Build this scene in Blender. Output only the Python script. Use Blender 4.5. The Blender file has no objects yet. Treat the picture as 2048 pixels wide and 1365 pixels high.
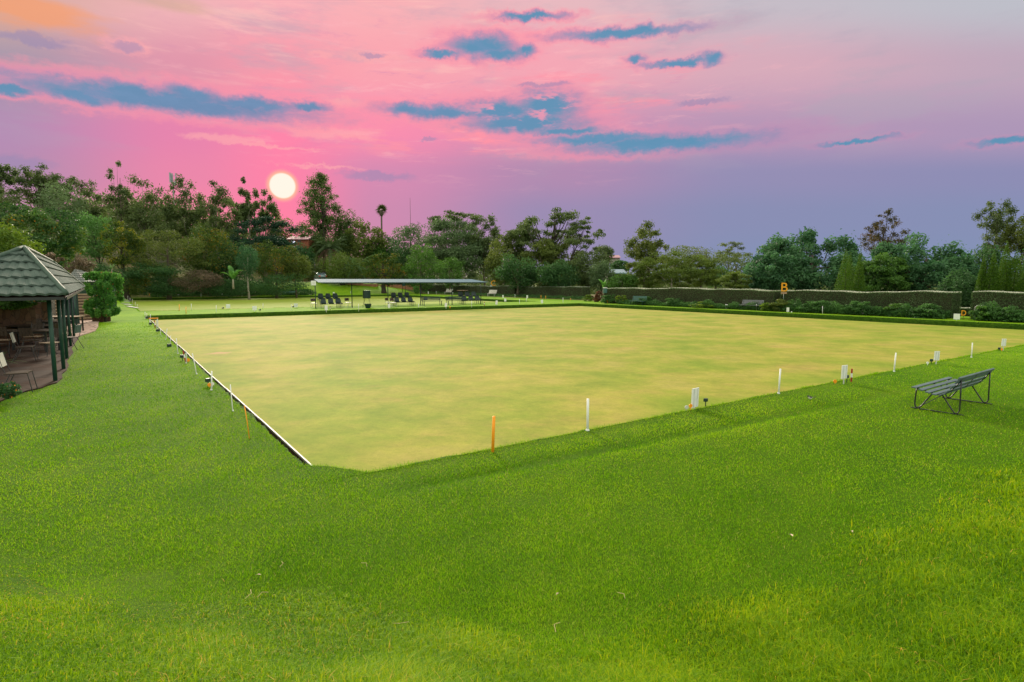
import bpy, bmesh, math, random
import numpy as np
from mathutils import Vector, Matrix

random.seed(7)
RNG = np.random.default_rng(11)
scene = bpy.context.scene
COL = scene.collection
R = math.radians

# ------------------------------------------------------------------ camera
F = 1161.0                       # focal length in pixels of the 2048 wide photograph
PITCH = math.atan(120.5 / F)
CAMZ = 2.5
cam_d = bpy.data.cameras.new('camera')
cam = bpy.data.objects.new('camera', cam_d)
COL.objects.link(cam)
cam.location = (0, 0, CAMZ)
cam.rotation_euler = (math.pi / 2 - PITCH, 0, 0)
cam_d.sensor_width = 36.0
cam_d.lens = F / 2048 * 36
cam_d.clip_end = 6000
cam_d.clip_start = 0.05
scene.camera = cam


def ray(px, py):
    x = (px - 1024) / F
    u = (682.5 - py) / F
    c, s = math.cos(PITCH), math.sin(PITCH)
    return Vector((x, c + u * s, -s + u * c))


def P(px, py, z=0.0):
    """point on the horizontal plane z that a place in the photograph shows"""
    d = ray(px, py)
    t = (z - CAMZ) / d.z
    return Vector((d.x * t, d.y * t, z))


def D(px, py, Y):
    """point at distance Y ahead"""
    d = ray(px, py)
    t = Y / d.y
    return Vector((d.x * t, Y, CAMZ + d.z * t))


def Ztop(py, Y):
    return D(1024, py, Y).z


# ------------------------------------------------------------------ greens: axes a (away, left) and b (away, right)
CN = P(640, 948, -0.3)
YN = math.atan2(-0.697, 1.0054)
UA = Vector((math.sin(YN), math.cos(YN), 0))
UB = Vector((math.cos(YN), -math.sin(YN), 0))
ANG_A = math.atan2(UA.y, UA.x)
ANG_B = math.atan2(UB.y, UB.x)


def AB(a, b, z=0.0):
    p = CN + UA * a + UB * b
    return Vector((p.x, p.y, z))


def toab(x, y):
    dx, dy = x - CN.x, y - CN.y
    return dx * UA.x + dy * UA.y, dx * UB.x + dy * UB.y


def Y_on_a(px, a):
    k = ray(px, 562).x / ray(px, 562).y
    return (a + CN.x * UA.x + CN.y * UA.y) / (k * UA.x + UA.y)


def Y_on_b(px, b):
    k = ray(px, 562).x / ray(px, 562).y
    return (b + CN.x * UB.x + CN.y * UB.y) / (k * UB.x + UB.y)


G1 = (-1.1, 40.6, 0.0, 40.6)
G2 = (48.6, 91.5, -0.2, 40.6)


def sstep(x, a, b):
    t = np.clip((np.asarray(x, float) - a) / (b - a), 0, 1)
    return t * t * (3 - 2 * t)


def h_ab(a, b):
    a = np.asarray(a, float)
    b = np.asarray(b, float)
    # viewer's bank
    line = np.where(b > 0.5, -5.8, -5.8 + (0.5 - b) * 1.05)
    line = np.minimum(line, 1.0)
    dd = line - a
    berm = 0.95 * sstep(dd, -0.3, 4.2) * sstep(b, -16, -9)
    # shallow crease in the lawn along the near edge
    crease = -0.05 * np.exp(-((a + 2.15 + 0.06 * (b - 3)) / 0.20) ** 2) * sstep(b, -0.5, 1.5) * (1 - sstep(b, 10, 15))
    crease = crease - 0.02 * sstep(a, -2.2, -1.4) * (1 - sstep(a, -1.4, -1.1)) * sstep(b, -1, 1)
    # hill at the back left
    wl = 1 - sstep(b, 8, 44)
    back = (3.2 * sstep(a, 93.5, 102) + 11.5 * sstep(a, 100, 170)) * wl
    mid = 2.3 * sstep(a, 93.5, 112) * (1 - sstep(b, 40, 60))
    hill = np.maximum(back * (1 - sstep(b, 17, 27) * (1 - sstep(a, 112, 150))), mid)
    left = (8.0 * sstep(-b, 13, 60) + 1.2 * sstep(-b, 7.8, 9.5)) * sstep(a, 14, 40)
    drop = -3.0 * sstep(b, 70, 150) - 0.2 * sstep(b, 52, 60)
    return berm + crease + np.maximum(hill, left) + drop


def h(x, y):
    a, b = toab(x, y)
    return float(h_ab(a, b))


# ------------------------------------------------------------------ materials
def mat(name, base=(0.5, 0.5, 0.5), rough=0.6, metal=0.0, spec=0.3, var=0.0, vscale=8.0, bump=0.0, bscale=40.0, c2=None):
    m = bpy.data.materials.new(name)
    m.use_nodes = True
    nt = m.node_tree
    b = nt.nodes['Principled BSDF']
    b.inputs['Roughness'].default_value = rough
    b.inputs['Metallic'].default_value = metal
    b.inputs['Specular IOR Level'].default_value = spec
    b.inputs['Base Color'].default_value = (*base, 1)
    if var > 0 or c2:
        tc = nt.nodes.new('ShaderNodeTexCoord')
        n = nt.nodes.new('ShaderNodeTexNoise')
        n.inputs['Scale'].default_value = vscale
        n.inputs['Detail'].default_value = 6
        nt.links.new(tc.outputs['Object'], n.inputs['Vector'])
        r = nt.nodes.new('ShaderNodeValToRGB')
        e = r.color_ramp.elements
        e[0].position, e[1].position = 0.3, 0.7
        lo = c2 or tuple(c * (1 - var) for c in base)
        hi = base if c2 else tuple(min(1, c * (1 + var)) for c in base)
        e[0].color = (*lo, 1)
        e[1].color = (*hi, 1)
        nt.links.new(n.outputs['Fac'], r.inputs['Fac'])
        nt.links.new(r.outputs['Color'], b.inputs['Base Color'])
    if bump > 0:
        tc = nt.nodes.new('ShaderNodeTexCoord')
        n = nt.nodes.new('ShaderNodeTexNoise')
        n.inputs['Scale'].default_value = bscale
        n.inputs['Detail'].default_value = 5
        nt.links.new(tc.outputs['Object'], n.inputs['Vector'])
        bp = nt.nodes.new('ShaderNodeBump')
        bp.inputs['Strength'].default_value = bump
        bp.inputs['Distance'].default_value = 0.02
        nt.links.new(n.outputs['Fac'], bp.inputs['Height'])
        nt.links.new(bp.outputs['Normal'], b.inputs['Normal'])
    return m


def leafmat(name, stops, trans=0.35, rough=0.6, spec=0.25):
    """foliage: colour runs over the ramp by a random number stored on each leaf"""
    m = bpy.data.materials.new(name)
    m.use_nodes = True
    nt = m.node_tree
    nt.nodes.clear()
    out = nt.nodes.new('ShaderNodeOutputMaterial')
    at = nt.nodes.new('ShaderNodeAttribute')
    at.attribute_name = 'tint'
    r = nt.nodes.new('ShaderNodeValToRGB')
    e = r.color_ramp.elements
    while len(e) < len(stops):
        e.new(0.5)
    for i, (p, c) in enumerate(stops):
        e[i].position = p
        e[i].color = (*c, 1)
    nt.links.new(at.outputs['Fac'], r.inputs['Fac'])
    d = nt.nodes.new('ShaderNodeBsdfPrincipled')
    d.inputs['Roughness'].default_value = rough
    d.inputs['Specular IOR Level'].default_value = spec
    nt.links.new(r.outputs['Color'], d.inputs['Base Color'])
    t = nt.nodes.new('ShaderNodeBsdfTranslucent')
    hs = nt.nodes.new('ShaderNodeHueSaturation')
    hs.inputs['Hue'].default_value = 0.485
    hs.inputs['Saturation'].default_value = 1.1
    hs.inputs['Value'].default_value = 1.6
    nt.links.new(r.outputs['Color'], hs.inputs['Color'])
    nt.links.new(hs.outputs['Color'], t.inputs['Color'])
    mx = nt.nodes.new('ShaderNodeMixShader')
    mx.inputs[0].default_value = trans
    nt.links.new(d.outputs[0], mx.inputs[1])
    nt.links.new(t.outputs[0], mx.inputs[2])
    nt.links.new(mx.outputs[0], out.inputs['Surface'])
    return m


def two(name, dark, light, **k):
    midc = tuple((x + y) / 2 for x, y in zip(dark, light))
    return leafmat(name, [(0.0, dark), (0.5, midc), (1.0, light)], **k)


M = {}
M['white'] = mat('white_paint', (0.70, 0.71, 0.72), 0.5, var=0.05)
M['white_dim'] = mat('weathered_white_paint', (0.52, 0.53, 0.52), 0.6, var=0.12)
M['orange'] = mat('orange_paint', (0.85, 0.30, 0.015), 0.5, var=0.08)
M['yellow'] = mat('letter_yellow_paint', (0.68, 0.30, 0.010), 0.5, var=0.06)
M['red'] = mat('dark_red_paint', (0.30, 0.018, 0.02), 0.5, var=0.1)
M['dkgreen'] = mat('dark_green_paint', (0.012, 0.035, 0.028), 0.45, var=0.15)
M['postgreen'] = mat('post_green_paint', (0.018, 0.062, 0.045), 0.4, var=0.12)
M['black'] = mat('black_iron', (0.014, 0.016, 0.020), 0.42, metal=0.0, spec=0.5, var=0.2)
M['slat'] = mat('faded_blue_green_slats', (0.105, 0.150, 0.175), 0.5, var=0.25, vscale=5, c2=(0.060, 0.098, 0.105))
M['benchgreen'] = mat('bench_green_paint', (0.05, 0.13, 0.12), 0.5, var=0.15)
M['greyslat'] = mat('grey_weathered_slats', (0.13, 0.14, 0.16), 0.6, var=0.2)
M['seat'] = mat('dark_green_plastic', (0.022, 0.042, 0.048), 0.4, var=0.1)
M['brownback'] = mat('dark_brown_vinyl', (0.035, 0.016, 0.013), 0.5, var=0.1)
M['cream'] = mat('cream_seat', (0.75, 0.72, 0.66), 0.5, var=0.05)
M['wood'] = mat('weathered_wood', (0.30, 0.20, 0.13), 0.7, var=0.25, vscale=12)
M['darkwood'] = mat('dark_table_wood', (0.055, 0.038, 0.026), 0.6, var=0.25, vscale=10)
M['tablewood'] = mat('bleached_table_wood', (0.34, 0.25, 0.17), 0.6, var=0.25, vscale=10)
M['tile'] = mat('green_coated_roof_tiles', (0.100, 0.136, 0.121), 0.75, spec=0.04, bump=0.35, bscale=90, vscale=2.2, c2=(0.062, 0.090, 0.080))
M['tilegrey'] = mat('grey_slate_tiles', (0.16, 0.175, 0.17), 0.6, var=0.25, vscale=6)
M['ridge'] = mat('ridge_cap_green', (0.055, 0.090, 0.072), 0.65, spec=0.1, var=0.2)
M['bark'] = mat('grey_brown_bark', (0.10, 0.080, 0.060), 0.85, var=0.35, vscale=6, bump=0.5, bscale=20)
M['palebark'] = mat('pale_bark', (0.30, 0.27, 0.22), 0.8, var=0.3, vscale=5, bump=0.4, bscale=20)
M['hedgecore'] = mat('hedge_twigs', (0.040, 0.040, 0.022), 0.9, var=0.4, vscale=9)
M['darkbark'] = mat('dark_bark', (0.045, 0.036, 0.028), 0.85, var=0.3, vscale=6)
M['roofmetal'] = mat('pale_blue_roof_sheet', (0.115, 0.180, 0.235), 0.7, metal=0.0, spec=0.01, var=0.1, vscale=2)
M['brick'] = mat('red_brick', (0.26, 0.085, 0.05), 0.8, var=0.3, vscale=10)
M['houseroof'] = mat('pinkish_roof_sheet', (0.40, 0.22, 0.27), 0.6, var=0.12)
M['greyroof'] = mat('grey_roof_sheet', (0.30, 0.29, 0.32), 0.6, var=0.12)
M['blueroof'] = mat('blue_white_roof_sheet', (0.25, 0.36, 0.46), 0.5, var=0.15, vscale=3)
M['carpaint'] = mat('silver_blue_car_paint', (0.34, 0.48, 0.56), 0.25, metal=0.3, spec=0.6)
M['glass'] = mat('dark_glass', (0.02, 0.025, 0.03), 0.1, spec=0.7)
M['rubber'] = mat('black_rubber', (0.015, 0.015, 0.015), 0.8)
M['taillight'] = mat('red_tail_light', (0.75, 0.02, 0.02), 0.3)
M['steel'] = mat('galvanised_steel', (0.30, 0.33, 0.35), 0.45, metal=0.5, var=0.1)
M['concrete'] = mat('concrete', (0.30, 0.28, 0.26), 0.8, var=0.15, bump=0.3)
M['step'] = mat('timber_edged_step', (0.115, 0.078, 0.052), 0.8, var=0.35, vscale=3, bump=0.4)
M['stepedge'] = mat('pale_step_edge', (0.42, 0.31, 0.20), 0.8, var=0.2)
M['doordark'] = mat('dark_door_paint', (0.012, 0.016, 0.024), 0.6)
M['bird_white'] = mat('white_feathers', (0.7, 0.7, 0.68), 0.8)
M['bird_dark'] = mat('dark_feathers', (0.03, 0.025, 0.035), 0.8)
M['deadleaf'] = mat('dry_leaf', (0.55, 0.42, 0.30), 0.8, var=0.2, vscale=30)
M['straw'] = mat('dry_straw', (0.45, 0.36, 0.17), 0.8, var=0.2)
M['plank'] = mat('white_edging_plank', (0.36, 0.36, 0.355), 0.6, var=0.15, vscale=4)
M['soil'] = mat('ditch_soil', (0.065, 0.036, 0.022), 0.9, var=0.4, vscale=12, bump=0.6, bscale=30)
M['earthwall'] = mat('red_earth_edging', (0.36, 0.17, 0.10), 0.9, var=0.25, vscale=2, bump=0.3)


# ------------------------------------------------------------------ mesh building
class MB:
    def __init__(s):
        s.v, s.f, s.m = [], [], []

    def add(s, verts, faces, mi=0):
        o = len(s.v)
        s.v += [tuple(v) for v in verts]
        s.f += [tuple(i + o for i in f) for f in faces]
        s.m += [mi] * len(faces)

    def box(s, c, size, rot=None, mi=0, taper=1.0):
        c = Vector(c)
        hx, hy, hz = (x / 2 for x in size)
        vs = []
        for z, k in ((-hz, 1.0), (hz, taper)):
            for x, y in ((-hx, -hy), (hx, -hy), (hx, hy), (-hx, hy)):
                p = Vector((x * k, y * k, z))
                if rot is not None:
                    p = rot @ p
                vs.append(c + p)
        s.add(vs, [(3, 2, 1, 0), (4, 5, 6, 7), (0, 1, 5, 4), (1, 2, 6, 5), (2, 3, 7, 6), (3, 0, 4, 7)], mi)

    def tube(s, path, r, n=6, mi=0, cap=True):
        path = [Vector(p) for p in path]
        rs = r if isinstance(r, (list, tuple)) else [r] * len(path)
        o = len(s.v)
        up = Vector((0, 0, 1))
        prev = None
        for i, p in enumerate(path):
            t = (path[min(i + 1, len(path) - 1)] - path[max(i - 1, 0)])
            t = t.normalized() if t.length > 1e-9 else Vector((0, 0, 1))
            if prev is None:
                x = t.cross(up)
                if x.length < 0.1:
                    x = t.cross(Vector((1, 0, 0)))
                x.normalize()
            else:
                x = (prev - t * prev.dot(t))
                x = x.normalized() if x.length > 1e-6 else t.orthogonal().normalized()
            prev = x
            y = t.cross(x)
            for k in range(n):
                w = 2 * math.pi * k / n
                s.v.append(tuple(p + (x * math.cos(w) + y * math.sin(w)) * rs[i]))
        for i in range(len(path) - 1):
            for k in range(n):
                a, b = o + i * n + k, o + i * n + (k + 1) % n
                s.f.append((a, b, b + n, a + n))
                s.m.append(mi)
        if cap:
            s.f.append(tuple(o + k for k in reversed(range(n))))
            s.f.append(tuple(o + (len(path) - 1) * n + k for k in range(n)))
            s.m += [mi, mi]

    def lathe(s, c, prof, n=14, mi=0):
        c = Vector(c)
        o = len(s.v)
        for r, z in prof:
            for k in range(n):
                w = 2 * math.pi * k / n
                s.v.append(tuple(c + Vector((r * math.cos(w), r * math.sin(w), z))))
        for i in range(len(prof) - 1):
            for k in range(n):
                a, b = o + i * n + k, o + i * n + (k + 1) % n
                s.f.append((a, b, b + n, a + n))
                s.m.append(mi)
        s.f.append(tuple(o + k for k in reversed(range(n))))
        s.f.append(tuple(o + (len(prof) - 1) * n + k for k in range(n)))
        s.m += [mi, mi]

    def build(s, name, mats, parent=None, smooth=False, loc=None, bevel=0.0):
        me = bpy.data.meshes.new(name)
        me.from_pydata(s.v, [], s.f)
        if not isinstance(mats, (list, tuple)):
            mats = [mats]
        for m_ in mats:
            me.materials.append(m_)
        me.polygons.foreach_set('material_index', s.m)
        if smooth:
            me.polygons.foreach_set('use_smooth', [True] * len(s.f))
        me.update()
        o = bpy.data.objects.new(name, me)
        COL.objects.link(o)
        if parent is not None:
            o.parent = parent
        if loc is not None:
            o.location = loc
        if bevel:
            bv = o.modifiers.new('bevel', 'BEVEL')
            bv.width = bevel
            bv.segments = 2
            bv.limit_method = 'ANGLE'
        return o


def tag(o, label=None, cat=None, group=None, kind=None):
    if label:
        o['label'] = label
    if cat:
        o['category'] = cat
    if group:
        o['group'] = group
    if kind:
        o['kind'] = kind
    return o


def empty(name, loc, rz=0.0, label=None, cat=None, group=None):
    o = bpy.data.objects.new(name, None)
    COL.objects.link(o)
    o.location = loc
    o.rotation_euler = (0, 0, rz)
    o.empty_display_size = 0.2
    return tag(o, label, cat, group)


def copy_tree(o, parent=None):
    c = o.copy()
    COL.objects.link(c)
    c.parent = parent
    for ch in list(o.children):
        copy_tree(ch, c)
    return c


ORD = ['first', 'second', 'third', 'fourth', 'fifth', 'sixth', 'seventh', 'eighth', 'ninth', 'tenth', 'eleventh', 'twelfth',
       'thirteenth', 'fourteenth']


def quads_np(name, verts, nper, mats, tint, matidx=None, parent=None):
    """verts (n*nper,3): n separate faces of nper corners each, one tint number per face"""
    n = len(verts) // nper
    me = bpy.data.meshes.new(name)
    me.vertices.add(n * nper)
    me.vertices.foreach_set('co', np.ascontiguousarray(verts, dtype=np.float32).ravel())
    me.loops.add(n * nper)
    me.loops.foreach_set('vertex_index', np.arange(n * nper, dtype=np.int32))
    me.polygons.add(n)
    me.polygons.foreach_set('loop_start', np.arange(0, n * nper, nper, dtype=np.int32))
    me.polygons.foreach_set('loop_total', np.full(n, nper, dtype=np.int32))
    if not isinstance(mats, (list, tuple)):
        mats = [mats]
    for m_ in mats:
        me.materials.append(m_)
    if matidx is not None:
        me.polygons.foreach_set('material_index', np.ascontiguousarray(matidx, dtype=np.int32))
    at = me.attributes.new('tint', 'FLOAT', 'FACE')
    at.data.foreach_set('value', np.ascontiguousarray(tint, dtype=np.float32))
    me.update(calc_edges=True)
    o = bpy.data.objects.new(name, me)
    COL.objects.link(o)
    if parent is not None:
        o.parent = parent
    return o
# ------------------------------------------------------------------ sky
def lin(c):
    return tuple(((x / 255) / 12.92 if x / 255 <= 0.04045 else ((x / 255 + 0.055) / 1.055) ** 2.4) for x in c)


def azel(px, py):
    d = ray(px, py)
    return math.atan2(d.x, d.y), math.atan2(d.z, math.hypot(d.x, d.y))


SUN_AZ, SUN_EL = azel(565, 372)
world = bpy.data.worlds.new('World')
scene.world = world
world.use_nodes = True
WT = world.node_tree
WT.nodes.clear()


class S:
    """a socket with arithmetic"""
    def __init__(s, k):
        s.k = k

    @staticmethod
    def m(op, *a):
        n = WT.nodes.new('ShaderNodeMath')
        n.operation = op
        for i, x in enumerate(a):
            if isinstance(x, S):
                WT.links.new(x.k, n.inputs[i])
            else:
                n.inputs[i].default_value = x
        return S(n.outputs[0])

    def __add__(s, o): return S.m('ADD', s, o)
    def __radd__(s, o): return S.m('ADD', o, s)
    def __sub__(s, o): return S.m('SUBTRACT', s, o)
    def __rsub__(s, o): return S.m('SUBTRACT', o, s)
    def __mul__(s, o): return S.m('MULTIPLY', s, o)
    def __rmul__(s, o): return S.m('MULTIPLY', o, s)
    def __truediv__(s, o): return S.m('DIVIDE', s, o)


def smooth(x, a, b, lo=0.0, hi=1.0):
    n = WT.nodes.new('ShaderNodeMapRange')
    n.interpolation_type = 'SMOOTHSTEP'
    WT.links.new(x.k, n.inputs[0])
    for i, v in zip((1, 2, 3, 4), (a, b, lo, hi)):
        n.inputs[i].default_value = v
    return S(n.outputs[0])


def mixc(f, a, b):
    n = WT.nodes.new('ShaderNodeMix')
    n.data_type = 'RGBA'
    if isinstance(f, S):
        WT.links.new(f.k, n.inputs[0])
    else:
        n.inputs[0].default_value = f
    for i, x in ((6, a), (7, b)):
        if isinstance(x, S):
            WT.links.new(x.k, n.inputs[i])
        else:
            n.inputs[i].default_value = (*x, 1)
    return S(n.outputs[2])


def comb(x, y, z=0.0):
    n = WT.nodes.new('ShaderNodeCombineXYZ')
    for i, v in enumerate((x, y, z)):
        if isinstance(v, S):
            WT.links.new(v.k, n.inputs[i])
        else:
            n.inputs[i].default_value = v
    return S(n.outputs[0])


def noise(vec, scale, detail=5, rough=0.55):
    n = WT.nodes.new('ShaderNodeTexNoise')
    WT.links.new(vec.k, n.inputs['Vector'])
    n.inputs['Scale'].default_value = scale
    n.inputs['Detail'].default_value = detail
    n.inputs['Roughness'].default_value = rough
    return S(n.outputs['Fac'])


tcw = WT.nodes.new('ShaderNodeTexCoord')
sep = WT.nodes.new('ShaderNodeSeparateXYZ')
WT.links.new(tcw.outputs['Generated'], sep.inputs[0])
DX, DY, DZ = (S(sep.outputs[i]) for i in range(3))
AZ = S.m('ARCTAN2', DX, DY)
EL = S.m('ARCSINE', DZ)
VV = DZ / S.m('MAXIMUM', DY, 0.15)         # rise of the direction over the line of sight to the north

# base colours by azimuth, one ramp for each elevation
COLS = [0, 380, 565, 760, 1100, 1500, 2048]
ROWS = [
    (562, [(232, 172, 150), (250, 150, 150), (255, 150, 152), (205, 140, 165), (150, 140, 176), (130, 146, 181), (130, 147, 181)]),
    (430, [(196, 146, 170), (248, 137, 166), (255, 131, 166), (206, 140, 176), (156, 141, 179), (138, 143, 180), (135, 144, 181)]),
    (350, [(182, 142, 176), (236, 136, 171), (255, 132, 169), (214, 140, 178), (178, 140, 177), (149, 143, 181), (142, 142, 181)]),
    (265, [(182, 142, 181), (232, 133, 174), (255, 135, 171), (250, 142, 176), (214, 147, 180), (182, 150, 183), (174, 151, 184)]),
    (130, [(166, 152, 172), (226, 152, 172), (250, 156, 172), (251, 166, 177), (245, 168, 182), (216, 172, 187), (192, 168, 187)]),
    (5, [(214, 172, 160), (240, 180, 184), (250, 176, 184), (250, 177, 182), (232, 186, 192), (198, 189, 199), (190, 191, 201)]),
]
AZ0, AZ1 = R(-75), R(75)
azn = (AZ - AZ0) / (AZ1 - AZ0)
col = None
prev_el = None
for y, cs in ROWS:
    r = WT.nodes.new('ShaderNodeValToRGB')
    e = r.color_ramp.elements
    while len(e) < len(COLS):
        e.new(0.5)
    for i, (px, c) in enumerate(zip(COLS, cs)):
        e[i].position = (azel(px, 400)[0] - AZ0) / (AZ1 - AZ0)
        e[i].color = (*lin(c), 1)
    r.color_ramp.interpolation = 'EASE'
    WT.links.new(azn.k, r.inputs[0])
    el = ray(1024, y).z / ray(1024, y).y
    c = S(r.outputs[0])
    col = c if col is None else mixc(smooth(VV, prev_el, el), col, c)
    prev_el = el

# soft wisps lit pink, drawn out sideways
wv = comb(AZ * 3.0, EL * 16.0, 0.3)
w1 = noise(wv, 1.6, 7, 0.62)
w2 = noise(comb(AZ * 5.0, EL * 34.0, 4.0), 1.5, 6, 0.6)


def blob(px, py, wx, wy):
    """soft hill of 1 at a place in the sky, falling to 0 at the given half sizes (in pixels of the photograph)"""
    a, e = azel(px, py)
    a2 = azel(px + wx, py)[0]
    e2 = azel(px, py - wy)[1]
    dx = (AZ - a) / abs(a2 - a)
    dy = (EL - e) / abs(e2 - e)
    return S.m('SQRT', dx * dx + dy * dy)


reg = smooth(blob(1130, 170, 520, 190), 1.0, 0.25)
reg2 = smooth(blob(880, 275, 420, 60), 1.0, 0.2)
wisp = smooth(w1, 0.50, 0.66) * reg + smooth(w2, 0.50, 0.64) * reg2
col = mixc(S.m('MINIMUM', wisp * 0.95, 1.0), col, lin((255, 150, 168)))
# finer streaks woven through the lit part of the sky
st1 = noise(comb(AZ * 7.0 + w1 * 0.8, EL * 52.0 + w1 * 2.2, 3.3), 1.6, 7, 0.66)
st2 = noise(comb(AZ * 9.0 + w2 * 0.6, EL * 40.0 + w2 * 2.0, 8.1), 1.7, 7, 0.66)
lit = smooth(blob(930, 190, 900, 260), 1.0, 0.3)
col = mixc(smooth(st1, 0.53, 0.70) * lit * 0.55, col, lin((255, 186, 192)))
col = mixc(smooth(st2, 0.54, 0.72) * lit * 0.40, col, lin((206, 138, 178)))
greyw = smooth(noise(comb(AZ * 2.2, EL * 9.0, 9.0), 2.0, 6, 0.6), 0.50, 0.68)
col = mixc(greyw * smooth(EL, R(8), R(15)) * 0.45, col, lin((176, 168, 184)))
peach = smooth(noise(comb(AZ * 3.0, EL * 22.0, 2.0), 2.0, 6, 0.6), 0.55, 0.68) * smooth(EL, R(14), R(20)) * smooth(AZ, R(25), R(0))
col = mixc(peach * 0.5, col, lin((255, 196, 190)))
orng = smooth(blob(70, 28, 170, 48) + (noise(comb(AZ * 6, EL * 20, 7.), 2.0, 5) - 0.5) * 1.6, 1.05, 0.3)
col = mixc(orng * 0.72, col, lin((248, 160, 106)))
orng2 = smooth(blob(330, 8, 120, 22) + (noise(comb(AZ * 6, EL * 20, 3.), 2.0, 5) - 0.5) * 1.6, 1.05, 0.2)
col = mixc(orng2 * 0.5, col, lin((206, 170, 140)))

# clouds: (centre, half width, half height) of the lumps of each bank
CL = [
    (330, 203, 300, 24), (265, 185, 80, 25), (160, 190, 95, 20), (385, 192, 70, 22), (500, 210, 110, 17), (25, 180, 62, 12), (615, 212, 42, 11),
    (967, 93, 70, 25), (885, 108, 44, 9), (1050, 103, 24, 13), (1000, 108, 50, 16),
    (1245, 67, 155, 13), (1060, 32, 75, 9), (1358, 126, 80, 8), (1425, 117, 26, 14), (1273, 118, 20, 9),
    (880, 224, 115, 16), (1000, 222, 90, 24), (1095, 212, 75, 34), (1050, 246, 130, 22), (815, 220, 45, 13),
    (1330, 288, 230, 18), (1200, 279, 150, 14), (1715, 283, 85, 6), (2020, 280, 90, 9), (1130, 262, 90, 10),
]
sx = AZ + (noise(comb(AZ, EL, 1.7), 26, 4, 0.6) - 0.5) * 0.030
sy = EL + (noise(comb(AZ, EL * 1.2, 5.1), 42, 6, 0.66) - 0.5) * 0.026
AZ_, EL_ = AZ, EL
AZ, EL = sx, sy
dmin = None
for c in CL:
    d = blob(*c)
    dmin = d if dmin is None else S.m('SMOOTH_MIN', dmin, d, 0.22)
CF = [(755, 353, 75, 10), (855, 277, 20, 4), (255, 93, 34, 12), (748, 110, 30, 6), (60, 78, 90, 14), (35, 330, 70, 22), (1085, 170, 60, 6), (1400, 205, 60, 6)]
dfaint = None
for c in CF:
    d = blob(*c)
    dfaint = d if dfaint is None else S.m('SMOOTH_MIN', dfaint, d, 0.2)
PINK = [(430, 275, 90, 10), (520, 290, 130, 5), (660, 265, 110, 18), (740, 112, 70, 14), (260, 92, 60, 20), (640, 105, 34, 10), (640, 333, 90, 4), (690, 205, 60, 14)]
dpink = None
for c in PINK:
    d = blob(*c)
    dpink = d if dpink is None else S.m('SMOOTH_MIN', dpink, d, 0.2)
AZ, EL = AZ_, EL_
fray = noise(comb(AZ * 9, EL * 26, 1.1), 3.0, 7, 0.65)
fine = (fray - 0.5) * 0.9
col = mixc(smooth(dpink + fine * 2.2, 1.15, 0.3) * 0.62, col, lin((255, 172, 176)))
# bright rim round the banks, then the blue body
rim = smooth(dmin + fine * 1.7, 2.1, 0.9)
veil = smooth(dmin + fine * 1.5, 1.55, 0.75)
rimside = smooth(AZ, R(20), R(2), 0.12, 1.0)
col = mixc(rim * rimside * 0.80, col, lin((255, 152, 170)))
col = mixc(smooth(dfaint + fine * 1.2, 1.2, 0.5) * 0.55, col, lin((150, 138, 178)))
near = smooth(blob(600, 330, 620, 260), 1.0, 0.1)
col = mixc(veil * 0.55, col, lin((176, 140, 180)))
body = mixc(near * 0.6, lin((90, 148, 182)), lin((122, 132, 176)))
body = mixc(smooth(fray, 0.40, 0.64) * 0.45, body, lin((110, 150, 188)))
holes = smooth(fray, 0.52, 0.66) * smooth(blob(1060, 205, 150, 60), 1.15, 0.5)
body = mixc(holes * 0.85, body, lin((252, 158, 178)))
col = mixc(smooth(dmin + fine * 0.75, 1.22, 0.30) * 0.95, col, body)

# the sun's disc and the glow hugging it
ang = S.m('ARCCOSINE', S.m('MINIMUM', DX * math.sin(SUN_AZ) * math.cos(SUN_EL) + DY * math.cos(SUN_AZ) * math.cos(SUN_EL) + DZ * math.sin(SUN_EL), 1.0))
glow = smooth(ang, 0.027, 0.017)
col = mixc(glow * 0.75, col, (1.0, 0.62, 0.30))
disc = smooth(ang, 0.0203, 0.0172)
col = mixc(disc, col, (1.0, 0.93, 0.80))

# overhead and behind: clear daylight
sky = WT.nodes.new('ShaderNodeTexSky')
sky.sky_type = 'NISHITA'
sky.sun_disc = False
SUN_LAMP_EL = R(20)
sky.sun_elevation = SUN_LAMP_EL
sky.sun_rotation = SUN_AZ
upk = WT.nodes.new('ShaderNodeVectorMath')
upk.operation = 'MULTIPLY'
WT.links.new(sky.outputs[0], upk.inputs[0])
UPK = 0.10
upk.inputs[1].default_value = (UPK, UPK, UPK)
upa = WT.nodes.new('ShaderNodeVectorMath')
upa.operation = 'ADD'
WT.links.new(upk.outputs[0], upa.inputs[0])
UPA = (1.36, 1.27, 0.92)
upa.inputs[1].default_value = UPA
upper = S(upa.outputs[0])
up = smooth(EL, R(26), R(40))
back = smooth(S.m('ABSOLUTE', AZ), R(58), R(85))
col = mixc(S.m('MAXIMUM', up, back * smooth(EL, R(-2), R(6))), col, upper)
# low sky behind the viewer dimmed to take light off camera-facing sides
low = smooth(EL, R(14), R(2)) * smooth(S.m('ABSOLUTE', AZ), R(80), R(110))
col = mixc(low * 0.75, col, (0.30, 0.32, 0.27))
bg = WT.nodes.new('ShaderNodeBackground')
bg.inputs['Strength'].default_value = 1.0
WT.links.new(col.k, bg.inputs[0])
wo = WT.nodes.new('ShaderNodeOutputWorld')
WT.links.new(bg.outputs[0], wo.inputs[0])
world.cycles.sampling_method = 'MANUAL'
world.cycles.sample_map_resolution = 512

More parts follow.
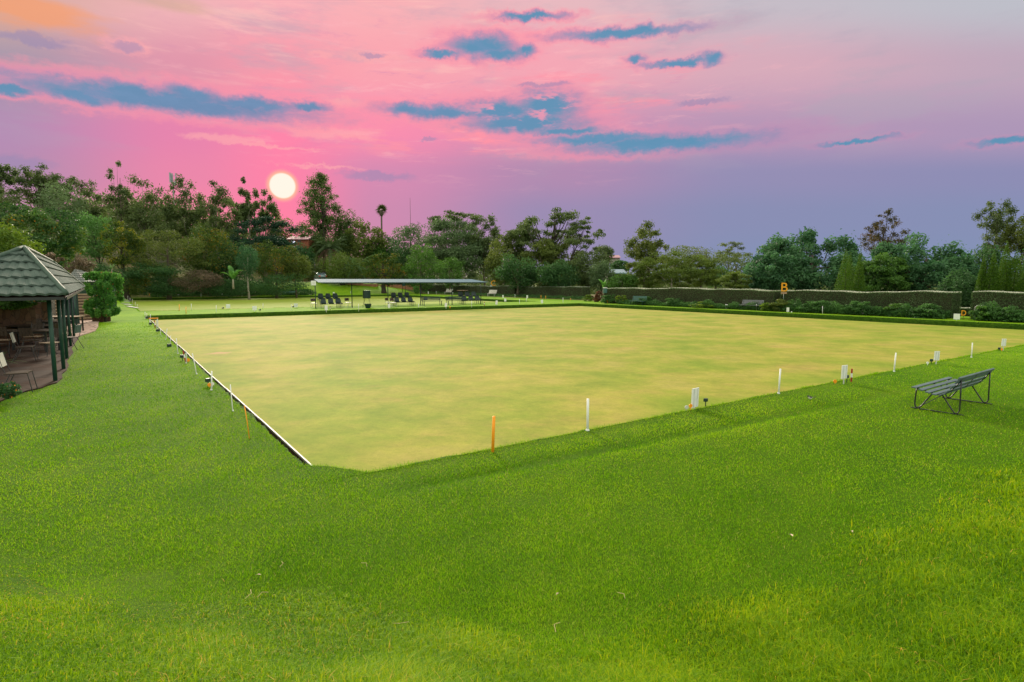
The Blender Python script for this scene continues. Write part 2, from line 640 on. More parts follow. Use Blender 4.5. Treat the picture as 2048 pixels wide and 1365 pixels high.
sl = bpy.data.lights.new('sun', 'SUN')
sl.energy = 5.0
sl.angle = R(12)
sl.color = (1.0, 0.86, 0.68)
sun = bpy.data.objects.new('sun', sl)
COL.objects.link(sun)
sd = Vector((math.sin(SUN_AZ) * math.cos(SUN_LAMP_EL), math.cos(SUN_AZ) * math.cos(SUN_LAMP_EL), math.sin(SUN_LAMP_EL)))
sun.rotation_euler = sd.to_track_quat('Z', 'Y').to_euler()
sun.location = sd * 300

scene.view_settings.view_transform = 'Standard'
scene.view_settings.look = 'None'
scene.view_settings.exposure = 0.0
scene.view_settings.gamma = 1.0
scene.render.engine = 'CYCLES'
scene.cycles.use_denoising = True
scene.cycles.max_bounces = 6
scene.cycles.transmission_bounces = 4
scene.cycles.diffuse_bounces = 3
scene.cycles.glossy_bounces = 2
# ------------------------------------------------------------------ ground
def nodes_mat(name):
    m = bpy.data.materials.new(name)
    m.use_nodes = True
    nt = m.node_tree
    return m, nt, nt.nodes['Principled BSDF']


def ramp(nt, src, stops):
    r = nt.nodes.new('ShaderNodeValToRGB')
    e = r.color_ramp.elements
    while len(e) < len(stops):
        e.new(0.5)
    for i, (p, c) in enumerate(stops):
        e[i].position = p
        e[i].color = (*c, 1)
    nt.links.new(src, r.inputs[0])
    return r.outputs[0]


def nz(nt, vec, scale, detail=5, rough=0.55, stretch=None, rot=0.0):
    n = nt.nodes.new('ShaderNodeTexNoise')
    n.inputs['Scale'].default_value = scale
    n.inputs['Detail'].default_value = detail
    n.inputs['Roughness'].default_value = rough
    mp = nt.nodes.new('ShaderNodeMapping')
    mp.inputs['Rotation'].default_value = (0, 0, rot)
    if stretch:
        mp.inputs['Scale'].default_value = stretch
    nt.links.new(vec, mp.inputs[0])
    nt.links.new(mp.outputs[0], n.inputs['Vector'])
    return n.outputs['Fac']


def mixn(nt, f, a, b, mode='MIX'):
    n = nt.nodes.new('ShaderNodeMix')
    n.data_type = 'RGBA'
    n.blend_type = mode
    for i, x in ((0, f), (6, a), (7, b)):
        if hasattr(x, 'node'):
            nt.links.new(x, n.inputs[i])
        elif i == 0:
            n.inputs[0].default_value = x
        else:
            n.inputs[i].default_value = (*x, 1)
    return n.outputs[2]


def mth(nt, op, a, b=0.0):
    n = nt.nodes.new('ShaderNodeMath')
    n.operation = op
    for i, x in ((0, a), (1, b)):
        if hasattr(x, 'node'):
            nt.links.new(x, n.inputs[i])
        else:
            n.inputs[i].default_value = x
    return n.outputs[0]


def lawn_mat():
    m, nt, b = nodes_mat('mown_lawn')
    tc = nt.nodes.new('ShaderNodeTexCoord')
    v = tc.outputs['Object']
    big = nz(nt, v, 0.22, 5, 0.6)
    med = nz(nt, v, 1.1, 6, 0.65, (1, 0.6, 1), R(35))
    fin = nz(nt, v, 26, 4, 0.7)
    c = ramp(nt, big, [(0.32, (0.085, 0.215, 0.005)), (0.55, (0.150, 0.285, 0.007)), (0.72, (0.215, 0.340, 0.011))])
    c = mixn(nt, 0.55, c, ramp(nt, med, [(0.3, (0.070, 0.190, 0.005)), (0.5, (0.140, 0.275, 0.007)), (0.7, (0.225, 0.345, 0.013))]))
    c = mixn(nt, 0.75, c, ramp(nt, fin, [(0.25, (0.35, 0.35, 0.35)), (0.5, (0.95, 0.95, 0.95)), (0.75, (1.4, 1.35, 1.3))]), 'MULTIPLY')
    # shade between the modelled blades painted into the ground colour, fading with distance
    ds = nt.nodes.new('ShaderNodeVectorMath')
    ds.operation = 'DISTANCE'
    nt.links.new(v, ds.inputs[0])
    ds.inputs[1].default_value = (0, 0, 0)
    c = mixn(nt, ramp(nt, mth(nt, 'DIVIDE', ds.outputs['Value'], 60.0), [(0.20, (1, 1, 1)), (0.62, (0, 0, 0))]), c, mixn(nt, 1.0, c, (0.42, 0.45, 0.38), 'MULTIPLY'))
    nt.links.new(c, b.inputs['Base Color'])
    b.inputs['Roughness'].default_value = 0.9
    b.inputs['Specular IOR Level'].default_value = 0.05
    bp = nt.nodes.new('ShaderNodeBump')
    bp.inputs['Strength'].default_value = 0.6
    bp.inputs['Distance'].default_value = 0.03
    nt.links.new(nz(nt, v, 30, 5, 0.7), bp.inputs['Height'])
    nt.links.new(bp.outputs[0], b.inputs['Normal'])
    return m


def green_mat(far=False):
    m, nt, b = nodes_mat('far_green_turf' if far else 'bowling_green_turf')
    tc = nt.nodes.new('ShaderNodeTexCoord')
    v = tc.outputs['Object']
    big = nz(nt, v, 0.10, 4, 0.6)
    med = nz(nt, v, 0.42, 6, 0.62, (1, 1.0, 1), R(20))
    tan = nz(nt, v, 0.33, 6, 0.66, (1.0, 1.5, 1), R(-30))
    fin = nz(nt, v, 34, 4, 0.7)
    c = ramp(nt, med, [(0.32, (0.135, 0.210, 0.014)), (0.44, (0.205, 0.245, 0.026)), (0.54, (0.268, 0.262, 0.042)), (0.66, (0.325, 0.275, 0.070))])
    c = mixn(nt, 0.3, c, ramp(nt, big, [(0.35, (0.150, 0.205, 0.015)), (0.6, (0.270, 0.246, 0.042))]))
    c = mixn(nt, mth(nt, 'MULTIPLY', ramp(nt, tan, [(0.55, (0, 0, 0)), (0.70, (1, 1, 1))]), 0.55), c, (0.325, 0.230, 0.068))
    gr = nz(nt, v, 0.27, 6, 0.7, (1.3, 1, 1), R(50))
    c = mixn(nt, mth(nt, 'MULTIPLY', ramp(nt, gr, [(0.52, (0, 0, 0)), (0.68, (1, 1, 1))]), 0.45), c, (0.115, 0.190, 0.010))
    c = mixn(nt, 0.5, c, ramp(nt, fin, [(0.25, (0.62, 0.62, 0.6)), (0.5, (1, 1, 1)), (0.75, (1.25, 1.25, 1.25))]), 'MULTIPLY')
    mid_ = nz(nt, v, 1.5, 6, 0.68, (1, 1, 1), R(10))
    c = mixn(nt, 0.75, c, ramp(nt, mid_, [(0.30, (0.74, 0.82, 0.72)), (0.5, (1.0, 1.0, 1.0)), (0.70, (1.20, 1.17, 1.16))]), 'MULTIPLY')
    gr_ = nz(nt, v, 9.0, 5, 0.75)
    c = mixn(nt, 0.6, c, ramp(nt, gr_, [(0.30, (0.80, 0.84, 0.78)), (0.5, (1.0, 1.0, 1.0)), (0.70, (1.17, 1.14, 1.14))]), 'MULTIPLY')
    if far:
        c = mixn(nt, 0.65, c, (0.185, 0.275, 0.028))
    # one worn bare patch near the left edge
    pp = P(437, 706, -0.3)
    mp = nt.nodes.new('ShaderNodeVectorMath')
    mp.operation = 'DISTANCE'
    nw = nt.nodes.new('ShaderNodeTexNoise')
    nw.inputs['Scale'].default_value = 1.6
    nw.inputs['Detail'].default_value = 5
    nt.links.new(v, nw.inputs['Vector'])
    ad = nt.nodes.new('ShaderNodeMix')
    ad.data_type = 'VECTOR'
    ad.inputs[0].default_value = 0.5
    sc = nt.nodes.new('ShaderNodeVectorMath')
    sc.operation = 'MULTIPLY_ADD'
    nt.links.new(nw.outputs['Color'], sc.inputs[0])
    sc.inputs[1].default_value = (1.6, 1.6, 0)
    nt.links.new(v, sc.inputs[2])
    nt.links.new(sc.outputs[0], mp.inputs[0])
    mp.inputs[1].default_value = (pp.x + 0.8, pp.y + 0.8, pp.z)
    c = mixn(nt, mth(nt, 'MULTIPLY', ramp(nt, mp.outputs['Value'], [(0.30, (1, 1, 1)), (0.62, (0, 0, 0))]), 0.75), c, (0.42, 0.245, 0.125))
    nt.links.new(c, b.inputs['Base Color'])
    b.inputs['Roughness'].default_value = 0.9
    b.inputs['Specular IOR Level'].default_value = 0.1
    bp = nt.nodes.new('ShaderNodeBump')
    bp.inputs['Strength'].default_value = 0.25
    bp.inputs['Distance'].default_value = 0.01
    nt.links.new(nz(nt, v, 60, 4, 0.7), bp.inputs['Height'])
    nt.links.new(bp.outputs[0], b.inputs['Normal'])
    return m


def slope_mat():
    m, nt, b = nodes_mat('wild_hillside')
    tc = nt.nodes.new('ShaderNodeTexCoord')
    v = tc.outputs['Object']
    c = ramp(nt, nz(nt, v, 0.12, 6, 0.65), [(0.36, (0.045, 0.065, 0.016)), (0.5, (0.09, 0.10, 0.030)), (0.62, (0.19, 0.15, 0.085)), (0.75, (0.22, 0.16, 0.10))])
    c = mixn(nt, 0.5, c, ramp(nt, nz(nt, v, 2.0, 5, 0.7), [(0.3, (0.5, 0.5, 0.5)), (0.7, (1.3, 1.3, 1.3))]), 'MULTIPLY')
    nt.links.new(c, b.inputs['Base Color'])
    b.inputs['Roughness'].default_value = 0.95
    b.inputs['Specular IOR Level'].default_value = 0.1
    return m


def bed_mat():
    return mat('dark_bed_soil', (0.035, 0.030, 0.018), 0.95, var=0.4, vscale=4)


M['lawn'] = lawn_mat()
M['green'] = green_mat()
M['fargreen'] = green_mat(True)
M['slope'] = slope_mat()
M['bedsoil'] = bed_mat()


def bank_mat():
    m, nt, b = nodes_mat('cut_grass_bank')
    tc = nt.nodes.new('ShaderNodeTexCoord')
    v = tc.outputs['Object']
    c = ramp(nt, nz(nt, v, 5.0, 5, 0.7), [(0.3, (0.016, 0.048, 0.004)), (0.55, (0.040, 0.098, 0.007)), (0.75, (0.080, 0.145, 0.013))])
    nt.links.new(c, b.inputs['Base Color'])
    b.inputs['Roughness'].default_value = 0.95
    b.inputs['Specular IOR Level'].default_value = 0.1
    bp = nt.nodes.new('ShaderNodeBump')
    bp.inputs['Strength'].default_value = 1.0
    bp.inputs['Distance'].default_value = 0.05
    nt.links.new(nz(nt, v, 18, 5, 0.75), bp.inputs['Height'])
    nt.links.new(bp.outputs[0], b.inputs['Normal'])
    return m


M['bank'] = bank_mat()

PITS = [(-1.20, 41.0, -0.34, 41.0), (48.25, 91.9, -0.5, 41.0)]


def axis(fixed, lo, hi, fine_lo, fine_hi, fine, coarse):
    xs = set(round(x, 3) for x in fixed)
    x = fine_lo
    while x <= fine_hi:
        xs.add(round(x, 3)); x += fine
    x = fine_lo
    st = fine
    while x > lo:
        st = min(st * 1.35, coarse); x -= st; xs.add(round(x, 3))
    x = fine_hi
    st = fine
    while x < hi:
        st = min(st * 1.35, coarse); x += st; xs.add(round(x, 3))
    xs = sorted(xs)
    out = [xs[0]]
    fx = set(round(x, 3) for x in fixed)
    for x in xs[1:]:
        if x - out[-1] < 0.08:
            if x in fx:
                out[-1] = x
            continue
        out.append(x)
    return np.array(out)


AX = axis([-1.20, 41.0, 48.25, 91.9, 93.5], -700, 1500, -14, 1.5, 0.25, 6.0)
BX = axis([-0.34, -0.5, 41.0, 44.5, -8.5], -900, 1200, -14, 16, 0.5, 6.0)
# keep the pit borders exact
for val in (-1.20, 41.0, 48.25, 91.9, 93.5):
    AX[np.argmin(abs(AX - val))] = val
for val in (-0.34, 41.0, 44.5, -8.5):
    BX[np.argmin(abs(BX - val))] = val
PITS[1] = (48.25, 91.9, -0.34, 41.0)
AA, BB = np.meshgrid(AX, BX, indexing='ij')
HH = h_ab(AA, BB)
XX = CN.x + UA.x * AA + UB.x * BB
YY = CN.y + UA.y * AA + UB.y * BB
vid = np.arange(AA.size).reshape(AA.shape)
fl, fs = [], []
for i in range(len(AX) - 1):
    for j in range(len(BX) - 1):
        ca, cb = (AX[i] + AX[i + 1]) / 2, (BX[j] + BX[j + 1]) / 2
        if any(p[0] < ca < p[1] and p[2] < cb < p[3] for p in PITS):
            continue
        f = (vid[i, j], vid[i + 1, j], vid[i + 1, j + 1], vid[i, j + 1])
        if -8.5 < cb < 44.5 and ca < 93.5 and ca > -80 or (18 < cb < 48 and ca < 116 and ca > -80) or (ca < 30 and -80 < ca and -70 < cb < 44.5 and ca < 12):
            fl.append(f)
        else:
            fs.append(f)
allv = np.stack([XX, YY, HH], -1).reshape(-1, 3)


def submesh(name, faces, m):
    ids = sorted(set(i for f in faces for i in f))
    mp = {k: n for n, k in enumerate(ids)}
    me = bpy.data.meshes.new(name)
    me.from_pydata([tuple(allv[i]) for i in ids], [], [tuple(mp[i] for i in reversed(f)) for f in faces])
    me.materials.append(m)
    me.polygons.foreach_set('use_smooth', [True] * len(faces))
    me.update()
    o = bpy.data.objects.new(name, me)
    COL.objects.link(o)
    # faces up
    if me.polygons[0].normal.z < 0:
        me.flip_normals()
    return tag(o, kind='structure')


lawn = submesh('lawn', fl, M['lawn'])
hillside = submesh('hillside', fs, M['slope'])


def sheet(name, corners, m, kind='structure'):
    b = MB()
    b.add(corners, [tuple(range(len(corners)))])
    return tag(b.build(name, m), kind=kind)


for (a0, a1, b0, b1), pit in zip((G1, G2), PITS):
    # the playing surface: a slab standing in its ditch
    b = MB()
    n = 1
    r_ = 0.30 if a0 < 0 else 0.02
    c1 = AB(a0, b0 + r_, -0.3)
    top = [AB(a0 + r_, b0, -0.3), AB(a1, b0, -0.3), AB(a1, b1, -0.3), AB(a0, b1, -0.3), AB(a0, b0 + r_, -0.3)]
    lo = [Vector((p.x, p.y, -0.5)) for p in top]
    k = len(top)
    b.add(top + lo, [tuple(range(k))] + [(i, (i + 1) % k, k + (i + 1) % k, k + i) for i in range(k)])
    tag(b.build('bowling_green', M['green'] if a0 < 0 else M['fargreen']), kind='structure')
    # ditch floor
    sheet('ditch', [AB(pit[0] - .02, pit[2] - .02, -0.44), AB(pit[1] + .02, pit[2] - .02, -0.44), AB(pit[1] + .02, pit[3] + .02, -0.44), AB(pit[0] - .02, pit[3] + .02, -0.44)], M['soil'])
    # grass banks down to the ditch
    bk = MB()
    for (p, q) in (((pit[0], pit[2]), (pit[1], pit[2])), ((pit[1], pit[2]), (pit[1], pit[3])), ((pit[1], pit[3]), (pit[0], pit[3])), ((pit[0], pit[3]), (pit[0], pit[2]))):
        N_ = 160
        rows = []
        for s in range(N_ + 1):
            t = s / N_
            a = p[0] + (q[0] - p[0]) * t
            bb = p[1] + (q[1] - p[1]) * t
            ca, cb = (pit[0] + pit[1]) / 2, (pit[2] + pit[3]) / 2
            ia = 0 if p[0] != q[0] else (1 if ca > a else -1)
            ib = 0 if p[1] != q[1] else (1 if cb > bb else -1)
            hz = float(h_ab(a, bb))
            j = random.uniform(-.015, .03)
            rows.append([AB(a - ia * .02, bb - ib * .02, hz + .002), AB(a + ia * (.04 + j), bb + ib * (.04 + j), hz - .03 + j), AB(a + ia * (.05 + j), bb + ib * (.05 + j), -0.2), AB(a + ia * .09, bb + ib * .09, -0.46)])
        o = len(bk.v)
        for r4 in rows:
            bk.v += [tuple(x) for x in r4]
        for s in range(N_):
            for r in range(3):
                bk.f.append((o + s * 4 + r, o + s * 4 + r + 1, o + (s + 1) * 4 + r + 1, o + (s + 1) * 4 + r))
                bk.m.append(0)
    tag(bk.build('grass_bank', M['bank'], smooth=True), kind='structure')

# white edging planks along the left side of each green
for (a0, a1, b0, _), lab in ((G1, 'near'), (G2, 'far')):
    a0 = max(a0, -.45)
    e = empty('edging_board', AB(a0 + .3, b0), 0, 'long white edging board along the left ditch of the %s bowling green' % lab, 'edging board')
    inv = Matrix.Translation(-e.location)
    n_ = 10
    for i in range(n_):
        s0 = a0 + .35 + (a1 - a0 - .4) * i / n_
        s1 = a0 + .35 + (a1 - a0 - .4) * (i + 1) / n_ - .02
        b = MB()
        mid = AB((s0 + s1) / 2, b0 - .030 + random.uniform(-.012, .012), -.272 + random.uniform(-.006, .006))
        b.box(mid, (s1 - s0, .024, .035), Matrix.Rotation(ANG_A + random.uniform(-.002, .002), 3, 'Z'), 0)
        b.v = [tuple(Vector(v) - e.location) for v in b.v]
        b.build('plank', M['plank'], e)
    b = MB()
    b.box(AB((a0 + a1) / 2 + .17, b0 - .012, -.39) - e.location, (a1 - a0 - .4, .03, .19), Matrix.Rotation(ANG_A, 3, 'Z'))
    b.build('shaded_board_side', M['soil'], e)  # soil-coloured strip standing in for the shaded side of the board


c3 = [(-1.22, -.36), (-1.22, .30), (-.62, -.10), (-.42, -.36)]
b = MB()
t_ = [AB(x_, y_, float(h_ab(x_, y_)) + .004) for x_, y_ in c3]
l_ = [Vector((q.x, q.y, -.46)) for q in t_]
b.add(t_ + l_, [(3, 2, 1, 0)] + [(i, (i + 1) % 4, 4 + (i + 1) % 4, 4 + i) for i in range(4)])
cm = b.build('lawn_corner', M['lawn'])
if cm.data.polygons[0].normal.z < 0:
    cm.data.flip_normals()
tag(cm, kind='structure')


# ------------------------------------------------------------------ grass blades
grass_stops = [(0.0, (0.041, 0.151, 0.0025)), (0.35, (0.114, 0.299, 0.0042)), (0.72, (0.232, 0.432, 0.0076)), (0.95, (0.335, 0.476, 0.0167)), (1.0, (0.473, 0.452, 0.1173))]
M['blade'] = leafmat('mown_grass_blades', grass_stops, trans=0.34, rough=0.7, spec=.06)
rough_stops = [(0.0, (0.038, 0.126, 0.0024)), (0.4, (0.124, 0.271, 0.0032)), (0.78, (0.268, 0.408, 0.0057)), (0.95, (0.429, 0.439, 0.0121)), (1.0, (0.571, 0.397, 0.0808))]
M['rough'] = leafmat('long_grass_blades', rough_stops, trans=0.36, rough=0.6, spec=.10)


def vnoise(x, y, s, seed):
    """cheap smooth noise"""
    r = np.random.default_rng(seed)
    out = np.zeros_like(x)
    for k in range(7):
        w = r.uniform(0, 2 * math.pi)
        f = s * r.uniform(0.6, 1.7)
        out += np.sin((x * math.cos(w) + y * math.sin(w)) * f + r.uniform(0, 6.28))
    return out / 7 * 1.6


def blade_mesh(name, x, y, z, hgt, wid, lean, m, tint, seg=True):
    n = len(x)
    th = RNG.uniform(0, 2 * math.pi, n)
    ph = th + math.pi / 2 + RNG.normal(0, .35, n)
    base = np.stack([x, y, z], -1)
    side = np.stack([np.cos(th), np.sin(th), np.zeros(n)], -1) * (wid / 2)[:, None]
    ld = np.stack([np.cos(ph), np.sin(ph), np.zeros(n)], -1)
    up = np.array([0, 0, 1.0])
    mid = base + ld * (lean * hgt * 0.35)[:, None] + up * (hgt * 0.62)[:, None]
    tip = base + ld * (lean * hgt)[:, None] + up * (hgt * (1.0 - 0.25 * lean))[:, None]
    if seg:
        v = np.stack([base - side, base + side, mid + side * .75, mid - side * .75,
                      mid - side * .75, mid + side * .75, tip + side * .06, tip - side * .06], 1).reshape(-1, 3)
        return quads_np(name, v, 4, m, np.repeat(tint, 2))
    v = np.stack([base - side, base + side, tip], 1).reshape(-1, 3)
    return quads_np(name, v, 3, m, tint)


def inpit(a, b, g=0.0):
    r = np.zeros(len(a), bool)
    for p in PITS:
        r |= (a > p[0] - g) & (a < p[1] + g) & (b > p[2] - g) & (b < p[3] + g)
    return r


def scatter(n, r0, r1, power):
    u = RNG.random(n)
    k = 1 - power + 1e-9                      # pdf(r) ~ r^-power
    r = (r0 ** k + u * (r1 ** k - r0 ** k)) ** (1 / k)
    th = RNG.uniform(R(-56), R(56), n)
    return r * np.sin(th), r * np.cos(th), r


def roughness_zone(a, b):
    line = np.where(b > 0.5, -5.8, -5.8 + (0.5 - b) * 1.05)
    line = np.minimum(line, 1.0)
    return line - a                            # > 0 : on the viewer's bank, long grass


PATIO_B = -3.35


def build_grass():
    # mown lawn
    x, y, r = scatter(1150000, 3.0, 42, 1.30)
    a, b = toab(x, y)
    dz = roughness_zone(a, b) + 0.35 * vnoise(x, y, 3.0, 3)
    corner = (a < -.40) & (b < .30) & ((a + 1.2) * .66 + (b + .34) * .78 < .52)
    ok = (~inpit(a, b, 0.0) | corner) & (dz < 0.25) & (b < 44) & ~((b < PATIO_B - .1) & (a > 9.2) & (a < 40))
    x, y, r, a, b = (q[ok] for q in (x, y, r, a, b))
    z = h_ab(a, b)
    n = len(x)
    pat = vnoise(x, y, 1.1, 5) * .5 + vnoise(x, y, 4.5, 6) * .3 + .25 * vnoise(x, y, 0.35, 9)
    hg = np.clip(RNG.normal(0.030, 0.008, n) * (1 + .25 * vnoise(x, y, 5, 8)), .012, .06)
    wd = 0.0034 * np.maximum(1, r / 4.2)
    cre = np.exp(-((a + 2.15 + 0.06 * (b - 3)) / 0.16) ** 2) * sstep(b, -0.5, 1.5) * (1 - sstep(b, 8, 14))
    hg = hg * (1 + .5 * cre)
    t = np.clip(0.40 + 0.38 * pat - .32 * cre + RNG.normal(0, 0.25, n), 0, 0.97)  # tint lowered along the crease: its shade put into the blade colour
    dry = RNG.random(n) < 0.018
    t[dry] = 1.0
    o = blade_mesh('mown_grass', x, y, z - .004, hg, wd, RNG.uniform(.3, 1.3, n), M['blade'], t, seg=False)
    tag(o, 'short mown green grass covering the lawn round the bowling green', 'grass', kind='stuff')
    # long grass on the bank in front
    x, y, r = scatter(1250000, 2.0, 16, 1.20)
    a, b = toab(x, y)
    dz = roughness_zone(a, b) + 0.40 * vnoise(x, y, 3.0, 3)
    ok = (dz > -0.1) & (RNG.random(len(x)) < np.clip(dz * 1.2 + .25, .1, 1)) & (a < 0) & (b < 26) & (b > -14)
    x, y, r, a, b, dz = (q[ok] for q in (x, y, r, a, b, dz))
    z = h_ab(a, b)
    n = len(x)
    cl = vnoise(x, y, 6.0, 21)
    rightside = sstep(b, -3.0, 0.0)
    hg = np.clip(RNG.gamma(6, .0085, n) * (0.46 + .62 * rightside) * (1 + .50 * cl) * (.55 + .45 * sstep(dz, 0, .8)), .015, .11)
    wd = RNG.uniform(.0026, .0050, n) * np.maximum(1, r / 4.0)
    t = np.clip(0.42 + .12 * cl + .12 * vnoise(x, y, 1.3, 22) + RNG.normal(0, .23, n), 0, .93)
    dryp = 0.008 + (1 - rightside) * 0.06 * np.clip(.5 + vnoise(x, y, 2.4, 24), 0, 1)
    t[RNG.random(n) < dryp] = 1.0
    o = blade_mesh('long_grass', x, y, z - .004, hg, wd, RNG.uniform(.2, 1.25, n), M['rough'], t, seg=True)
    tag(o, 'longer tufted yellow green grass on the bank in the foreground', 'grass', kind='stuff')
    # fringe that hangs over the cut edges of both greens
    px_, py_, pz_, hh_, ww_ = [], [], [], [], []
    for gi, p in enumerate(PITS):
        for (q0, q1, dens) in (((p[0], p[2]), (p[0], p[3]), 620), ((p[0], p[2]), (p[1], p[2]), 240), ((p[1], p[2]), (p[1], p[3]), 90), ((p[0], p[3]), (p[1], p[3]), 90)):
            L = abs(q1[0] - q0[0]) + abs(q1[1] - q0[1])
            n = int(L * dens * (1 if gi == 0 else .4))
            t = RNG.random(n)
            if dens == 620:
                t = t ** 1.6
            elif dens == 240:
                t = t ** 2.2
            a = q0[0] + (q1[0] - q0[0]) * t + RNG.normal(0, .03, n)
            b = q0[1] + (q1[1] - q0[1]) * t + RNG.normal(0, .03, n)
            if dens == 240:
                b = b - .05
            if gi == 0:
                cut = (a + 1.2 < .72) & (b + .34 < .62)
                a, b = a[~cut], b[~cut]
                n = len(a)
            px_.append(CN.x + UA.x * a + UB.x * b)
            py_.append(CN.y + UA.y * a + UB.y * b)
            pz_.append(h_ab(a, b) - RNG.uniform(0.0, .07, n))
            d = np.hypot(px_[-1], py_[-1])
            hh_.append(np.clip(RNG.gamma(5, .0065, n) * (1 + .5 * vnoise(px_[-1], py_[-1], 4, 31)), .02, .16))
            ww_.append(.0030 * np.maximum(1, d / 6.0))
    # the turf corner between ditch and near edge
    n = 900
    t = RNG.random(n)
    K = np.array([(-1.22, .30), (-.62, -.10), (-.42, -.36)])
    i = (t > .6).astype(int)
    f = np.where(i == 0, t / .6, (t - .6) / .4)
    q = K[i] * (1 - f)[:, None] + K[i + 1] * f[:, None] + RNG.normal(0, .025, (n, 2))
    a, b = q[:, 0], q[:, 1]
    px_.append(CN.x + UA.x * a + UB.x * b)
    py_.append(CN.y + UA.y * a + UB.y * b)
    pz_.append(h_ab(a, b) - RNG.uniform(0, .05, n))
    hh_.append(np.clip(RNG.gamma(5, .0065, n), .02, .08))
    ww_.append(np.full(n, .0045))
    x, y, z, hg, wd = (np.concatenate(q) for q in (px_, py_, pz_, hh_, ww_))
    t = np.clip(.45 + RNG.normal(0, .2, len(x)), 0, .95)
    o = blade_mesh('edge_grass', x, y, z, hg, wd, RNG.uniform(.3, 1.4, len(x)), M['blade'], t)
    tag(o, 'ragged tufts of grass along the cut edges of the greens', 'grass', kind='stuff')


build_grass()
# ------------------------------------------------------------------ trees and shrubs
M['gum'] = two('gum_leaves', (0.036, 0.067, 0.0199), (0.129, 0.189, 0.0650))
M['gumgrey'] = two('grey_green_gum_leaves', (0.042, 0.082, 0.0335), (0.143, 0.228, 0.0997))
M['olive'] = two('olive_leaves', (0.038, 0.064, 0.0126), (0.157, 0.214, 0.0472))
M['oliveyel'] = two('yellow_olive_leaves', (0.040, 0.076, 0.010), (0.148, 0.228, 0.042))
M['darkleaf'] = two('dark_green_leaves', (0.014, 0.053, 0.0171), (0.073, 0.174, 0.0549))
M['midleaf'] = two('mid_green_leaves', (0.022, 0.073, 0.0126), (0.114, 0.253, 0.0472))
M['blueleaf'] = two('blue_green_leaves', (0.014, 0.058, 0.026), (0.096, 0.228, 0.095))
M['lightleaf'] = two('light_green_leaves', (0.039, 0.120, 0.0293), (0.120, 0.273, 0.0732))
M['cypress'] = two('cypress_leaves', (0.017, 0.067, 0.0036), (0.089, 0.194, 0.0126))
M['yeltip'] = leafmat('yellow_tipped_leaves', [(0.0, (0.014, 0.043, 0.0098)), (0.5, (0.047, 0.093, 0.0146)), (0.8, (0.177, 0.200, 0.0183)), (1.0, (0.390, 0.277, 0.0244))])
M['orangeleaf'] = leafmat('orange_flushed_leaves', [(0.0, (0.019, 0.054, 0.0105)), (0.5, (0.057, 0.115, 0.0189)), (0.78, (0.129, 0.151, 0.0231)), (1.0, (0.359, 0.159, 0.0189))])
M['tulip'] = leafmat('glossy_dark_leaves', [(0.0, (0.014, 0.048, 0.0171)), (0.45, (0.042, 0.113, 0.0293)), (0.7, (0.088, 0.160, 0.0293)), (0.88, (0.125, 0.214, 0.1037)), (0.93, (0.177, 0.214, 0.0244)), (1.0, (0.546, 0.214, 0.0244))])
M['cedar'] = two('cedar_needles', (0.010, 0.036, 0.022), (0.032, 0.083, 0.048))
M['pine'] = two('pine_needles', (0.034, 0.069, 0.0207), (0.114, 0.186, 0.0512))
M['brownfir'] = leafmat('brown_fir_needles', [(0.0, (0.028, 0.034, 0.014)), (0.5, (0.070, 0.066, 0.026)), (1.0, (0.150, 0.098, 0.038))])
M['pinkshrub'] = leafmat('buff_pink_shrub_leaves', [(0.0, (0.035, 0.042, 0.018)), (0.5, (0.120, 0.095, 0.062)), (1.0, (0.26, 0.190, 0.145))])
M['redshrub'] = leafmat('bronze_shrub_leaves', [(0.0, (0.040, 0.026, 0.012)), (0.6, (0.110, 0.052, 0.022)), (1.0, (0.19, 0.085, 0.035))])
M['bougain'] = leafmat('bougainvillea_leaves', [(0.0, (0.020, 0.083, 0.0168)), (0.6, (0.070, 0.219, 0.0360)), (1.0, (0.165, 0.357, 0.0720))])
M['hedge'] = leafmat('clipped_hedge_leaves', [(0.0, (0.029, 0.057, 0.0177)), (0.5, (0.074, 0.132, 0.0451)), (1.0, (0.155, 0.253, 0.1046))], trans=0.25)
M['hedgetop'] = leafmat('hedge_top_rim_light', [(0.0, (0.26, 0.29, 0.22)), (1.0, (0.52, 0.55, 0.48))], trans=0.4)  # pale colour imitates light caught along the hedge tops
M['bedleaf'] = two('bed_plant_leaves', (0.023, 0.072, 0.0192), (0.088, 0.213, 0.0540))
M['bedyel'] = two('yellow_green_bed_leaves', (0.040, 0.095, 0.012), (0.168, 0.265, 0.035))
M['palm'] = two('palm_fronds', (0.024, 0.053, 0.018), (0.084, 0.138, 0.055))
M['palmdead'] = two('dead_palm_fronds', (0.10, 0.065, 0.045), (0.26, 0.18, 0.135))
M['cycad'] = two('cycad_fronds', (0.032, 0.080, 0.026), (0.108, 0.201, 0.075))
M['banana'] = two('banana_leaves', (0.048, 0.148, 0.030), (0.136, 0.318, 0.075))
M['fan'] = two('fan_palm_leaves', (0.018, 0.032, 0.008), (0.068, 0.090, 0.022))
M['flower_red'] = two('coral_red_flowers', (0.45, 0.05, 0.05), (0.75, 0.12, 0.13), trans=.3)
M['flower_white'] = two('cream_flowers', (0.45, 0.42, 0.27), (0.75, 0.70, 0.50), trans=.3)
M['flower_orange'] = two('orange_flowers', (0.55, 0.17, 0.02), (0.80, 0.32, 0.03), trans=.3)
M['flower_yel'] = two('yellow_flowers', (0.55, 0.42, 0.02), (0.8, 0.62, 0.05), trans=.3)

T = np.random.default_rng(2024)


def unit(v):
    return v / np.maximum(np.linalg.norm(v, axis=-1, keepdims=True), 1e-9)


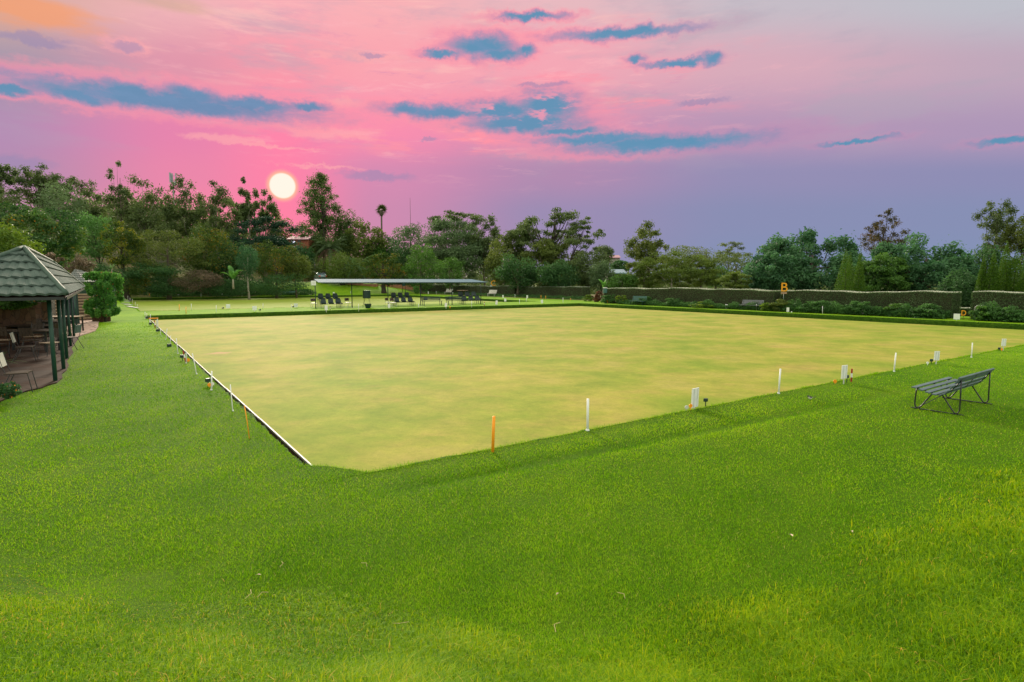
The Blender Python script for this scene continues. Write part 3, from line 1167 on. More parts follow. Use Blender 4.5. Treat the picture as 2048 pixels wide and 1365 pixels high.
def leaf_cloud(lobes, n, size, shell=0.45, aspect=0.5, droop=0.0, flat=0.0, upbias=0.25, lobevar=0.5, soft=0.0):
    """n leaf sprays spread through ellipsoid lobes: (points, normals, long axes, sizes, tints)"""
    L = np.array(lobes, float)
    w = (L[:, 3] * L[:, 4] * L[:, 5]) ** 0.62
    k = T.choice(len(L), n, p=w / w.sum())
    d = unit(T.normal(size=(n, 3)))
    rad = (shell + (1 - shell) * T.random(n)) ** 0.6 * T.uniform(.86, 1.10, n)
    if soft:                                   # thins out towards the rim of each bunch
        q_ = T.random(n) < soft
        rad[q_] = np.minimum(np.abs(T.normal(0, .68, q_.sum())), 1.25)
    p = L[k, :3] + d * rad[:, None] * L[k, 3:6]
    nr = unit(d * 0.8 + T.normal(size=(n, 3)) * .6 + np.array([0, 0, upbias]))
    t = unit(np.cross(nr, unit(T.normal(size=(n, 3)))))
    if droop:
        t = unit(t * (1 - droop) + np.array([0, 0, -1.0]) * droop)
        nr = unit(np.cross(t, unit(T.normal(size=(n, 3)))))
    if flat:
        nr = unit(nr * (1 - flat) + np.array([0, 0, 1.0]) * flat)
        t = unit(np.cross(nr, unit(T.normal(size=(n, 3)))))
    sz = size * T.uniform(.6, 1.4, n)
    lobe_t = T.random(len(L))
    tint = np.clip(lobevar * lobe_t[k] + (1 - lobevar) * T.random(n), 0, 1)
    return p, nr, t, sz, tint


def leaf_faces(p, nr, t, sz, aspect):
    b = unit(np.cross(nr, t))
    l_ = t * sz[:, None]
    w_ = b * (sz * aspect)[:, None]
    bend = nr * (sz * .18)[:, None]
    return np.stack([p - l_ * .6 - bend, p + w_ * .6, p + l_ * .7 - bend, p - w_ * .6], 1).reshape(-1, 3)


def crown_obj(name, lobes, n, size, mats, parent, aspect=0.5, flowers=0.0, fsize=None, **k):
    p, nr, t, sz, tint = leaf_cloud(lobes, n, size, **k)
    mi = np.zeros(n, np.int32)
    if flowers:
        f = T.random(n) < flowers
        mi[f] = 1
        sz[f] = (fsize or size * .8) * T.uniform(.7, 1.3, f.sum())
        p[f] += nr[f] * size * .3
    return quads_np(name, leaf_faces(p, nr, t, sz, aspect), 4, mats, tint, mi, parent)


def trunk_obj(name, base_r, top, lobes, m, parent, limbs=6, bend=0.05, split=0.35, start=(0, 0, 0), wob=1.0):
    """tapered trunk from the local origin to `top`, with limbs reaching for the lobes"""
    b = MB()
    top = Vector(top)
    s0 = Vector(start)
    H_ = (top - s0).length
    pts, rs = [], []
    kx, ky = T.uniform(-1, 1, 2) * bend * H_
    N_ = 7
    for i in range(N_ + 1):
        t = i / N_
        q = s0.lerp(top, t)
        q += Vector((kx, ky, 0)) * math.sin(t * math.pi) * wob
        if i == 0:
            q.z -= .4
        pts.append(q)
        rs.append(base_r * (1.25 if i == 0 else 1 - .72 * t))
    b.tube(pts, rs, 7)
    L = sorted(lobes, key=lambda l: -l[2] if limbs > 10 else -(l[3] * l[4] * l[5]))[:max(limbs * 2, 1)]
    T_ = list(range(len(L)))
    T.shuffle(T_)
    for q in T_[:limbs]:
        l = L[q]
        t = T.uniform(split, .9)
        i = int(t * N_)
        a = pts[i].lerp(pts[i + 1], t * N_ - i)
        e = Vector(l[:3]) + Vector(T.normal(size=3)) * l[3] * .25
        mid = a.lerp(e, .5) + Vector((0, 0, -.06 * (e - a).length)) + Vector(T.normal(size=3)) * .05 * (e - a).length
        r0 = base_r * (1 - .72 * t) * .62
        b.tube([a, a.lerp(mid, .55), mid, e], [r0, r0 * .8, r0 * .6, r0 * .2], 5)
    return b.build(name, m, parent, smooth=True)


def lobes_dense(w, d, hh, n=26, zc=0.0, flat=1.0, rl=(.24, .36), far=(.50, .70)):
    """a full rounded crown, local origin at its middle"""
    out = [(0, 0, zc - hh * .05, w * .34, d * .34, hh * .36)]
    for _ in range(n):
        v = unit(T.normal(size=3))
        v[2] = v[2] * .9 + .12
        s = T.uniform(*far)
        r = T.uniform(*rl)
        out.append((v[0] * w / 2 * s, v[1] * d / 2 * s, zc + v[2] * hh / 2 * s, w / 2 * r, d / 2 * r, hh / 2 * r * T.uniform(.7, 1.0) * flat))
    return out


def lobes_gum(w, d, hh, n=40, r=(.10, .19), top=.35, fl=.6):
    """open crown of separate leaf bunches, thinner towards the top and sides"""
    out = []
    for _ in range(n):
        v = unit(T.normal(size=3))
        s = T.random() ** .45
        z = v[2] * s
        k = 1.0 - top * max(0, z)
        rr = T.uniform(*r)
        out.append((v[0] * w / 2 * s * k * .95, v[1] * d / 2 * s * k * .95, z * hh / 2 * .95, w / 2 * rr * 1.25, d / 2 * rr * 1.25, hh / 2 * rr * fl * 1.3))
    return out


def lobes_cone(w, hh, layers=9, per=6, gap=.15, r=.22, sharp=1.0, tip=True):
    out = []
    for i in range(layers):
        t = i / (layers - 1)
        rad = w / 2 * (1 - t) ** sharp
        m = max(2, int(per * (1 - t) + 2))
        a0 = T.uniform(0, 6.28)
        for k in range(m):
            if T.random() < gap:
                continue
            a = a0 + 6.28 * k / m + T.uniform(-.3, .3)
            q = T.uniform(.45, .85)
            rr = w / 2 * r * (1.15 - .75 * t)
            out.append((math.cos(a) * rad * q, math.sin(a) * rad * q, -hh / 2 + hh * t * .94 + T.uniform(-.02, .02) * hh, rr * 1.3, rr * 1.3, hh / layers * .5))
    if tip:
        out.append((0, 0, hh * .47, w * .03, w * .03, hh * .06))
    return out


def spot(px, Y=None, a=None, b=None):
    if a is not None:
        Y = Y_on_a(px, a)
    elif b is not None:
        Y = Y_on_b(px, b)
    p = D(px, 562, Y)
    return p.x, p.y


def plant(name, label, cat, px, top, bot, w, Y=None, a=None, b=None, style='dense', m='midleaf', n=2600, leaf=None, group=None,
          trunk='bark', tr=None, depth=.9, tpx=None, flowers=0.0, fm=None, parts=('crown', 'trunk'), nl=None, limbs=6, base_z=None, boxy=False, **kw):
    """a tree or shrub that shows its crown between rows top and bot, w pixels wide, at the given distance"""
    x, y = spot(px, Y, a, b)
    ztop, zbot = Ztop(top, y), Ztop(bot, y)
    W = w / F * y
    HH_ = ztop - zbot
    tx, ty = (x, y) if tpx is None else spot(tpx, y)
    z0 = h(tx, ty) if base_z is None else base_z
    zc = (ztop + zbot) / 2
    o = empty(name, (tx, ty, z0), 0, label, cat, group)
    c = Vector((x - tx, y - ty, zc - z0))
    Dp = W * depth
    if style == 'dense':
        lb = lobes_dense(W, Dp, HH_, nl or 28)
        k = dict(shell=.35, lobevar=.5)
    elif style == 'leafy':
        lb = lobes_dense(W, Dp, HH_, int((nl or 46) * 1.3), rl=(.11, .26), flat=.75, far=(.55, .86))
        k = dict(shell=.5, lobevar=.5, flat=.25)
    elif style == 'rag':                         # broad ragged cone of leaf bunches
        lb = []
        for i_ in range(nl or 90):
            t_ = T.random() ** 1.35
            a_ = T.uniform(0, 6.283)
            r_ = W / 2 * (1 - t_) ** .62 * T.uniform(.0, 1.0) ** .8
            q_ = W * T.uniform(.065, .145) * (1.12 - .6 * t_)
            lb.append((r_ * math.cos(a_), r_ * math.sin(a_), HH_ * (t_ - .5) + .08 * HH_ * (1 - r_ / W * 2) * T.uniform(-1, 1) * (1 - t_), q_, q_, q_ * T.uniform(.8, 1.5)))
        k = dict(shell=.0, lobevar=.5, soft=.38)
        n = int(n * 2.9)
    elif style == 'multi':                       # several crowns grown together, uneven on top
        lb = []
        for u_, v_, hz_, ww_ in ((-.30, .0, .88, .46), (.02, .1, .99, .50), (.31, -.05, .92, .44), (-.12, -.3, .62, .42), (.20, -.3, .66, .40), (-.42, .1, .62, .30), (.44, .0, .66, .30)):
            sub_ = lobes_dense(W * ww_, Dp * .55, HH_ * hz_, 26, rl=(.15, .32), flat=.7, far=(.45, .66))
            lb += [(q[0] + u_ * W, q[1] + v_ * Dp, q[2] - HH_ / 2 * (1 - hz_), *q[3:]) for q in sub_]
        k = dict(shell=.45, lobevar=.6, flat=.25, soft=.15)
    elif style == 'gum':
        lb = lobes_gum(W, Dp, HH_, nl or 44, r=(.13, .23))
        k = dict(shell=.1, lobevar=.55, droop=.3, soft=.38)
    elif style == 'sparse':
        lb = lobes_gum(W, Dp, HH_, nl or 26, r=(.09, .17), top=.2)
        k = dict(shell=.0, lobevar=.5, droop=.3, soft=.35)
    elif style == 'flat':
        lb = lobes_gum(W, Dp, HH_, int((nl or 40) * 1.3), r=(.13, .25), top=.1, fl=.55)
        k = dict(shell=.15, lobevar=.55, flat=.3, soft=.3)
    elif style == 'cone':
        lb = lobes_cone(W, HH_, layers=nl or 12, per=9, gap=.08, r=.36, sharp=.55)
        k = dict(shell=.1, lobevar=.5)
    elif style == 'fir':
        lb = lobes_cone(W, HH_, layers=nl or 11, per=5, gap=.2, r=.20, sharp=.8)
        k = dict(shell=.05, lobevar=.5, flat=.35)
    elif style == 'cypress':
        lb = [(0, 0, -HH_ / 2 + HH_ * t, W / 2 * (1 - t ** 1.7) * .96 + .02, W / 2 * (1 - t ** 1.7) * .96 + .02, HH_ * .08) for t in np.linspace(.04, .95, 16)]
        k = dict(shell=.9, lobevar=.15, droop=-.3)
    if boxy:                                     # clipped to a rounded block
        for i_ in range(len(lb)):
            v = T.uniform(-1, 1, 3)
            ax = T.integers(0, 3)
            v[ax] = math.copysign(1, v[ax])
            lb[i_] = (v[0] * W * .38, v[1] * Dp * .38, v[2] * HH_ * .40 + (.04 * HH_), W * T.uniform(.09, .14), Dp * T.uniform(.09, .14), HH_ * T.uniform(.07, .11))
        lb.append((0, 0, 0, W * .36, Dp * .36, HH_ * .40))
    k.update(kw)
    # bring the lobes out to the full width and height of the crown
    A_ = np.array(lb, float)
    for ax, full in ((0, W), (1, Dp), (2, HH_)):
        lo = np.sort(A_[:, ax] - A_[:, ax + 3] * .92)[:3].mean() if len(A_) > 12 else (A_[:, ax] - A_[:, ax + 3] * .92).min()
        hi = np.sort(A_[:, ax] + A_[:, ax + 3] * .92)[-3:].mean() if len(A_) > 12 else (A_[:, ax] + A_[:, ax + 3] * .92).max()
        f_ = full / (hi - lo)
        A_[:, ax] = (A_[:, ax] - (lo + hi) / 2) * f_
        A_[:, ax + 3] *= f_
    lb = A_.tolist()
    if style in ('gum', 'flat', 'cone'):
        n = int(n * 2.5)
    elif style in ('dense', 'leafy'):
        n = int(n * 1.45)
    elif style in ('sparse', 'fir'):
        n = int(n * 1.9)
    lb = [(q[0] + c.x, q[1] + c.y, q[2] + c.z, q[3], q[4], q[5]) for q in lb]
    ls = leaf or max(.10, .0027 * y)
    mats = [M[m]] + ([M[fm]] if fm else [])
    crown_obj(parts[0], lb, n, ls, mats, o, flowers=flowers, fsize=ls * .7, **k)
    if trunk:
        r0 = tr or max(.05, W * .03)
        tl = {'cone': .46, 'fir': .46, 'cypress': .2}.get(style, .12)
        trunk_obj(parts[1], r0, c + Vector((0, 0, HH_ * (.30 if style == 'sparse' else tl))), lb, M[trunk], o, limbs={'gum': 14, 'sparse': max(limbs, 22), 'rag': 16, 'flat': 12}.get(style, limbs), split=.40)
    return o


# ---- the ridge of gum trees against the sky, from the left
GR = 'trees along the hilltop on the left'
plant('gum_tree', 'tall thin tufted gum tree at the far left edge of the hilltop', 'tree', 18, 328, 420, 58, Y=112, style='gum', m='gum', n=2000, group=GR, tpx=14, nl=26)
plant('gum_tree', 'dark low bushy tree under the thin gum tree at the far left edge', 'tree', 40, 385, 470, 110, Y=108, style='dense', m='gum', n=2600, group=GR)
plant('gum_tree', 'open topped gum tree left of the round grey green tree on the hilltop', 'tree', 92, 338, 440, 88, Y=114, style='flat', m='gum', n=2400, group=GR, nl=34)
plant('gum_tree', 'flat topped gum tree rising just behind the round grey green tree', 'tree', 132, 343, 440, 84, Y=116, style='flat', m='gum', n=2400, group=GR, nl=34)
plant('round_tree', 'round dense grey green tree on the hill behind the orange flushed bush', 'tree', 128, 362, 500, 104, Y=102, style='dense', m='gumgrey', n=3600, group=GR)
plant('gum_tree', 'dark gum tree between the round grey green tree and the wispy tall gum', 'tree', 200, 372, 500, 104, Y=110, style='gum', m='gum', n=3600, group=GR, nl=60)
plant('gum_tree', 'tall wispy gum tree with a few bare tufts above the hilltop', 'tree', 254, 335, 440, 52, Y=108, style='sparse', m='gum', n=1000, group=GR, nl=18)
plant('gum_tree', 'big dense olive gum tree left of the antenna mast', 'tree', 300, 356, 525, 150, Y=112, style='gum', m='gum', n=6500, group=GR, nl=90, trunk='palebark')
plant('gum_tree', 'gum tree with ragged top just right of the antenna mast', 'tree', 382, 358, 500, 84, Y=114, style='gum', m='gum', n=3000, group=GR, nl=46, trunk='palebark')
plant('gum_tree', 'gum tree with rounded open crown and forked pale trunk on the hilltop', 'tree', 440, 369, 500, 96, Y=112, style='gum', m='gum', n=3400, group=GR, nl=52, trunk='palebark')
plant('gum_tree', 'low gum tree filling the dip between the forked gum and the narrow gum', 'tree', 478, 398, 480, 60, Y=118, style='gum', m='gum', n=1800, group=GR, nl=30)
plant('gum_tree', 'narrow thin gum tree with small top just left of the setting sun', 'tree', 505, 369, 470, 40, Y=116, style='gum', m='gum', n=1500, group=GR, nl=26, trunk='palebark')
plant('gum_tree', 'spiky dark tree on the slope below and left of the setting sun', 'tree', 532, 388, 480, 62, Y=120, style='gum', m='pine', n=2200, group=GR, nl=34)
plant('gum_tree', 'small bushy tree low on the ridge right under the setting sun', 'tree', 566, 434, 500, 60, Y=128, style='dense', m='olive', n=1800, group=GR)
plant('cedar_tree', 'dark blue green cedar with layered branches below the setting sun', 'tree', 535, 436, 515, 130, Y=108, style='flat', m='cedar', n=4200, group=GR, nl=36, flat=.5)
plant('tall_pine', 'tall broad pine tree standing alone against the sky right of the sun', 'tree', 649, 343, 520, 140, Y=128, style='rag', m='pine', n=9500, leaf=.30, group=GR, nl=120, trunk='darkbark', tr=.40, tpx=648)
plant('gum_tree', 'dark tree behind the pine on the right, sloping down to the fan palm', 'tree', 700, 425, 520, 70, Y=132, style='dense', m='pine', n=2400, group=GR)
plant('garden_tree', 'yellow green tree between the pine and the tall fan palm', 'tree', 738, 445, 520, 84, Y=126, style='leafy', m='olive', n=3400, group=GR)
plant('garden_tree', 'dark green tree behind the foot of the tall fan palm', 'tree', 790, 472, 540, 70, Y=128, style='dense', m='darkleaf', n=2200, group=GR)

# ---- garden on the left slope
GG = 'trees and shrubs of the hillside garden'
plant('flowering_tree', 'large glossy dark bush flushed orange, behind the tiled pavilion roof', 'tree', 78, 410, 555, 168, Y=48, style='leafy', m='tulip', n=9000, leaf=.20, group=GG, nl=54, base_z=1.5)
plant('garden_shrub', 'bright yellow green shrub at the left edge above the pavilion roof', 'shrub', 14, 446, 540, 110, Y=34, style='dense', m='bedyel', n=4200, leaf=.13, group=GG, base_z=1.2)
plant('garden_tree', 'light green round tree standing on the bare slope behind the pavilion', 'tree', 192, 426, 520, 86, Y=84, style='dense', m='lightleaf', n=3800, group=GG, trunk='darkbark')
plant('garden_tree', 'dark tree with yellow tipped leaves and stout trunk at the top of the garden', 'tree', 248, 443, 532, 84, Y=80, style='leafy', m='yeltip', n=4200, leaf=.19, group=GG, tpx=253, trunk='darkbark', tr=.35)
plant('garden_tree', 'broad olive brown bush tree right of the yellow tipped tree', 'tree', 338, 458, 568, 150, Y=86, style='leafy', m='olive', n=7500, leaf=.19, group=GG, nl=60, tpx=336)
plant('garden_tree', 'dark green tree with bluish top right behind the olive brown bush tree', 'tree', 418, 450, 575, 118, Y=92, style='dense', m='orangeleaf', n=5600, group=GG, nl=40)
plant('garden_tree', 'dark green leafy mass between the orange flushed tree and the little lollipop tree', 'tree', 462, 478, 585, 90, Y=94, style='dense', m='darkleaf', n=3800, group=GG)
plant('lollipop_tree', 'small neat green tree with clipped oval crown on a double pale trunk', 'tree', 498, 490, 556, 44, Y=87, style='dense', m='blueleaf', n=2600, leaf=.15, group=GG, trunk='palebark', tr=.16, limbs=3, tpx=497)
plant('garden_tree', 'golden olive bush tree right of the little lollipop tree', 'tree', 552, 483, 580, 92, Y=94, style='leafy', m='orangeleaf', n=5200, leaf=.18, group=GG, nl=50)
plant('garden_tree', 'dark drooping bush at the right end of the garden beside the red earth bank', 'tree', 592, 505, 562, 62, Y=95, style='dense', m='olive', n=2600, group=GG)
plant('garden_shrub', 'wide buff pink shrub low in the hillside garden', 'shrub', 398, 540, 582, 98, Y=84, style='dense', m='pinkshrub', n=4200, leaf=.15, group=GG, trunk=None)
plant('garden_shrub', 'green and rusty shrub above the flower bed left of the buff pink shrub', 'shrub', 268, 540, 592, 62, Y=81, style='dense', m='orangeleaf', n=2800, leaf=.15, group=GG, trunk=None)
plant('garden_shrub', 'dark green shrub between the rusty shrub and the buff pink shrub', 'shrub', 322, 552, 594, 60, Y=82, style='dense', m='darkleaf', n=2600, leaf=.15, group=GG, trunk=None)
plant('garden_shrub', 'brown leaved shrub on the bare slope behind the pavilion roof end', 'shrub', 152, 512, 560, 60, Y=56, style='dense', m='pinkshrub', n=2200, leaf=.15, group=GG, trunk=None)
plant('garden_shrub', 'pink flowered twiggy bush poking above the far end of the pavilion roof', 'shrub', 106, 506, 545, 34, Y=40, style='sparse', m='pinkshrub', n=700, leaf=.12, group=GG, trunk=None)
plant('garden_shrub', 'dark green shrub wall above the flowering bush beside the steps', 'shrub', 205, 528, 590, 90, Y=74, style='dense', m='darkleaf', n=3600, leaf=.16, group=GG, trunk=None)
plant('garden_shrub', 'low dark hedge shrub running under the yellow tipped tree', 'shrub', 300, 524, 560, 110, Y=82, style='dense', m='darkleaf', n=3200, leaf=.16, group=GG, trunk=None)
plant('garden_shrub', 'dark green undergrowth below the golden olive bush tree', 'shrub', 555, 548, 592, 120, Y=91, style='dense', m='darkleaf', n=3400, leaf=.16, group=GG, trunk=None)
plant('garden_shrub', 'dark green undergrowth below the lollipop tree', 'shrub', 455, 556, 594, 110, Y=87, style='dense', m='darkleaf', n=3400, leaf=.16, group=GG, trunk=None, flowers=.0)
plant('flowering_shrub', 'big clipped bush with coral red flowers beside the stone steps', 'shrub', 206, 543, 634, 62, Y=35.5, style='dense', m='bougain', n=11000, leaf=.095, nl=60, flowers=.010, fm='flower_red', boxy=True, group=None, base_z=0.0, trunk='darkbark', tr=.08)

plant('garden_tree', 'dark rounded bush tree just below the red brick house on the hill', 'tree', 596, 486, 545, 66, Y=117, style='dense', m='darkleaf', n=2600, group=GG)

# ---- behind the shelter
GS = 'trees and shrubs behind the shelter'
plant('garden_tree', 'olive green bush standing on the lawn slope behind the left part of the shelter roof', 'tree', 690, 503, 572, 96, Y=116, style='dense', m='oliveyel', n=4000, leaf=.22, group=GS, tpx=684, trunk='darkbark', tr=.5)
plant('garden_tree', 'broad leaved bush with yellow tips behind the middle of the shelter roof', 'tree', 768, 506, 572, 82, Y=110, style='leafy', m='orangeleaf', n=3400, leaf=.26, group=GS, trunk='darkbark', tr=.5)
plant('garden_tree', 'dark round tree between the cycad and the broad leaved bush', 'tree', 752, 476, 530, 46, Y=126, style='dense', m='midleaf', n=1900, group=GS)
plant('garden_tree', 'bright mid green tree behind the shelter roof right of the broad leaved bush', 'tree', 842, 488, 580, 84, Y=112, style='leafy', m='midleaf', n=4600, leaf=.23, group=GS)
plant('garden_tree', 'smaller light green tree behind the right part of the shelter roof', 'tree', 900, 513, 575, 62, Y=108, style='leafy', m='midleaf', n=2800, leaf=.2, group=GS)
plant('gum_tree', 'rounded gum tree with dense top at the foot of the thin radio mast', 'tree', 822, 446, 540, 96, Y=140, style='dense', m='gumgrey', n=3800, group=GS)
plant('gum_tree', 'huge spreading grey green gum tree behind the right end of the shelter', 'tree', 905, 438, 572, 200, Y=128, style='gum', m='gumgrey', n=12000, group=GS, nl=130, trunk='palebark', tr=.5)
plant('gum_tree', 'thin umbrella topped gum tree poking above the huge spreading gum', 'tree', 915, 425, 470, 110, Y=136, style='flat', m='gum', n=1500, group=GS, nl=20)
plant('gum_tree', 'gum tree on the right flank of the huge spreading gum, leaning right', 'tree', 972, 438, 540, 70, Y=126, style='gum', m='gum', n=2800, group=GS, nl=40)
plant('garden_shrub', 'clipped round green bush at the end of the hedge row under the shelter roof', 'shrub', 832, 572, 588, 14, Y=103, style='dense', m='midleaf', n=700, leaf=.15, group=GS, trunk=None, base_z=.4)

# ---- middle: the acacia and the dark wood beneath it
GM = 'trees of the dark wood in the middle'
plant('acacia_tree', 'tall spreading acacia with an open top and a long bare limb to the right', 'tree', 1112, 421, 520, 160, Y=100, style='sparse', m='gum', n=5200, group=GM, nl=62, trunk='darkbark', tr=.45, tpx=1085, limbs=16)
plant('acacia_tree', 'thin leaning limb of foliage reaching out right of the spreading acacia', 'tree', 1168, 445, 500, 60, Y=98, style='sparse', m='gum', n=900, group=GM, nl=14, trunk='darkbark', tr=.18, tpx=1120, limbs=8)
plant('gum_tree', 'broad dark gum tree left of the spreading acacia', 'tree', 1045, 445, 540, 84, Y=104, style='gum', m='gum', n=4000, group=GM, nl=52, trunk='darkbark')
plant('wood_tree', 'dark tree filling the gap between the shelter end and the broad dark gum', 'tree', 1010, 470, 575, 86, Y=104, style='dense', m='olive', n=4200, group=GM)
plant('wood_tree', 'dark bushy tree directly below the open top of the acacia', 'tree', 1100, 478, 580, 120, Y=96, style='gum', m='olive', n=6000, group=GM, nl=80)
plant('wood_tree', 'dark blue green thicket tree behind the left hedges', 'tree', 1035, 510, 582, 90, Y=92, style='dense', m='darkleaf', n=3800, group=GM)
plant('wood_tree', 'dark thicket tree behind the hedge below the acacia limb', 'tree', 1118, 520, 582, 90, Y=88, style='dense', m='darkleaf', n=3600, group=GM)
plant('wood_tree', 'grey green rounded tree right of the acacia above the hedge gap', 'tree', 1180, 500, 582, 84, Y=90, style='dense', m='gum', n=3600, group=GM)
plant('wood_tree', 'soft green tree left of the blue roofed building', 'tree', 1205, 522, 584, 60, Y=84, style='dense', m='gumgrey', n=2400, group=GM)
plant('wood_tree', 'distant rounded tree left of the far pinkish roof', 'tree', 1205, 490, 530, 46, Y=150, style='dense', m='gum', n=1500, leaf=.34, group=GM)
plant('wood_tree', 'dark bush beside the far blue roof', 'tree', 1240, 521, 545, 40, Y=120, style='dense', m='darkleaf', n=1200, group=GM)
plant('wood_tree', 'dark bush tree behind the green bin at the hedge gap', 'tree', 1245, 548, 590, 70, Y=80, style='dense', m='midleaf', n=2600, group=GM)

# ---- right: behind the long hedges
GH = 'trees behind the long hedges'
plant('gum_tree', 'ragged topped gum tree standing alone right of the far roofs', 'tree', 1293, 452, 560, 92, Y=96, style='gum', m='olive', n=3400, group=GH, nl=40)
plant('umbrella_acacia', 'yellow green layered acacia with thin trunks behind the first long hedge', 'tree', 1345, 500, 578, 140, Y=78, style='flat', m='oliveyel', n=6500, leaf=.16, group=GH, nl=70, trunk='palebark', tr=.14)
plant('umbrella_acacia', 'smaller yellow green acacia left of the layered one', 'tree', 1290, 518, 578, 80, Y=80, style='flat', m='oliveyel', n=2800, leaf=.16, group=GH, nl=30, trunk='palebark', tr=.12)
plant('umbrella_acacia', 'rounder olive acacia right of the layered one', 'tree', 1405, 512, 578, 84, Y=80, style='flat', m='oliveyel', n=3600, leaf=.16, group=GH, nl=36, trunk='bark', tr=.14)
plant('far_tree', 'distant round tree on the skyline above the acacias', 'tree', 1380, 492, 540, 110, Y=170, style='dense', m='olive', n=2200, leaf=.36, group=GH)
plant('far_tree', 'distant thin umbrella tree on the skyline left of the big blue green tree', 'tree', 1458, 484, 525, 62, Y=160, style='flat', m='olive', n=1500, leaf=.3, group=GH, nl=24)
plant('far_tree', 'pale distant tree below the thin umbrella tree', 'tree', 1470, 502, 570, 100, Y=140, style='dense', m='gum', n=2600, leaf=.3, group=GH)
plant('far_tree', 'dark round distant tree between the acacias and the pale tree', 'tree', 1430, 530, 575, 60, Y=110, style='dense', m='darkleaf', n=1500, group=GH)
plant('umbrella_acacia', 'golden low acacia in front of the big blue green tree', 'tree', 1480, 545, 582, 90, Y=66, style='flat', m='oliveyel', n=3200, leaf=.14, group=GH, nl=34)
plant('broad_tree', 'huge broad blue green tree behind the B sign', 'tree', 1622, 455, 600, 226, Y=66, style='multi', m='blueleaf', n=24000, leaf=.27, group=GH, nl=110, trunk='darkbark', tr=.4, limbs=10)
plant('broad_tree', 'lower left shoulder of blue green branches beside the huge broad tree', 'tree', 1545, 505, 590, 90, Y=62, style='leafy', m='blueleaf', n=4800, leaf=.25, group=GH, nl=44, trunk='darkbark')
plant('brown_fir', 'brownish sparse fir tree standing above the trees on the right', 'tree', 1763, 419, 515, 92, Y=76, style='rag', nl=46, m='brownfir', n=1900, leaf=.17, group=GH, trunk='darkbark', tr=.22)
plant('broad_tree', 'wide green leafy tree behind the hedge end near the D sign', 'tree', 1850, 466, 600, 210, Y=56, style='multi', m='blueleaf', n=22000, leaf=.22, group=GH, nl=100, trunk='darkbark', limbs=10)
plant('broad_tree', 'green leafy tree between the cypresses and the wide tree', 'tree', 1778, 510, 600, 110, Y=56, style='leafy', m='midleaf', n=5400, leaf=.2, group=GH, nl=48, trunk='darkbark')
plant('broad_tree', 'dark foliage tree in the gap between the two right hedges', 'tree', 1925, 540, 640, 76, Y=48, style='dense', m='darkleaf', n=4200, leaf=.16, group=GH, trunk=None)
plant('dark_pine', 'dark ragged pine tree on the right skyline', 'tree', 1986, 404, 512, 72, Y=74, style='gum', m='gum', n=3200, leaf=.17, group=GH, nl=40, trunk='darkbark')
plant('gum_tree', 'olive brown tree at the right edge behind the cypresses', 'tree', 2040, 425, 545, 84, Y=72, style='gum', m='olive', n=4600, leaf=.17, group=GH, nl=60)
plant('broad_tree', 'dark green tree behind the right group of cypresses', 'tree', 1972, 492, 600, 110, Y=62, style='dense', m='darkleaf', n=4800, leaf=.2, group=GH)
plant('broad_tree', 'dark tree at the right edge of the view behind the last cypress', 'tree', 2085, 470, 610, 100, Y=62, style='dense', m='darkleaf', n=3600, leaf=.2, group=GH)
GC = 'clipped cypress trees behind the hedges'
for (px, top, w, Y, lab) in [
    (1689, 506, 36, 52, 'cone shaped cypress, left one of the pair right of the B sign'),
    (1698, 511, 26, 53.5, 'slim cypress tucked behind the left cypress of the pair near the B sign'),
    (1718, 505, 24, 52, 'slim pointed cypress, right one of the pair right of the B sign'),
    (1964, 519, 22, 45, 'short cypress at the left end of the right hand cypress group'),
    (1984, 508, 30, 44.5, 'second cypress from the left in the right hand cypress group'),
    (2008, 489, 30, 44.5, 'tallest cypress in the right hand cypress group'),
    (2029, 506, 36, 44, 'broad cypress right of the tallest one in the right hand group'),
    (2052, 535, 36, 43, 'cypress cut by the right edge of the view'),
]:
    plant('cypress', lab, 'cypress', px, top, 606, w, Y=Y, style='cypress', m='cypress', n=9000, leaf=.060, group=GC, trunk='darkbark', tr=.07, limbs=0)


# ---- far woodland beyond everything, filling the horizon
def wood_mass():
    lb = []
    for i_ in range(1350):
        az = T.uniform(R(-62), R(62)) if i_ < 1100 else T.uniform(R(-36), R(-9))
        Y = T.uniform(142, 235) if i_ < 1100 else T.uniform(140, 165)
        x = Y * math.tan(az)
        z0 = h(x, Y)
        hgt = T.uniform(6.5, 10.5) if az > R(-22) else T.uniform(5, 10)
        lb.append((x, Y, z0 + hgt * .5, T.uniform(4, 8), T.uniform(4, 7), hgt * .55))
    for _ in range(260):                         # the hill beyond the left edge of the view
        az = T.uniform(R(-84), R(-45))
        r_ = T.uniform(85, 170)
        x, Y = r_ * math.sin(az), r_ * math.cos(az)
        hgt = T.uniform(5, 10)
        lb.append((x, Y, h(x, Y) + hgt * .45, T.uniform(3, 7), T.uniform(3, 7), hgt * .55))
    p, nr, t, sz, tint = leaf_cloud(lb, 155000, .62, shell=.55)
    o = quads_np('distant_woodland', leaf_faces(p, nr, t, sz, .6), 4, [M['gum']], tint)
    tag(o, 'far dark green woodland reading as one mass along the horizon', 'woodland', kind='stuff')


wood_mass()
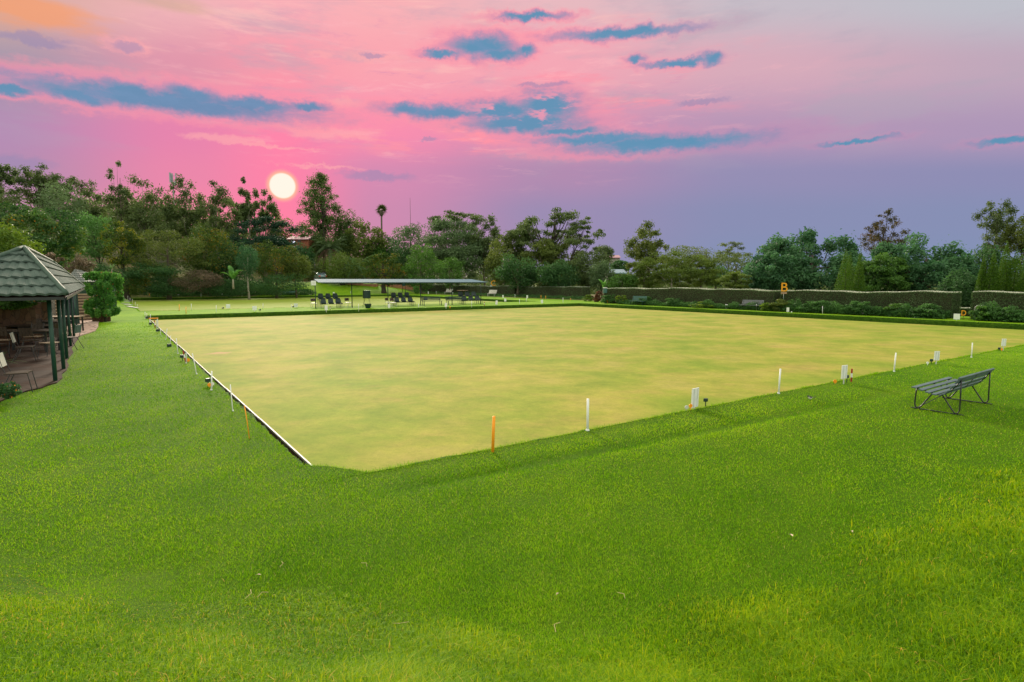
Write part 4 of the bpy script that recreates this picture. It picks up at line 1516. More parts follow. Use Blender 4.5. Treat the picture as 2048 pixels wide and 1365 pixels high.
# ------------------------------------------------------------------ palms and other single plants
def frond(p0, az, length, rise, fall, width, nleaf, vee=.5):
    """one feather frond: list of leaflet faces (4 corners each) along an arching spine"""
    pts = []
    for i in range(13):
        t = i / 12
        r = length * (t - .18 * t * t * fall)
        z = rise * length * t - fall * length * t * t
        pts.append(np.array([p0[0] + math.cos(az) * r, p0[1] + math.sin(az) * r, p0[2] + z]))
    pts = np.array(pts)
    out = []
    side = np.array([-math.sin(az), math.cos(az), 0])
    for k in range(nleaf):
        t = .12 + .88 * k / (nleaf - 1)
        i = min(int(t * 12), 11)
        f = t * 12 - i
        c = pts[i] * (1 - f) + pts[i + 1] * f
        d = pts[i + 1] - pts[i]
        d /= np.linalg.norm(d)
        w = width * math.sin(math.pi * min(1, .12 + t * .85)) ** .6
        for s in (-1, 1):
            e = c + side * s * w * .85 + d * w * .55 + np.array([0, 0, -1]) * w * vee * T.uniform(.5, 1.3)
            q = d * length / nleaf * .42
            out += [c - q, e - q * .2, e + q * .2, c + q]
    return out, pts


def palm(name, label, px, top_py, Y, z0, R_, nfr, m, trunk_r, style='feather', nl=26, width=.5, dead=0, group=None, tr='palebark', skirt=None):
    x, y = spot(px, Y)
    zt = Ztop(top_py, Y)
    o = empty(name, (x, y, z0), 0, label, 'palm', group)
    H_ = zt - z0
    if H_ > .3 and trunk_r:
        b = MB()
        n_ = 14
        b.tube([(0, 0, -.3)] + [(.04 * math.sin(i), 0, H_ * i / n_) for i in range(n_ + 1)], [trunk_r * 1.3] + [trunk_r * (1.12 - .2 * i / n_ + (.05 if i % 2 else 0)) for i in range(n_ + 1)], 9)
        b.build('trunk', M[tr], o, smooth=True)
    vs, tint, ribs = [], [], MB()
    dv, dt = [], []
    for k in range(nfr):
        az = 2.399 * k + T.uniform(-.2, .2)
        u = k / max(1, nfr - 1)
        f, pts = frond((0, 0, H_), az, R_ * T.uniform(.85, 1.1), 1.25 - 1.1 * u, .62 + .30 * u, width, nl)
        vs += f
        tint += [np.clip(.25 + .5 * T.random() + .2 * (T.random()), 0, 1)] * (len(f) // 4)
        ribs.tube([tuple(p) for p in pts[::2]], [.03, .027, .022, .018, .014, .01, .006], 4)
    quads_np('fronds', np.array(vs), 4, [M[m]], np.array(tint), None, o)
    ribs.build('frond_ribs', M[m], o)
    if dead:
        for k in range(dead):
            az = 6.283 * k / dead + T.uniform(-.2, .2)
            f, _ = frond((0, 0, H_ - .15), az, R_ * T.uniform(.7, .9), .28, 1.15, width * .7, nl, vee=1.0)
            dv += f
        quads_np('dead_fronds', np.array(dv), 4, [M['palmdead']], T.random(len(dv) // 4), None, o)
    return o


palm('feather_palm', 'large feather palm with drooping dead fronds above its pale trunk', 661, 498, 122, Ztop(538, 122), 4.6, 26, 'palm', .30, dead=11, width=.75, nl=30, group='palms behind the shelter')
palm('cycad', 'low feathery cycad palm in front of the large feather palm', 712, 537, 116, Ztop(541, 116) - .4, 4.2, 20, 'cycad', .3, width=.55, nl=26, group='palms behind the shelter')

# tall fan palm
x, y = spot(766, 136)
z0 = h(x, y)
zt = Ztop(420, 136)
o = empty('fan_palm', (x, y, z0), 0, 'tall slim fan palm standing against the pink sky', 'palm', 'palms behind the shelter')
b = MB()
b.tube([(0, 0, -.3), (.05, 0, (zt - z0) * .3), (-.05, 0, (zt - z0) * .65), (0, 0, zt - z0)], [.34, .24, .20, .20], 8)
b.build('trunk', M['bark'], o, smooth=True)
b = MB()
b.lathe((0, 0, zt - z0 - 1.5), [(.22, 0), (.42, .35), (.48, .9), (.3, 1.5)], 9)
b.build('leaf_skirt', M['bark'], o, smooth=True)
vs, tint = [], []
for k in range(30):
    d = unit(T.normal(size=3) + np.array([0, 0, .35]))
    c = np.array([0, 0, zt - z0]) + d * T.uniform(.1, .75)
    sidev = unit(np.cross(d, T.normal(size=3)))
    for j in range(11):
        w = (j - 5) / 5 * 1.05
        e = d * math.cos(w) + sidev * math.sin(w)
        e2 = c + e * T.uniform(.85, 1.35) - np.array([0, 0, .14])
        n_ = unit(np.cross(e, np.cross(d, sidev))) * .05
        vs += [c, c + e * .4 + n_, e2, c + e * .4 - n_]
        tint.append(T.random())
quads_np('leaf_fans', np.array(vs), 4, [M['fan']], np.array(tint), None, o)


# banana plant by the lollipop tree
def big_leaf_plant(name, label, px, base_py, Y, hgt, n, m, lw=.22, cat='plant'):
    x, y = spot(px, Y)
    z0 = max(h(x, y), Ztop(base_py, Y))
    o = empty(name, (x, y, z0), 0, label, cat)
    vs, tint = [], []
    b = MB()
    for k in range(n):
        az = 2.4 * k + T.uniform(-.3, .3)
        L_ = hgt * T.uniform(.55, .75)
        s = hgt * T.uniform(.25, .42)
        sp = T.uniform(.25, .7)
        p_ = [np.array([0, 0, s])]
        for i in range(1, 7):
            t = i / 6
            p_.append(np.array([math.cos(az) * L_ * sp * t, math.sin(az) * L_ * sp * t, s + L_ * (1.0 * t - .55 * sp * t * t * 1.6)]))
        side = np.array([-math.sin(az), math.cos(az), 0])
        ws = [.2, .75, 1, 1, .8, .5, .05]
        for i in range(6):
            a0, a1 = p_[i], p_[i + 1]
            w0, w1 = ws[i] * lw * hgt * .4, ws[i + 1] * lw * hgt * .4
            dz = np.array([0, 0, -.35])
            for sg in (1, -1):
                vs += [a0, a0 + side * sg * w0 - dz * w0, a1 + side * sg * w1 - dz * w1, a1]
                tint.append(T.random())
    quads_np('leaves', np.array(vs), 4, [M[m]], np.array(tint), None, o)
    b.tube([(0, 0, -.3), (0, 0, hgt * .2), (.03, 0, hgt * .45)], [hgt * .045, hgt * .035, hgt * .02], 7)
    b.build('stem', M['palebark'], o, smooth=True)
    return o


big_leaf_plant('banana_plant', 'tall banana plant with torn upright leaves in the hillside garden', 466, 574, 83, 3.4, 7, 'banana', .3)
big_leaf_plant('banana_plant', 'small yellow green banana plant by the green bin at the hedge gap', 1207, 590, 74, 2.5, 6, 'banana', .28)
big_leaf_plant('agave_plant', 'pale tall leaved plant above the dark shrubs behind the flowering bush, left one', 187, 545, 62, 1.35, 5, 'cycad', .14)
big_leaf_plant('agave_plant', 'pale tall leaved plant above the dark shrubs behind the flowering bush, right one', 225, 548, 62, 1.35, 5, 'cycad', .14)


# ------------------------------------------------------------------ hedges
def hedge(label, px0, px1, b0, thick, height, group='clipped hedges round the greens', n=9000, leaf=.075, wav=.075):
    p0, p1 = Vector((*spot(px0, b=b0), 0)), Vector((*spot(px1, b=b0), 0))
    a0, a1 = toab(p0.x, p0.y)[0], toab(p1.x, p1.y)[0]
    a0, a1 = min(a0, a1), max(a0, a1)
    L_ = a1 - a0
    mid = AB((a0 + a1) / 2, b0 + thick / 2)
    mid.z = h(mid.x, mid.y)
    o = empty('hedge', mid, ANG_A, label, 'hedge', group)       # local x along a; local -y is +b? see sgn
    n = int(n * 2.6)
    leaf *= .68
    sgn = 1 if (Matrix.Rotation(-ANG_A, 3, 'Z') @ UB).y > 0 else -1
    ph = T.uniform(0, 6, 3)

    def top(x):
        return height + wav * (np.sin(x * .9 + ph[0]) * .5 + np.sin(x * 2.3 + ph[1]) * .3 + np.sin(x * .35 + ph[2]) * .6)
    # woody core
    b = MB()
    N_ = max(6, int(L_ / .5))
    ring = []
    for i in range(N_ + 1):
        x_ = -L_ / 2 + .07 + (L_ - .14) * i / N_
        tz = float(top(x_)) - .07
        ring.append([(x_, -thick / 2 + .07, -.1), (x_, -thick / 2 + .07, tz), (x_, thick / 2 - .07, tz), (x_, thick / 2 - .07, -.1)])
    v0 = [q for r_ in ring for q in r_]
    fcs = []
    for i in range(N_):
        for k in range(3):
            fcs.append((i * 4 + k, i * 4 + k + 1, (i + 1) * 4 + k + 1, (i + 1) * 4 + k))
    fcs += [(0, 1, 2, 3), (N_ * 4 + 3, N_ * 4 + 2, N_ * 4 + 1, N_ * 4)]
    b.add(v0, fcs)
    b.build('branches', M['hedgecore'], o)
    # clipped leaf skin
    areas = np.array([L_ * height, L_ * height * .35, L_ * thick * 1.3, thick * height * 1.2, thick * height * 1.2])
    k = T.choice(5, n, p=areas / areas.sum())
    u, w = T.random(n), T.random(n)
    p = np.zeros((n, 3))
    nr = np.zeros((n, 3))
    x_ = (u - .5) * L_
    tz = top(x_)
    front = k == 0
    p[front] = np.stack([x_, np.full(n, -sgn * thick / 2), w * tz], -1)[front]
    nr[front] = (0, -sgn, 0)
    bk = k == 1
    p[bk] = np.stack([x_, np.full(n, sgn * thick / 2), w * tz], -1)[bk]
    nr[bk] = (0, sgn, 0)
    tp = k == 2
    p[tp] = np.stack([x_, (w - .5) * thick, tz], -1)[tp]
    nr[tp] = (0, 0, 1)
    for kk, s in ((3, -1), (4, 1)):
        e = k == kk
        p[e] = np.stack([np.full(n, s * L_ / 2), (u - .5) * thick, w * height], -1)[e]
        nr[e] = (s, 0, 0)
    p += T.normal(size=(n, 3)) * .022 - nr * T.uniform(0, .06, n)[:, None]
    nn = unit(nr + T.normal(size=(n, 3)) * .65)
    t = unit(np.cross(nn, unit(T.normal(size=(n, 3)))))
    tint = np.clip(.45 + .2 * vnoise(p[:, 0], p[:, 2] * 1.4, 2.2, 77) + T.normal(size=n) * .2, 0, 1)
    lf = leaf_faces(p, nn, t, leaf * T.uniform(.6, 1.4, n), .55)
    # pale leaves along the clipped top, rim light put into their colour
    m_ = int(n * .16)
    x_ = T.uniform(-.5, .5, m_) * L_
    ps = np.stack([x_, T.uniform(-.52, .52, m_) * thick, top(x_) + .02], -1)
    tt = unit(np.stack([T.normal(size=m_) * .35, T.normal(size=m_) * .35, np.ones(m_)], -1))
    nn = unit(np.cross(tt, unit(T.normal(size=(m_, 3)))))
    sh = leaf_faces(ps, nn, tt, leaf * T.uniform(.5, 1.5, m_), .4)
    quads_np('leaves', np.concatenate([lf, sh]), 4, [M['hedge'], M['hedgetop']], np.concatenate([tint, T.random(m_)]), np.repeat([0, 1], [n, m_]), o)
    return o


hedge('long clipped hedge left of the B sign, behind two slatted benches', 1207, 1549, 43.8, 1.5, 1.70, n=16000)
hedge('long clipped hedge right of the B sign, ending at the gap with the D sign', 1562, 1909, 43.8, 1.5, 1.70, n=15000)
hedge('clipped hedge at the right edge, beyond the gap with the D sign', 1945, 2500, 43.8, 1.5, 1.72, n=17000)
hedge('clipped hedge left of the flower bed gap, below the tall acacia', 1034, 1166, 51.5, 1.5, 1.58, n=6500, leaf=.10)
hedge('clipped hedge right behind the C sign', 941, 1029, 52.0, 1.5, 1.58, n=4500, leaf=.10)
hedge('clipped hedge seen under the right half of the shelter roof', 838, 934, 52.5, 1.5, 1.62, n=5000, leaf=.11, wav=.09)
hedge('low pale hedge across the gap behind the D sign', 1895, 1962, 47.6, .7, .55, n=2600, group=None)


# ------------------------------------------------------------------ beds
def bed_cover(name, label, pts, n, leaf, mats, hmax, flowers=0.0, seed=5):
    """low planting spread over a strip: pts = list of (x, y, half width, height) knots"""
    r = np.random.default_rng(seed)
    K = np.array(pts, float)
    i = r.integers(0, len(K) - 1, n)
    f = r.random(n)
    q = K[i] * (1 - f)[:, None] + K[i + 1] * f[:, None]
    d = unit(K[i + 1][:, :2] - K[i][:, :2])
    nrm = np.stack([-d[:, 1], d[:, 0]], -1)
    off = r.uniform(-1, 1, n)
    xy = q[:, :2] + nrm * (off * q[:, 2])[:, None]
    cl = .62 + .38 * vnoise(xy[:, 0], xy[:, 1], 2.6, seed + 1) + .18 * vnoise(xy[:, 0], xy[:, 1], 6.0, seed + 2)
    hh = q[:, 3] * np.clip(cl, .25, 1.25) * (1 - .35 * off ** 2)
    a, b = toab(xy[:, 0], xy[:, 1])
    z = h_ab(a, b) + hh * r.random(n) ** .6
    p = np.stack([xy[:, 0], xy[:, 1], z], -1)
    nn = unit(r.normal(size=(n, 3)) + np.array([0, 0, .5]))
    t = unit(np.cross(nn, unit(r.normal(size=(n, 3)))) + np.array([0, 0, .5]))
    nn = unit(np.cross(t, unit(r.normal(size=(n, 3)))))
    tint = np.clip(.45 + .3 * vnoise(xy[:, 0], xy[:, 1], 3.1, seed + 3) + r.normal(size=n) * .2, 0, 1)
    mi = np.zeros(n, np.int32)
    sz = leaf * r.uniform(.6, 1.5, n)
    if flowers:
        fl_ = r.random(n) < flowers
        mi[fl_] = 1
        sz[fl_] *= .8
    o = quads_np(name, leaf_faces(p, nn, t, sz, .45), 4, mats, tint, mi)
    return tag(o, label, 'planting', kind='stuff')


def strip(px0, px1, b, hw, hgt, n=14):
    out = []
    for i in range(n + 1):
        x_, y_ = spot(px0 + (px1 - px0) * i / n, b=b)
        out.append((x_, y_, hw, hgt))
    return out


bed_cover('bed_planting', 'leafy green planting along the foot of the hedge left of the B sign', strip(1240, 1552, 42.95, .62, .80), 12000, .10, [M['bedleaf']], .7, seed=5)
bed_cover('bed_planting', 'leafy green planting along the foot of the hedge right of the B sign', strip(1556, 1900, 42.95, .66, 1.08), 16000, .10, [M['bedleaf']], .8, seed=15)
bed_cover('bed_planting', 'leafy green planting in front of the hedge at the right edge', strip(1958, 2400, 42.95, .66, 1.08), 16000, .10, [M['bedleaf']], .8, seed=25)
bed_cover('bed_planting', 'low green planting before the hedges beyond the far green', strip(842, 1180, 49.8, 1.0, .55), 6000, .14, [M['bedleaf']], .5, seed=35)


def gstrip(px0, px1, a, hw, hgt, n=14):
    out = []
    for i in range(n + 1):
        x_, y_ = spot(px0 + (px1 - px0) * i / n, a=a)
        out.append((x_, y_, hw, hgt))
    return out


bed_cover('bed_planting', 'dark green ground cover on the garden bank behind the far green', gstrip(238, 625, 97.0, 2.6, 1.0), 15000, .19, [M['darkleaf']], 1, seed=45)
bed_cover('bed_planting', 'strappy green border plants at the foot of the garden bank', gstrip(300, 612, 94.4, .8, .65), 7000, .16, [M['bedleaf']], .6, seed=55)
bed_cover('flower_planting', 'cream flowered border right of the lollipop tree', gstrip(508, 622, 95.0, 1.2, .9), 5200, .16, [M['bedleaf'], M['flower_white']], .8, flowers=.09, seed=65)

GB = 'shrubs in the flower beds'
for (px, top, bot, w, b_, m_, n_, lab) in [
    (1178, 588, 606, 24, 46.0, 'bedyel', 900, 'bright yellow green grassy shrub left of the bronze shrub'),
    (1197, 581, 606, 24, 45.4, 'redshrub', 1000, 'bronze leaved shrub at the hedge gap left of the green bin'),
    (1218, 588, 607, 32, 43.0, 'bedleaf', 1100, 'green shrub below the green bin'),
    (1243, 589, 607, 24, 43.0, 'bedyel', 800, 'yellow green shrub left of the blue green bench by the hedge'),
    (1292, 592, 610, 32, 43.0, 'bedleaf', 1000, 'green shrub right of the blue green bench by the hedge'),
    (1348, 595, 611, 30, 43.0, 'bedleaf', 900, 'spiky green shrub halfway along the hedge left of the B sign'),
    (1410, 602, 616, 56, 42.6, 'bedyel', 1300, 'low yellow leaved clump left of the grey slatted bench'),
    (1538, 604, 620, 30, 42.6, 'bedyel', 800, 'low yellow leaved clump right of the grey slatted bench'),
    (1565, 598, 622, 46, 42.8, 'olive', 1700, 'rounded twiggy green shrub below the B sign'),
    (1640, 600, 626, 60, 43.0, 'bedleaf', 1700, 'leafy green shrub right of the twiggy shrub below the B sign'),
    (1720, 601, 630, 60, 43.0, 'bedleaf', 1700, 'leafy green shrub behind the red and white stake on the right bank'),
    (1800, 606, 634, 50, 43.0, 'midleaf', 1400, 'leafy green shrub behind the leaning white pole on the right bank'),
    (1860, 607, 640, 70, 43.0, 'bedleaf', 2100, 'leafy dark green shrub at the right end of the hedge with the B sign'),
    (1972, 611, 641, 46, 42.8, 'midleaf', 1500, 'leafy green shrub right of the D sign'),
    (2025, 612, 646, 60, 42.8, 'bedleaf', 1700, 'leafy green shrub behind the white pole at the right edge'),
]:
    plant('bed_shrub', lab, 'shrub', px, top + 2, bot, w, b=b_, style='gum', m=m_, n=n_, leaf=.095, group=GB, trunk=None, nl=36)
# ------------------------------------------------------------------ foreground bench
def slat(b, c, L, w, th, tilt):
    b.box(c, (L, w, th), Matrix.Rotation(tilt, 3, 'X'))


def garden_bench():
    A_, B_, C_, D_ = P(1834, 817), P(1918, 832), P(1974, 809), P(1897, 797.5)
    fx = ((C_ - B_) + (D_ - A_)).normalized()
    org = (A_ + B_ + C_ + D_) / 4
    rz = math.atan2(fx.y, fx.x)
    o = empty('garden_bench', org, rz, 'blue green slatted bench on a black iron frame, alone on the near lawn', 'bench')
    L = 1.72
    # local y: front towards the green is +y ; back is -y
    dep = .70
    prof_s = [(.37, .435, .10), (.255, .405, .22), (.14, .375, .20), (.03, .352, .08)]
    prof_b = [(-.08, .362, -.45), (-.165, .430, -.85), (-.235, .525, -1.02), (-.305, .635, -1.12), ]
    s = MB()
    for yy, zz, tl in prof_s:
        slat(s, (0, yy, zz), L + .26, .078, .024, tl)
    s.build('seat', M['slat'], o, bevel=.006)
    s = MB()
    for yy, zz, tl in prof_b:
        slat(s, (0, yy, zz), L + .26, .078, .024, tl)
    slat(s, (0, -.345, .705), L + .26, .05, .034, -1.1)
    s.build('backrest', M['slat'], o, bevel=.006)
    r = .013
    for sx in (-1, 1):
        x = sx * (L / 2 - .03)
        f = MB()
        # front loop, back loop, curved rail under the slats, ground bar
        def q(pts):
            f.tube([(x, a, b_) for a, b_ in pts], r, 6)
        q([(.36, .42), (.375, .34), (.385, .10), (.37, .045), (.34, .02), (.31, .025), (.28, .055), (.10, .345)])
        q([(-.335, .69), (-.34, .40), (-.345, .10), (-.33, .045), (-.30, .02), (-.265, .03), (-.235, .07), (-.06, .335), (.02, .345)])
        f.build('end_frame', M['black'], o, smooth=True)
        f = MB()
        f.tube([(x, .40, .424), (x, .255, .388), (x, .14, .358), (x, .03, .335), (x, -.05, .335), (x, -.10, .365), (x, -.18, .43), (x, -.25, .52), (x, -.32, .63), (x, -.355, .70)], .011, 6)
        f.build('curved_rail', M['black'], o, smooth=True)
        f = MB()
        f.box((x, .02, .012), (.035, .86, .012))
        f.build('ground_bar', M['black'], o)
    f = MB()
    f.tube([(0, .40, .424), (0, .14, .358), (0, .03, .335), (0, -.05, .335), (0, -.18, .43), (0, -.355, .70)], .010, 6)
    f.build('curved_rail', M['black'], o, smooth=True)
    for sx in (-1, 1):
        f = MB()
        f.tube([(sx * (L / 2 - .03), .33, .03), (0, .02, .335)], .008, 6)
        f.build('diagonal_brace', M['black'], o)
    return o


garden_bench()


# ------------------------------------------------------------------ rink markers
def height_at(px, py_top, p):
    """height of what shows at row py_top above the ground point p"""
    return D(px, py_top, p.y).z - p.z


def pole(label, px, top, base, m='white', r=None, group=None, name='marker_pole', tpx=None, foot=True):
    p = P(px, base)
    p.z = h(p.x, p.y)
    q = D(tpx if tpx is not None else px, top, p.y)
    o = empty(name, p, 0, label, 'marker pole', group)
    r = r or max(.013, .0009 * p.y * .55)
    b = MB()
    b.tube([(0, 0, -.12), tuple((q - p) * .5), tuple(q - p)], r, 8)
    b.build('rod', M[m], o, smooth=True)
    if foot:
        b = MB()
        b.lathe((0, 0, 0), [(r * 1.7, .0), (r * 1.7, .015), (r * 1.1, .03)], 8)
        b.build('collar', M[m], o)
    return o


def board(label, px, top, base, pan_h, wdt, ang, group=None, tilt=0.0, detail=False):
    """number board: panel on a short stake; ang = heading of the panel's width"""
    p = P(px, base)
    p.z = h(p.x, p.y)
    H_ = height_at(px, top, p)
    o = empty('number_board', p, ang, label, 'number board', group)
    o.rotation_euler = (0, tilt, ang)
    b = MB()
    b.box((0, 0, H_ - pan_h / 2), (wdt, .022, pan_h))
    b.build('panel', M['white'], o, bevel=.003)
    b = MB()
    b.box((0, 0, (H_ - pan_h) / 2 - .08), (.035, .016, H_ - pan_h + .14))
    b.build('stake', M['white_dim'], o)
    if detail:
        for s in (-1, 1):
            b = MB()
            b.box((s * wdt * .26, -.0135, H_ - pan_h / 2), (.022, .006, pan_h * .98))
            b.build('batten', M['white_dim'], o)
    return o


def disc(label, px, py, r, m, base=None, group=None, face=None):
    p = P(px, base or py + 8)
    p.z = h(p.x, p.y)
    H_ = height_at(px, py, p)
    o = empty('disc_marker', p, 0, label, 'disc marker', group)
    b = MB()
    n_ = 18
    ang = math.atan2(-p.y, -p.x) + .35
    dx, dy = math.cos(ang), math.sin(ang)
    for s in (-1, 1):
        b.v += [(dx * .006 * s + -dy * r * math.cos(2 * math.pi * k / n_), dy * .006 * s + dx * r * math.cos(2 * math.pi * k / n_), H_ + r * math.sin(2 * math.pi * k / n_)) for k in range(n_)]
    b.f += [tuple(range(n_)), tuple(range(2 * n_ - 1, n_ - 1, -1))] + [(k, (k + 1) % n_, n_ + (k + 1) % n_, n_ + k) for k in range(n_)]
    b.m += [0] * (n_ + 2)
    b.build('disc', M[m], o)
    b = MB()
    b.tube([(0, 0, -.1), (0, 0, max(.03, H_ - r))], .008, 6)
    b.build('stake', M[m], o)
    return o


def boxmark(label, px, py, base, s=.10, group=None):
    p = P(px, base)
    p.z = h(p.x, p.y)
    H_ = height_at(px, py, p)
    o = empty('box_marker', p, ANG_B + .2, label, 'box marker', group)
    b = MB()
    b.box((0, 0, H_), (s, s * .8, s * .75), None, 0, .94)
    b.build('box', M['dkgreen'], o, bevel=.008)
    b = MB()
    b.tube([(0, 0, -.1), (0, 0, H_ - s * .3)], .010, 6)
    b.build('stake', M['dkgreen'], o)
    return o


def rwstake(label, px, top, base, tpx=None, group=None):
    p = P(px, base)
    p.z = h(p.x, p.y)
    q = D(tpx if tpx is not None else px, top, p.y) - p
    o = empty('striped_stake', p, 0, label, 'striped stake', group)
    r = max(.020, .0009 * p.y * .6)
    for k, (t0, t1, m_, nm) in enumerate(((-.2, .36, 'red', 'red_band'), (.36, .66, 'white', 'white_band'), (.66, 1.0, 'red', 'red_band'))):
        b = MB()
        b.tube([tuple(q * t0), tuple(q * t1)], r * (1.0 if k != 1 else 1.06), 8)
        b.build(nm, M[m_], o, smooth=False)
    return o


GP = 'white marker poles round the greens'
GBD = 'number boards round the greens'
GX = 'green box markers'
GD = 'small disc markers'
GRW = 'red and white stakes'
GO = 'orange pegs'
# near edge
pole('thick orange peg at the near edge of the green, front left', 985, 833, 903, 'orange', .022, GO, 'orange_peg', tpx=988, foot=False)
pole('white pole on the near lawn edge, right of the thick orange peg', 1175, 798, 861, 'white', .021, GP, tpx=1176)
pole('white pole on the near lawn edge left of the double board with the striped stake', 1557, 738, 787, 'white', .019, GP, tpx=1561)
pole('white leaning pole on the near lawn edge right of the red and white striped stake', 1788, 706, 743, 'white', .019, GP, tpx=1792)
pole('thin white pole on the near lawn edge behind the end of the slatted bench', 1943, 686, 714.5, 'white', .016, GP, tpx=1945)
board('large white board at the near edge beside the grey and orange discs', 1389, 777, 817, .38, .30, ANG_B + .25, GBD, 0.05, True)
board('white board at the near edge beside the red and white striped stake', 1687, 731, 767, .33, .26, ANG_B, GBD, .03, True)
board('white board at the near edge left of the slatted bench, above a green box marker', 1872, 703, 728, .28, .24, ANG_B - .19, GBD, .04, True)
board('white board at the near edge furthest right, behind the slatted bench', 2006, 678, 701, .27, .24, ANG_B - .24, GBD, .03, True)
boxmark('green box marker right of the large white board at the near edge', 1411, 800.5, 813, .085, GX)
boxmark('green box marker touching the board beside the striped stake', 1693.5, 753.5, 764, .095, GX)
boxmark('green box marker left of the white board near the slatted bench', 1862.5, 721, 727, .10, GX)
boxmark('green box marker at the foot of the furthest right near board', 1998.5, 697.5, 701, .10, GX)
disc('grey white disc marker at the foot of the large near board', 1373, 815, .036, 'white_dim', 821, GD)
disc('orange disc marker at the foot of the large near board', 1381, 812, .036, 'orange', 820, GD)
disc('orange disc marker left of the board beside the striped stake', 1670, 763, .042, 'orange', 767, GD)
disc('tiny white disc marker left of the green box near the slatted bench', 1855, 726, .035, 'white', 730, GD)
disc('tiny orange disc marker at the furthest right near board', 2003.5, 699, .035, 'orange', 702, GD)
rwstake('red and white striped stake at the near edge beside a white board', 1702.5, 738, 763, 1704, GRW)
# left edge, front to back
pole('thin orange peg leaning at the left ditch, nearest the viewer', 500, 812, 878, 'orange', .007, GO, 'orange_peg', tpx=489, foot=False)
pole('thin white pole on a white foot at the left ditch, nearest the viewer', 466, 770, 823, 'white', .010, GP, tpx=460.5)
board('white board seen edge on at the left ditch with a green box beside it', 423, 743, 781, .36, .30, ANG_B + .16, GBD) if False else pole('white board post seen edge on at the left ditch beside a green box', 423, 743, 781, 'white', .016, GBD, 'number_board_post', tpx=423.5)
boxmark('green box marker on a stake left of the edge on board at the left ditch', 416.5, 760.5, 772, .11, GX)
disc('white disc marker under the edge on board at the left ditch', 425, 768, .042, 'white', 774, GD)
disc('dull orange disc marker under the green box at the left ditch', 419, 770, .042, 'orange', 776, GD)
pole('thin white pole leaning left beside the ditch, just before the nearer striped stake', 394, 707, 749, 'white', .012, GP, tpx=384.5)
rwstake('red and white striped stake at the left ditch, nearer of two, beside an orange disc', 371.5, 702, 724, 366, GRW)
boxmark('green box marker behind the nearer striped stake at the left ditch', 365, 713, 722, .12, GX)
pole('grey white post right beside the nearer striped stake at the left ditch', 372.5, 703, 727, 'white_dim', .018, GBD, 'number_board_post')
disc('orange disc marker right of the nearer striped stake at the left ditch', 376.3, 720.5, .055, 'orange', 724, GD)
pole('thin white pole halfway along the left ditch, behind the nearer striped stake', 356, 677, 708, 'white', .014, GP, tpx=352.5)
boxmark('green box marker lying low halfway along the left ditch', 338.5, 691, 694, .14, GX)
pole('slim white pole behind the low green box along the left ditch', 341, 672, 693, 'white', .012, GP)
pole('thin white pole leaning right along the left ditch', 331.5, 658, 680, 'white', .014, GP, tpx=334)
pole('short white pole beside the far green box on a stake, left ditch', 321, 657, 671, 'white', .014, GP)
boxmark('green box marker on a stake at the far part of the left ditch', 316, 661, 667, .15, GX)
pole('white post just left of the far green box on a stake', 313.5, 640, 664, 'white_dim', .016, GP)
rwstake('red and white striped stake at the left ditch beside the orange topped hurdle', 310.2, 640, 657, 308.5, GRW)
boxmark('green box marker left of the orange topped hurdle', 301.3, 647.5, 652, .15, GX)
pole('thin white pole left of the orange topped hurdle', 300.8, 629, 650, 'white', .014, GP)
pole('white pole at the corner between the two greens, left one', 290, 624, 638, 'white', .015, GP)
pole('white pole at the corner between the two greens, with a dark foot', 293.5, 627, 638, 'white', .015, GP)
boxmark('dark box marker at the foot of the corner pole between the greens', 293.8, 635.8, 639, .14, GX)
# hurdle
p = P(308, 651)
hu = empty('hurdle', p, ANG_B, 'white hurdle with an orange top rail at the far left corner of the near green', 'hurdle')
Hh = height_at(308, 637.5, p)
for s in (-1, 1):
    b = MB()
    b.box((s * .19, 0, Hh / 2 - .06), (.04, .03, Hh + .1))
    b.build('leg', M['white'], hu)
b = MB()
b.box((0, 0, Hh + .012), (.46, .05, .055))
b.build('top_rail', M['orange'], hu)


def row(kind, items, desc, **kw):
    for i, it in enumerate(items):
        lab = desc.format(ORD[i])
        if kind == 'pole':
            pole(lab, *it, group=GP, r=.021, **kw)
        elif kind == 'board':
            board(lab, *it, group=GBD, **kw)


# strip between the greens, in front of and left of the shelter
row('pole', [(382.5, 608, 621), (432.5, 611, 626), (526, 607, 618), (582.5, 609, 622)], '{} white pole from the left on the strip between the greens, left of the shelter', foot=False)
row('board', [(456.5, 609, 619, .34, .34, ANG_B + .1), (509.5, 612.5, 624, .34, .34, ANG_B + .1), (591.8, 607.5, 616.5, .34, .34, ANG_B + .1)], '{} white board from the left on the strip between the greens, left of the shelter')
pole('orange peg on the strip between the greens, near the left corner', 358.5, 609, 622, 'orange', .024, GO, 'orange_peg', foot=False)
pole('orange peg on the strip between the greens, second from the left corner', 372, 614, 628, 'orange', .022, GO, 'orange_peg', foot=False)
boxmark('dark box marker left of the first white board between the greens', 446, 616.2, 619, .15, GX)
boxmark('dark box marker right of the second white board between the greens', 520, 620, 623, .15, GX)
boxmark('dark box marker left of the shelter beside a white board', 586.5, 613.5, 616, .15, GX)
board('white board standing before the tiered seats under the left end of the shelter', 652.5, 611.5, 622, .38, .24, ANG_B, GBD)
rwstake('red and white stake before the tiered seats at the left end of the shelter', 660.2, 613.5, 620.5, None, GRW)
pole('white pole before the shelter, between the green score box and the left seats', 717.3, 608.5, 620.5, 'white', .021, GP, foot=False)
board('white board before the second shelter post from the left pair of chairs', 778.3, 608, 617.5, .36, .22, ANG_B, GBD)
pole('white pole before the fourth shelter post', 837.3, 608, 616, 'white', .022, GP, foot=False)
board('white board on the strip before the two slatted shelter benches', 892, 606.3, 615, .36, .24, ANG_B, GBD)
pole('white pole before the right hand tiered seats of the shelter', 943.4, 602, 613.3, 'white', .022, GP, foot=False)
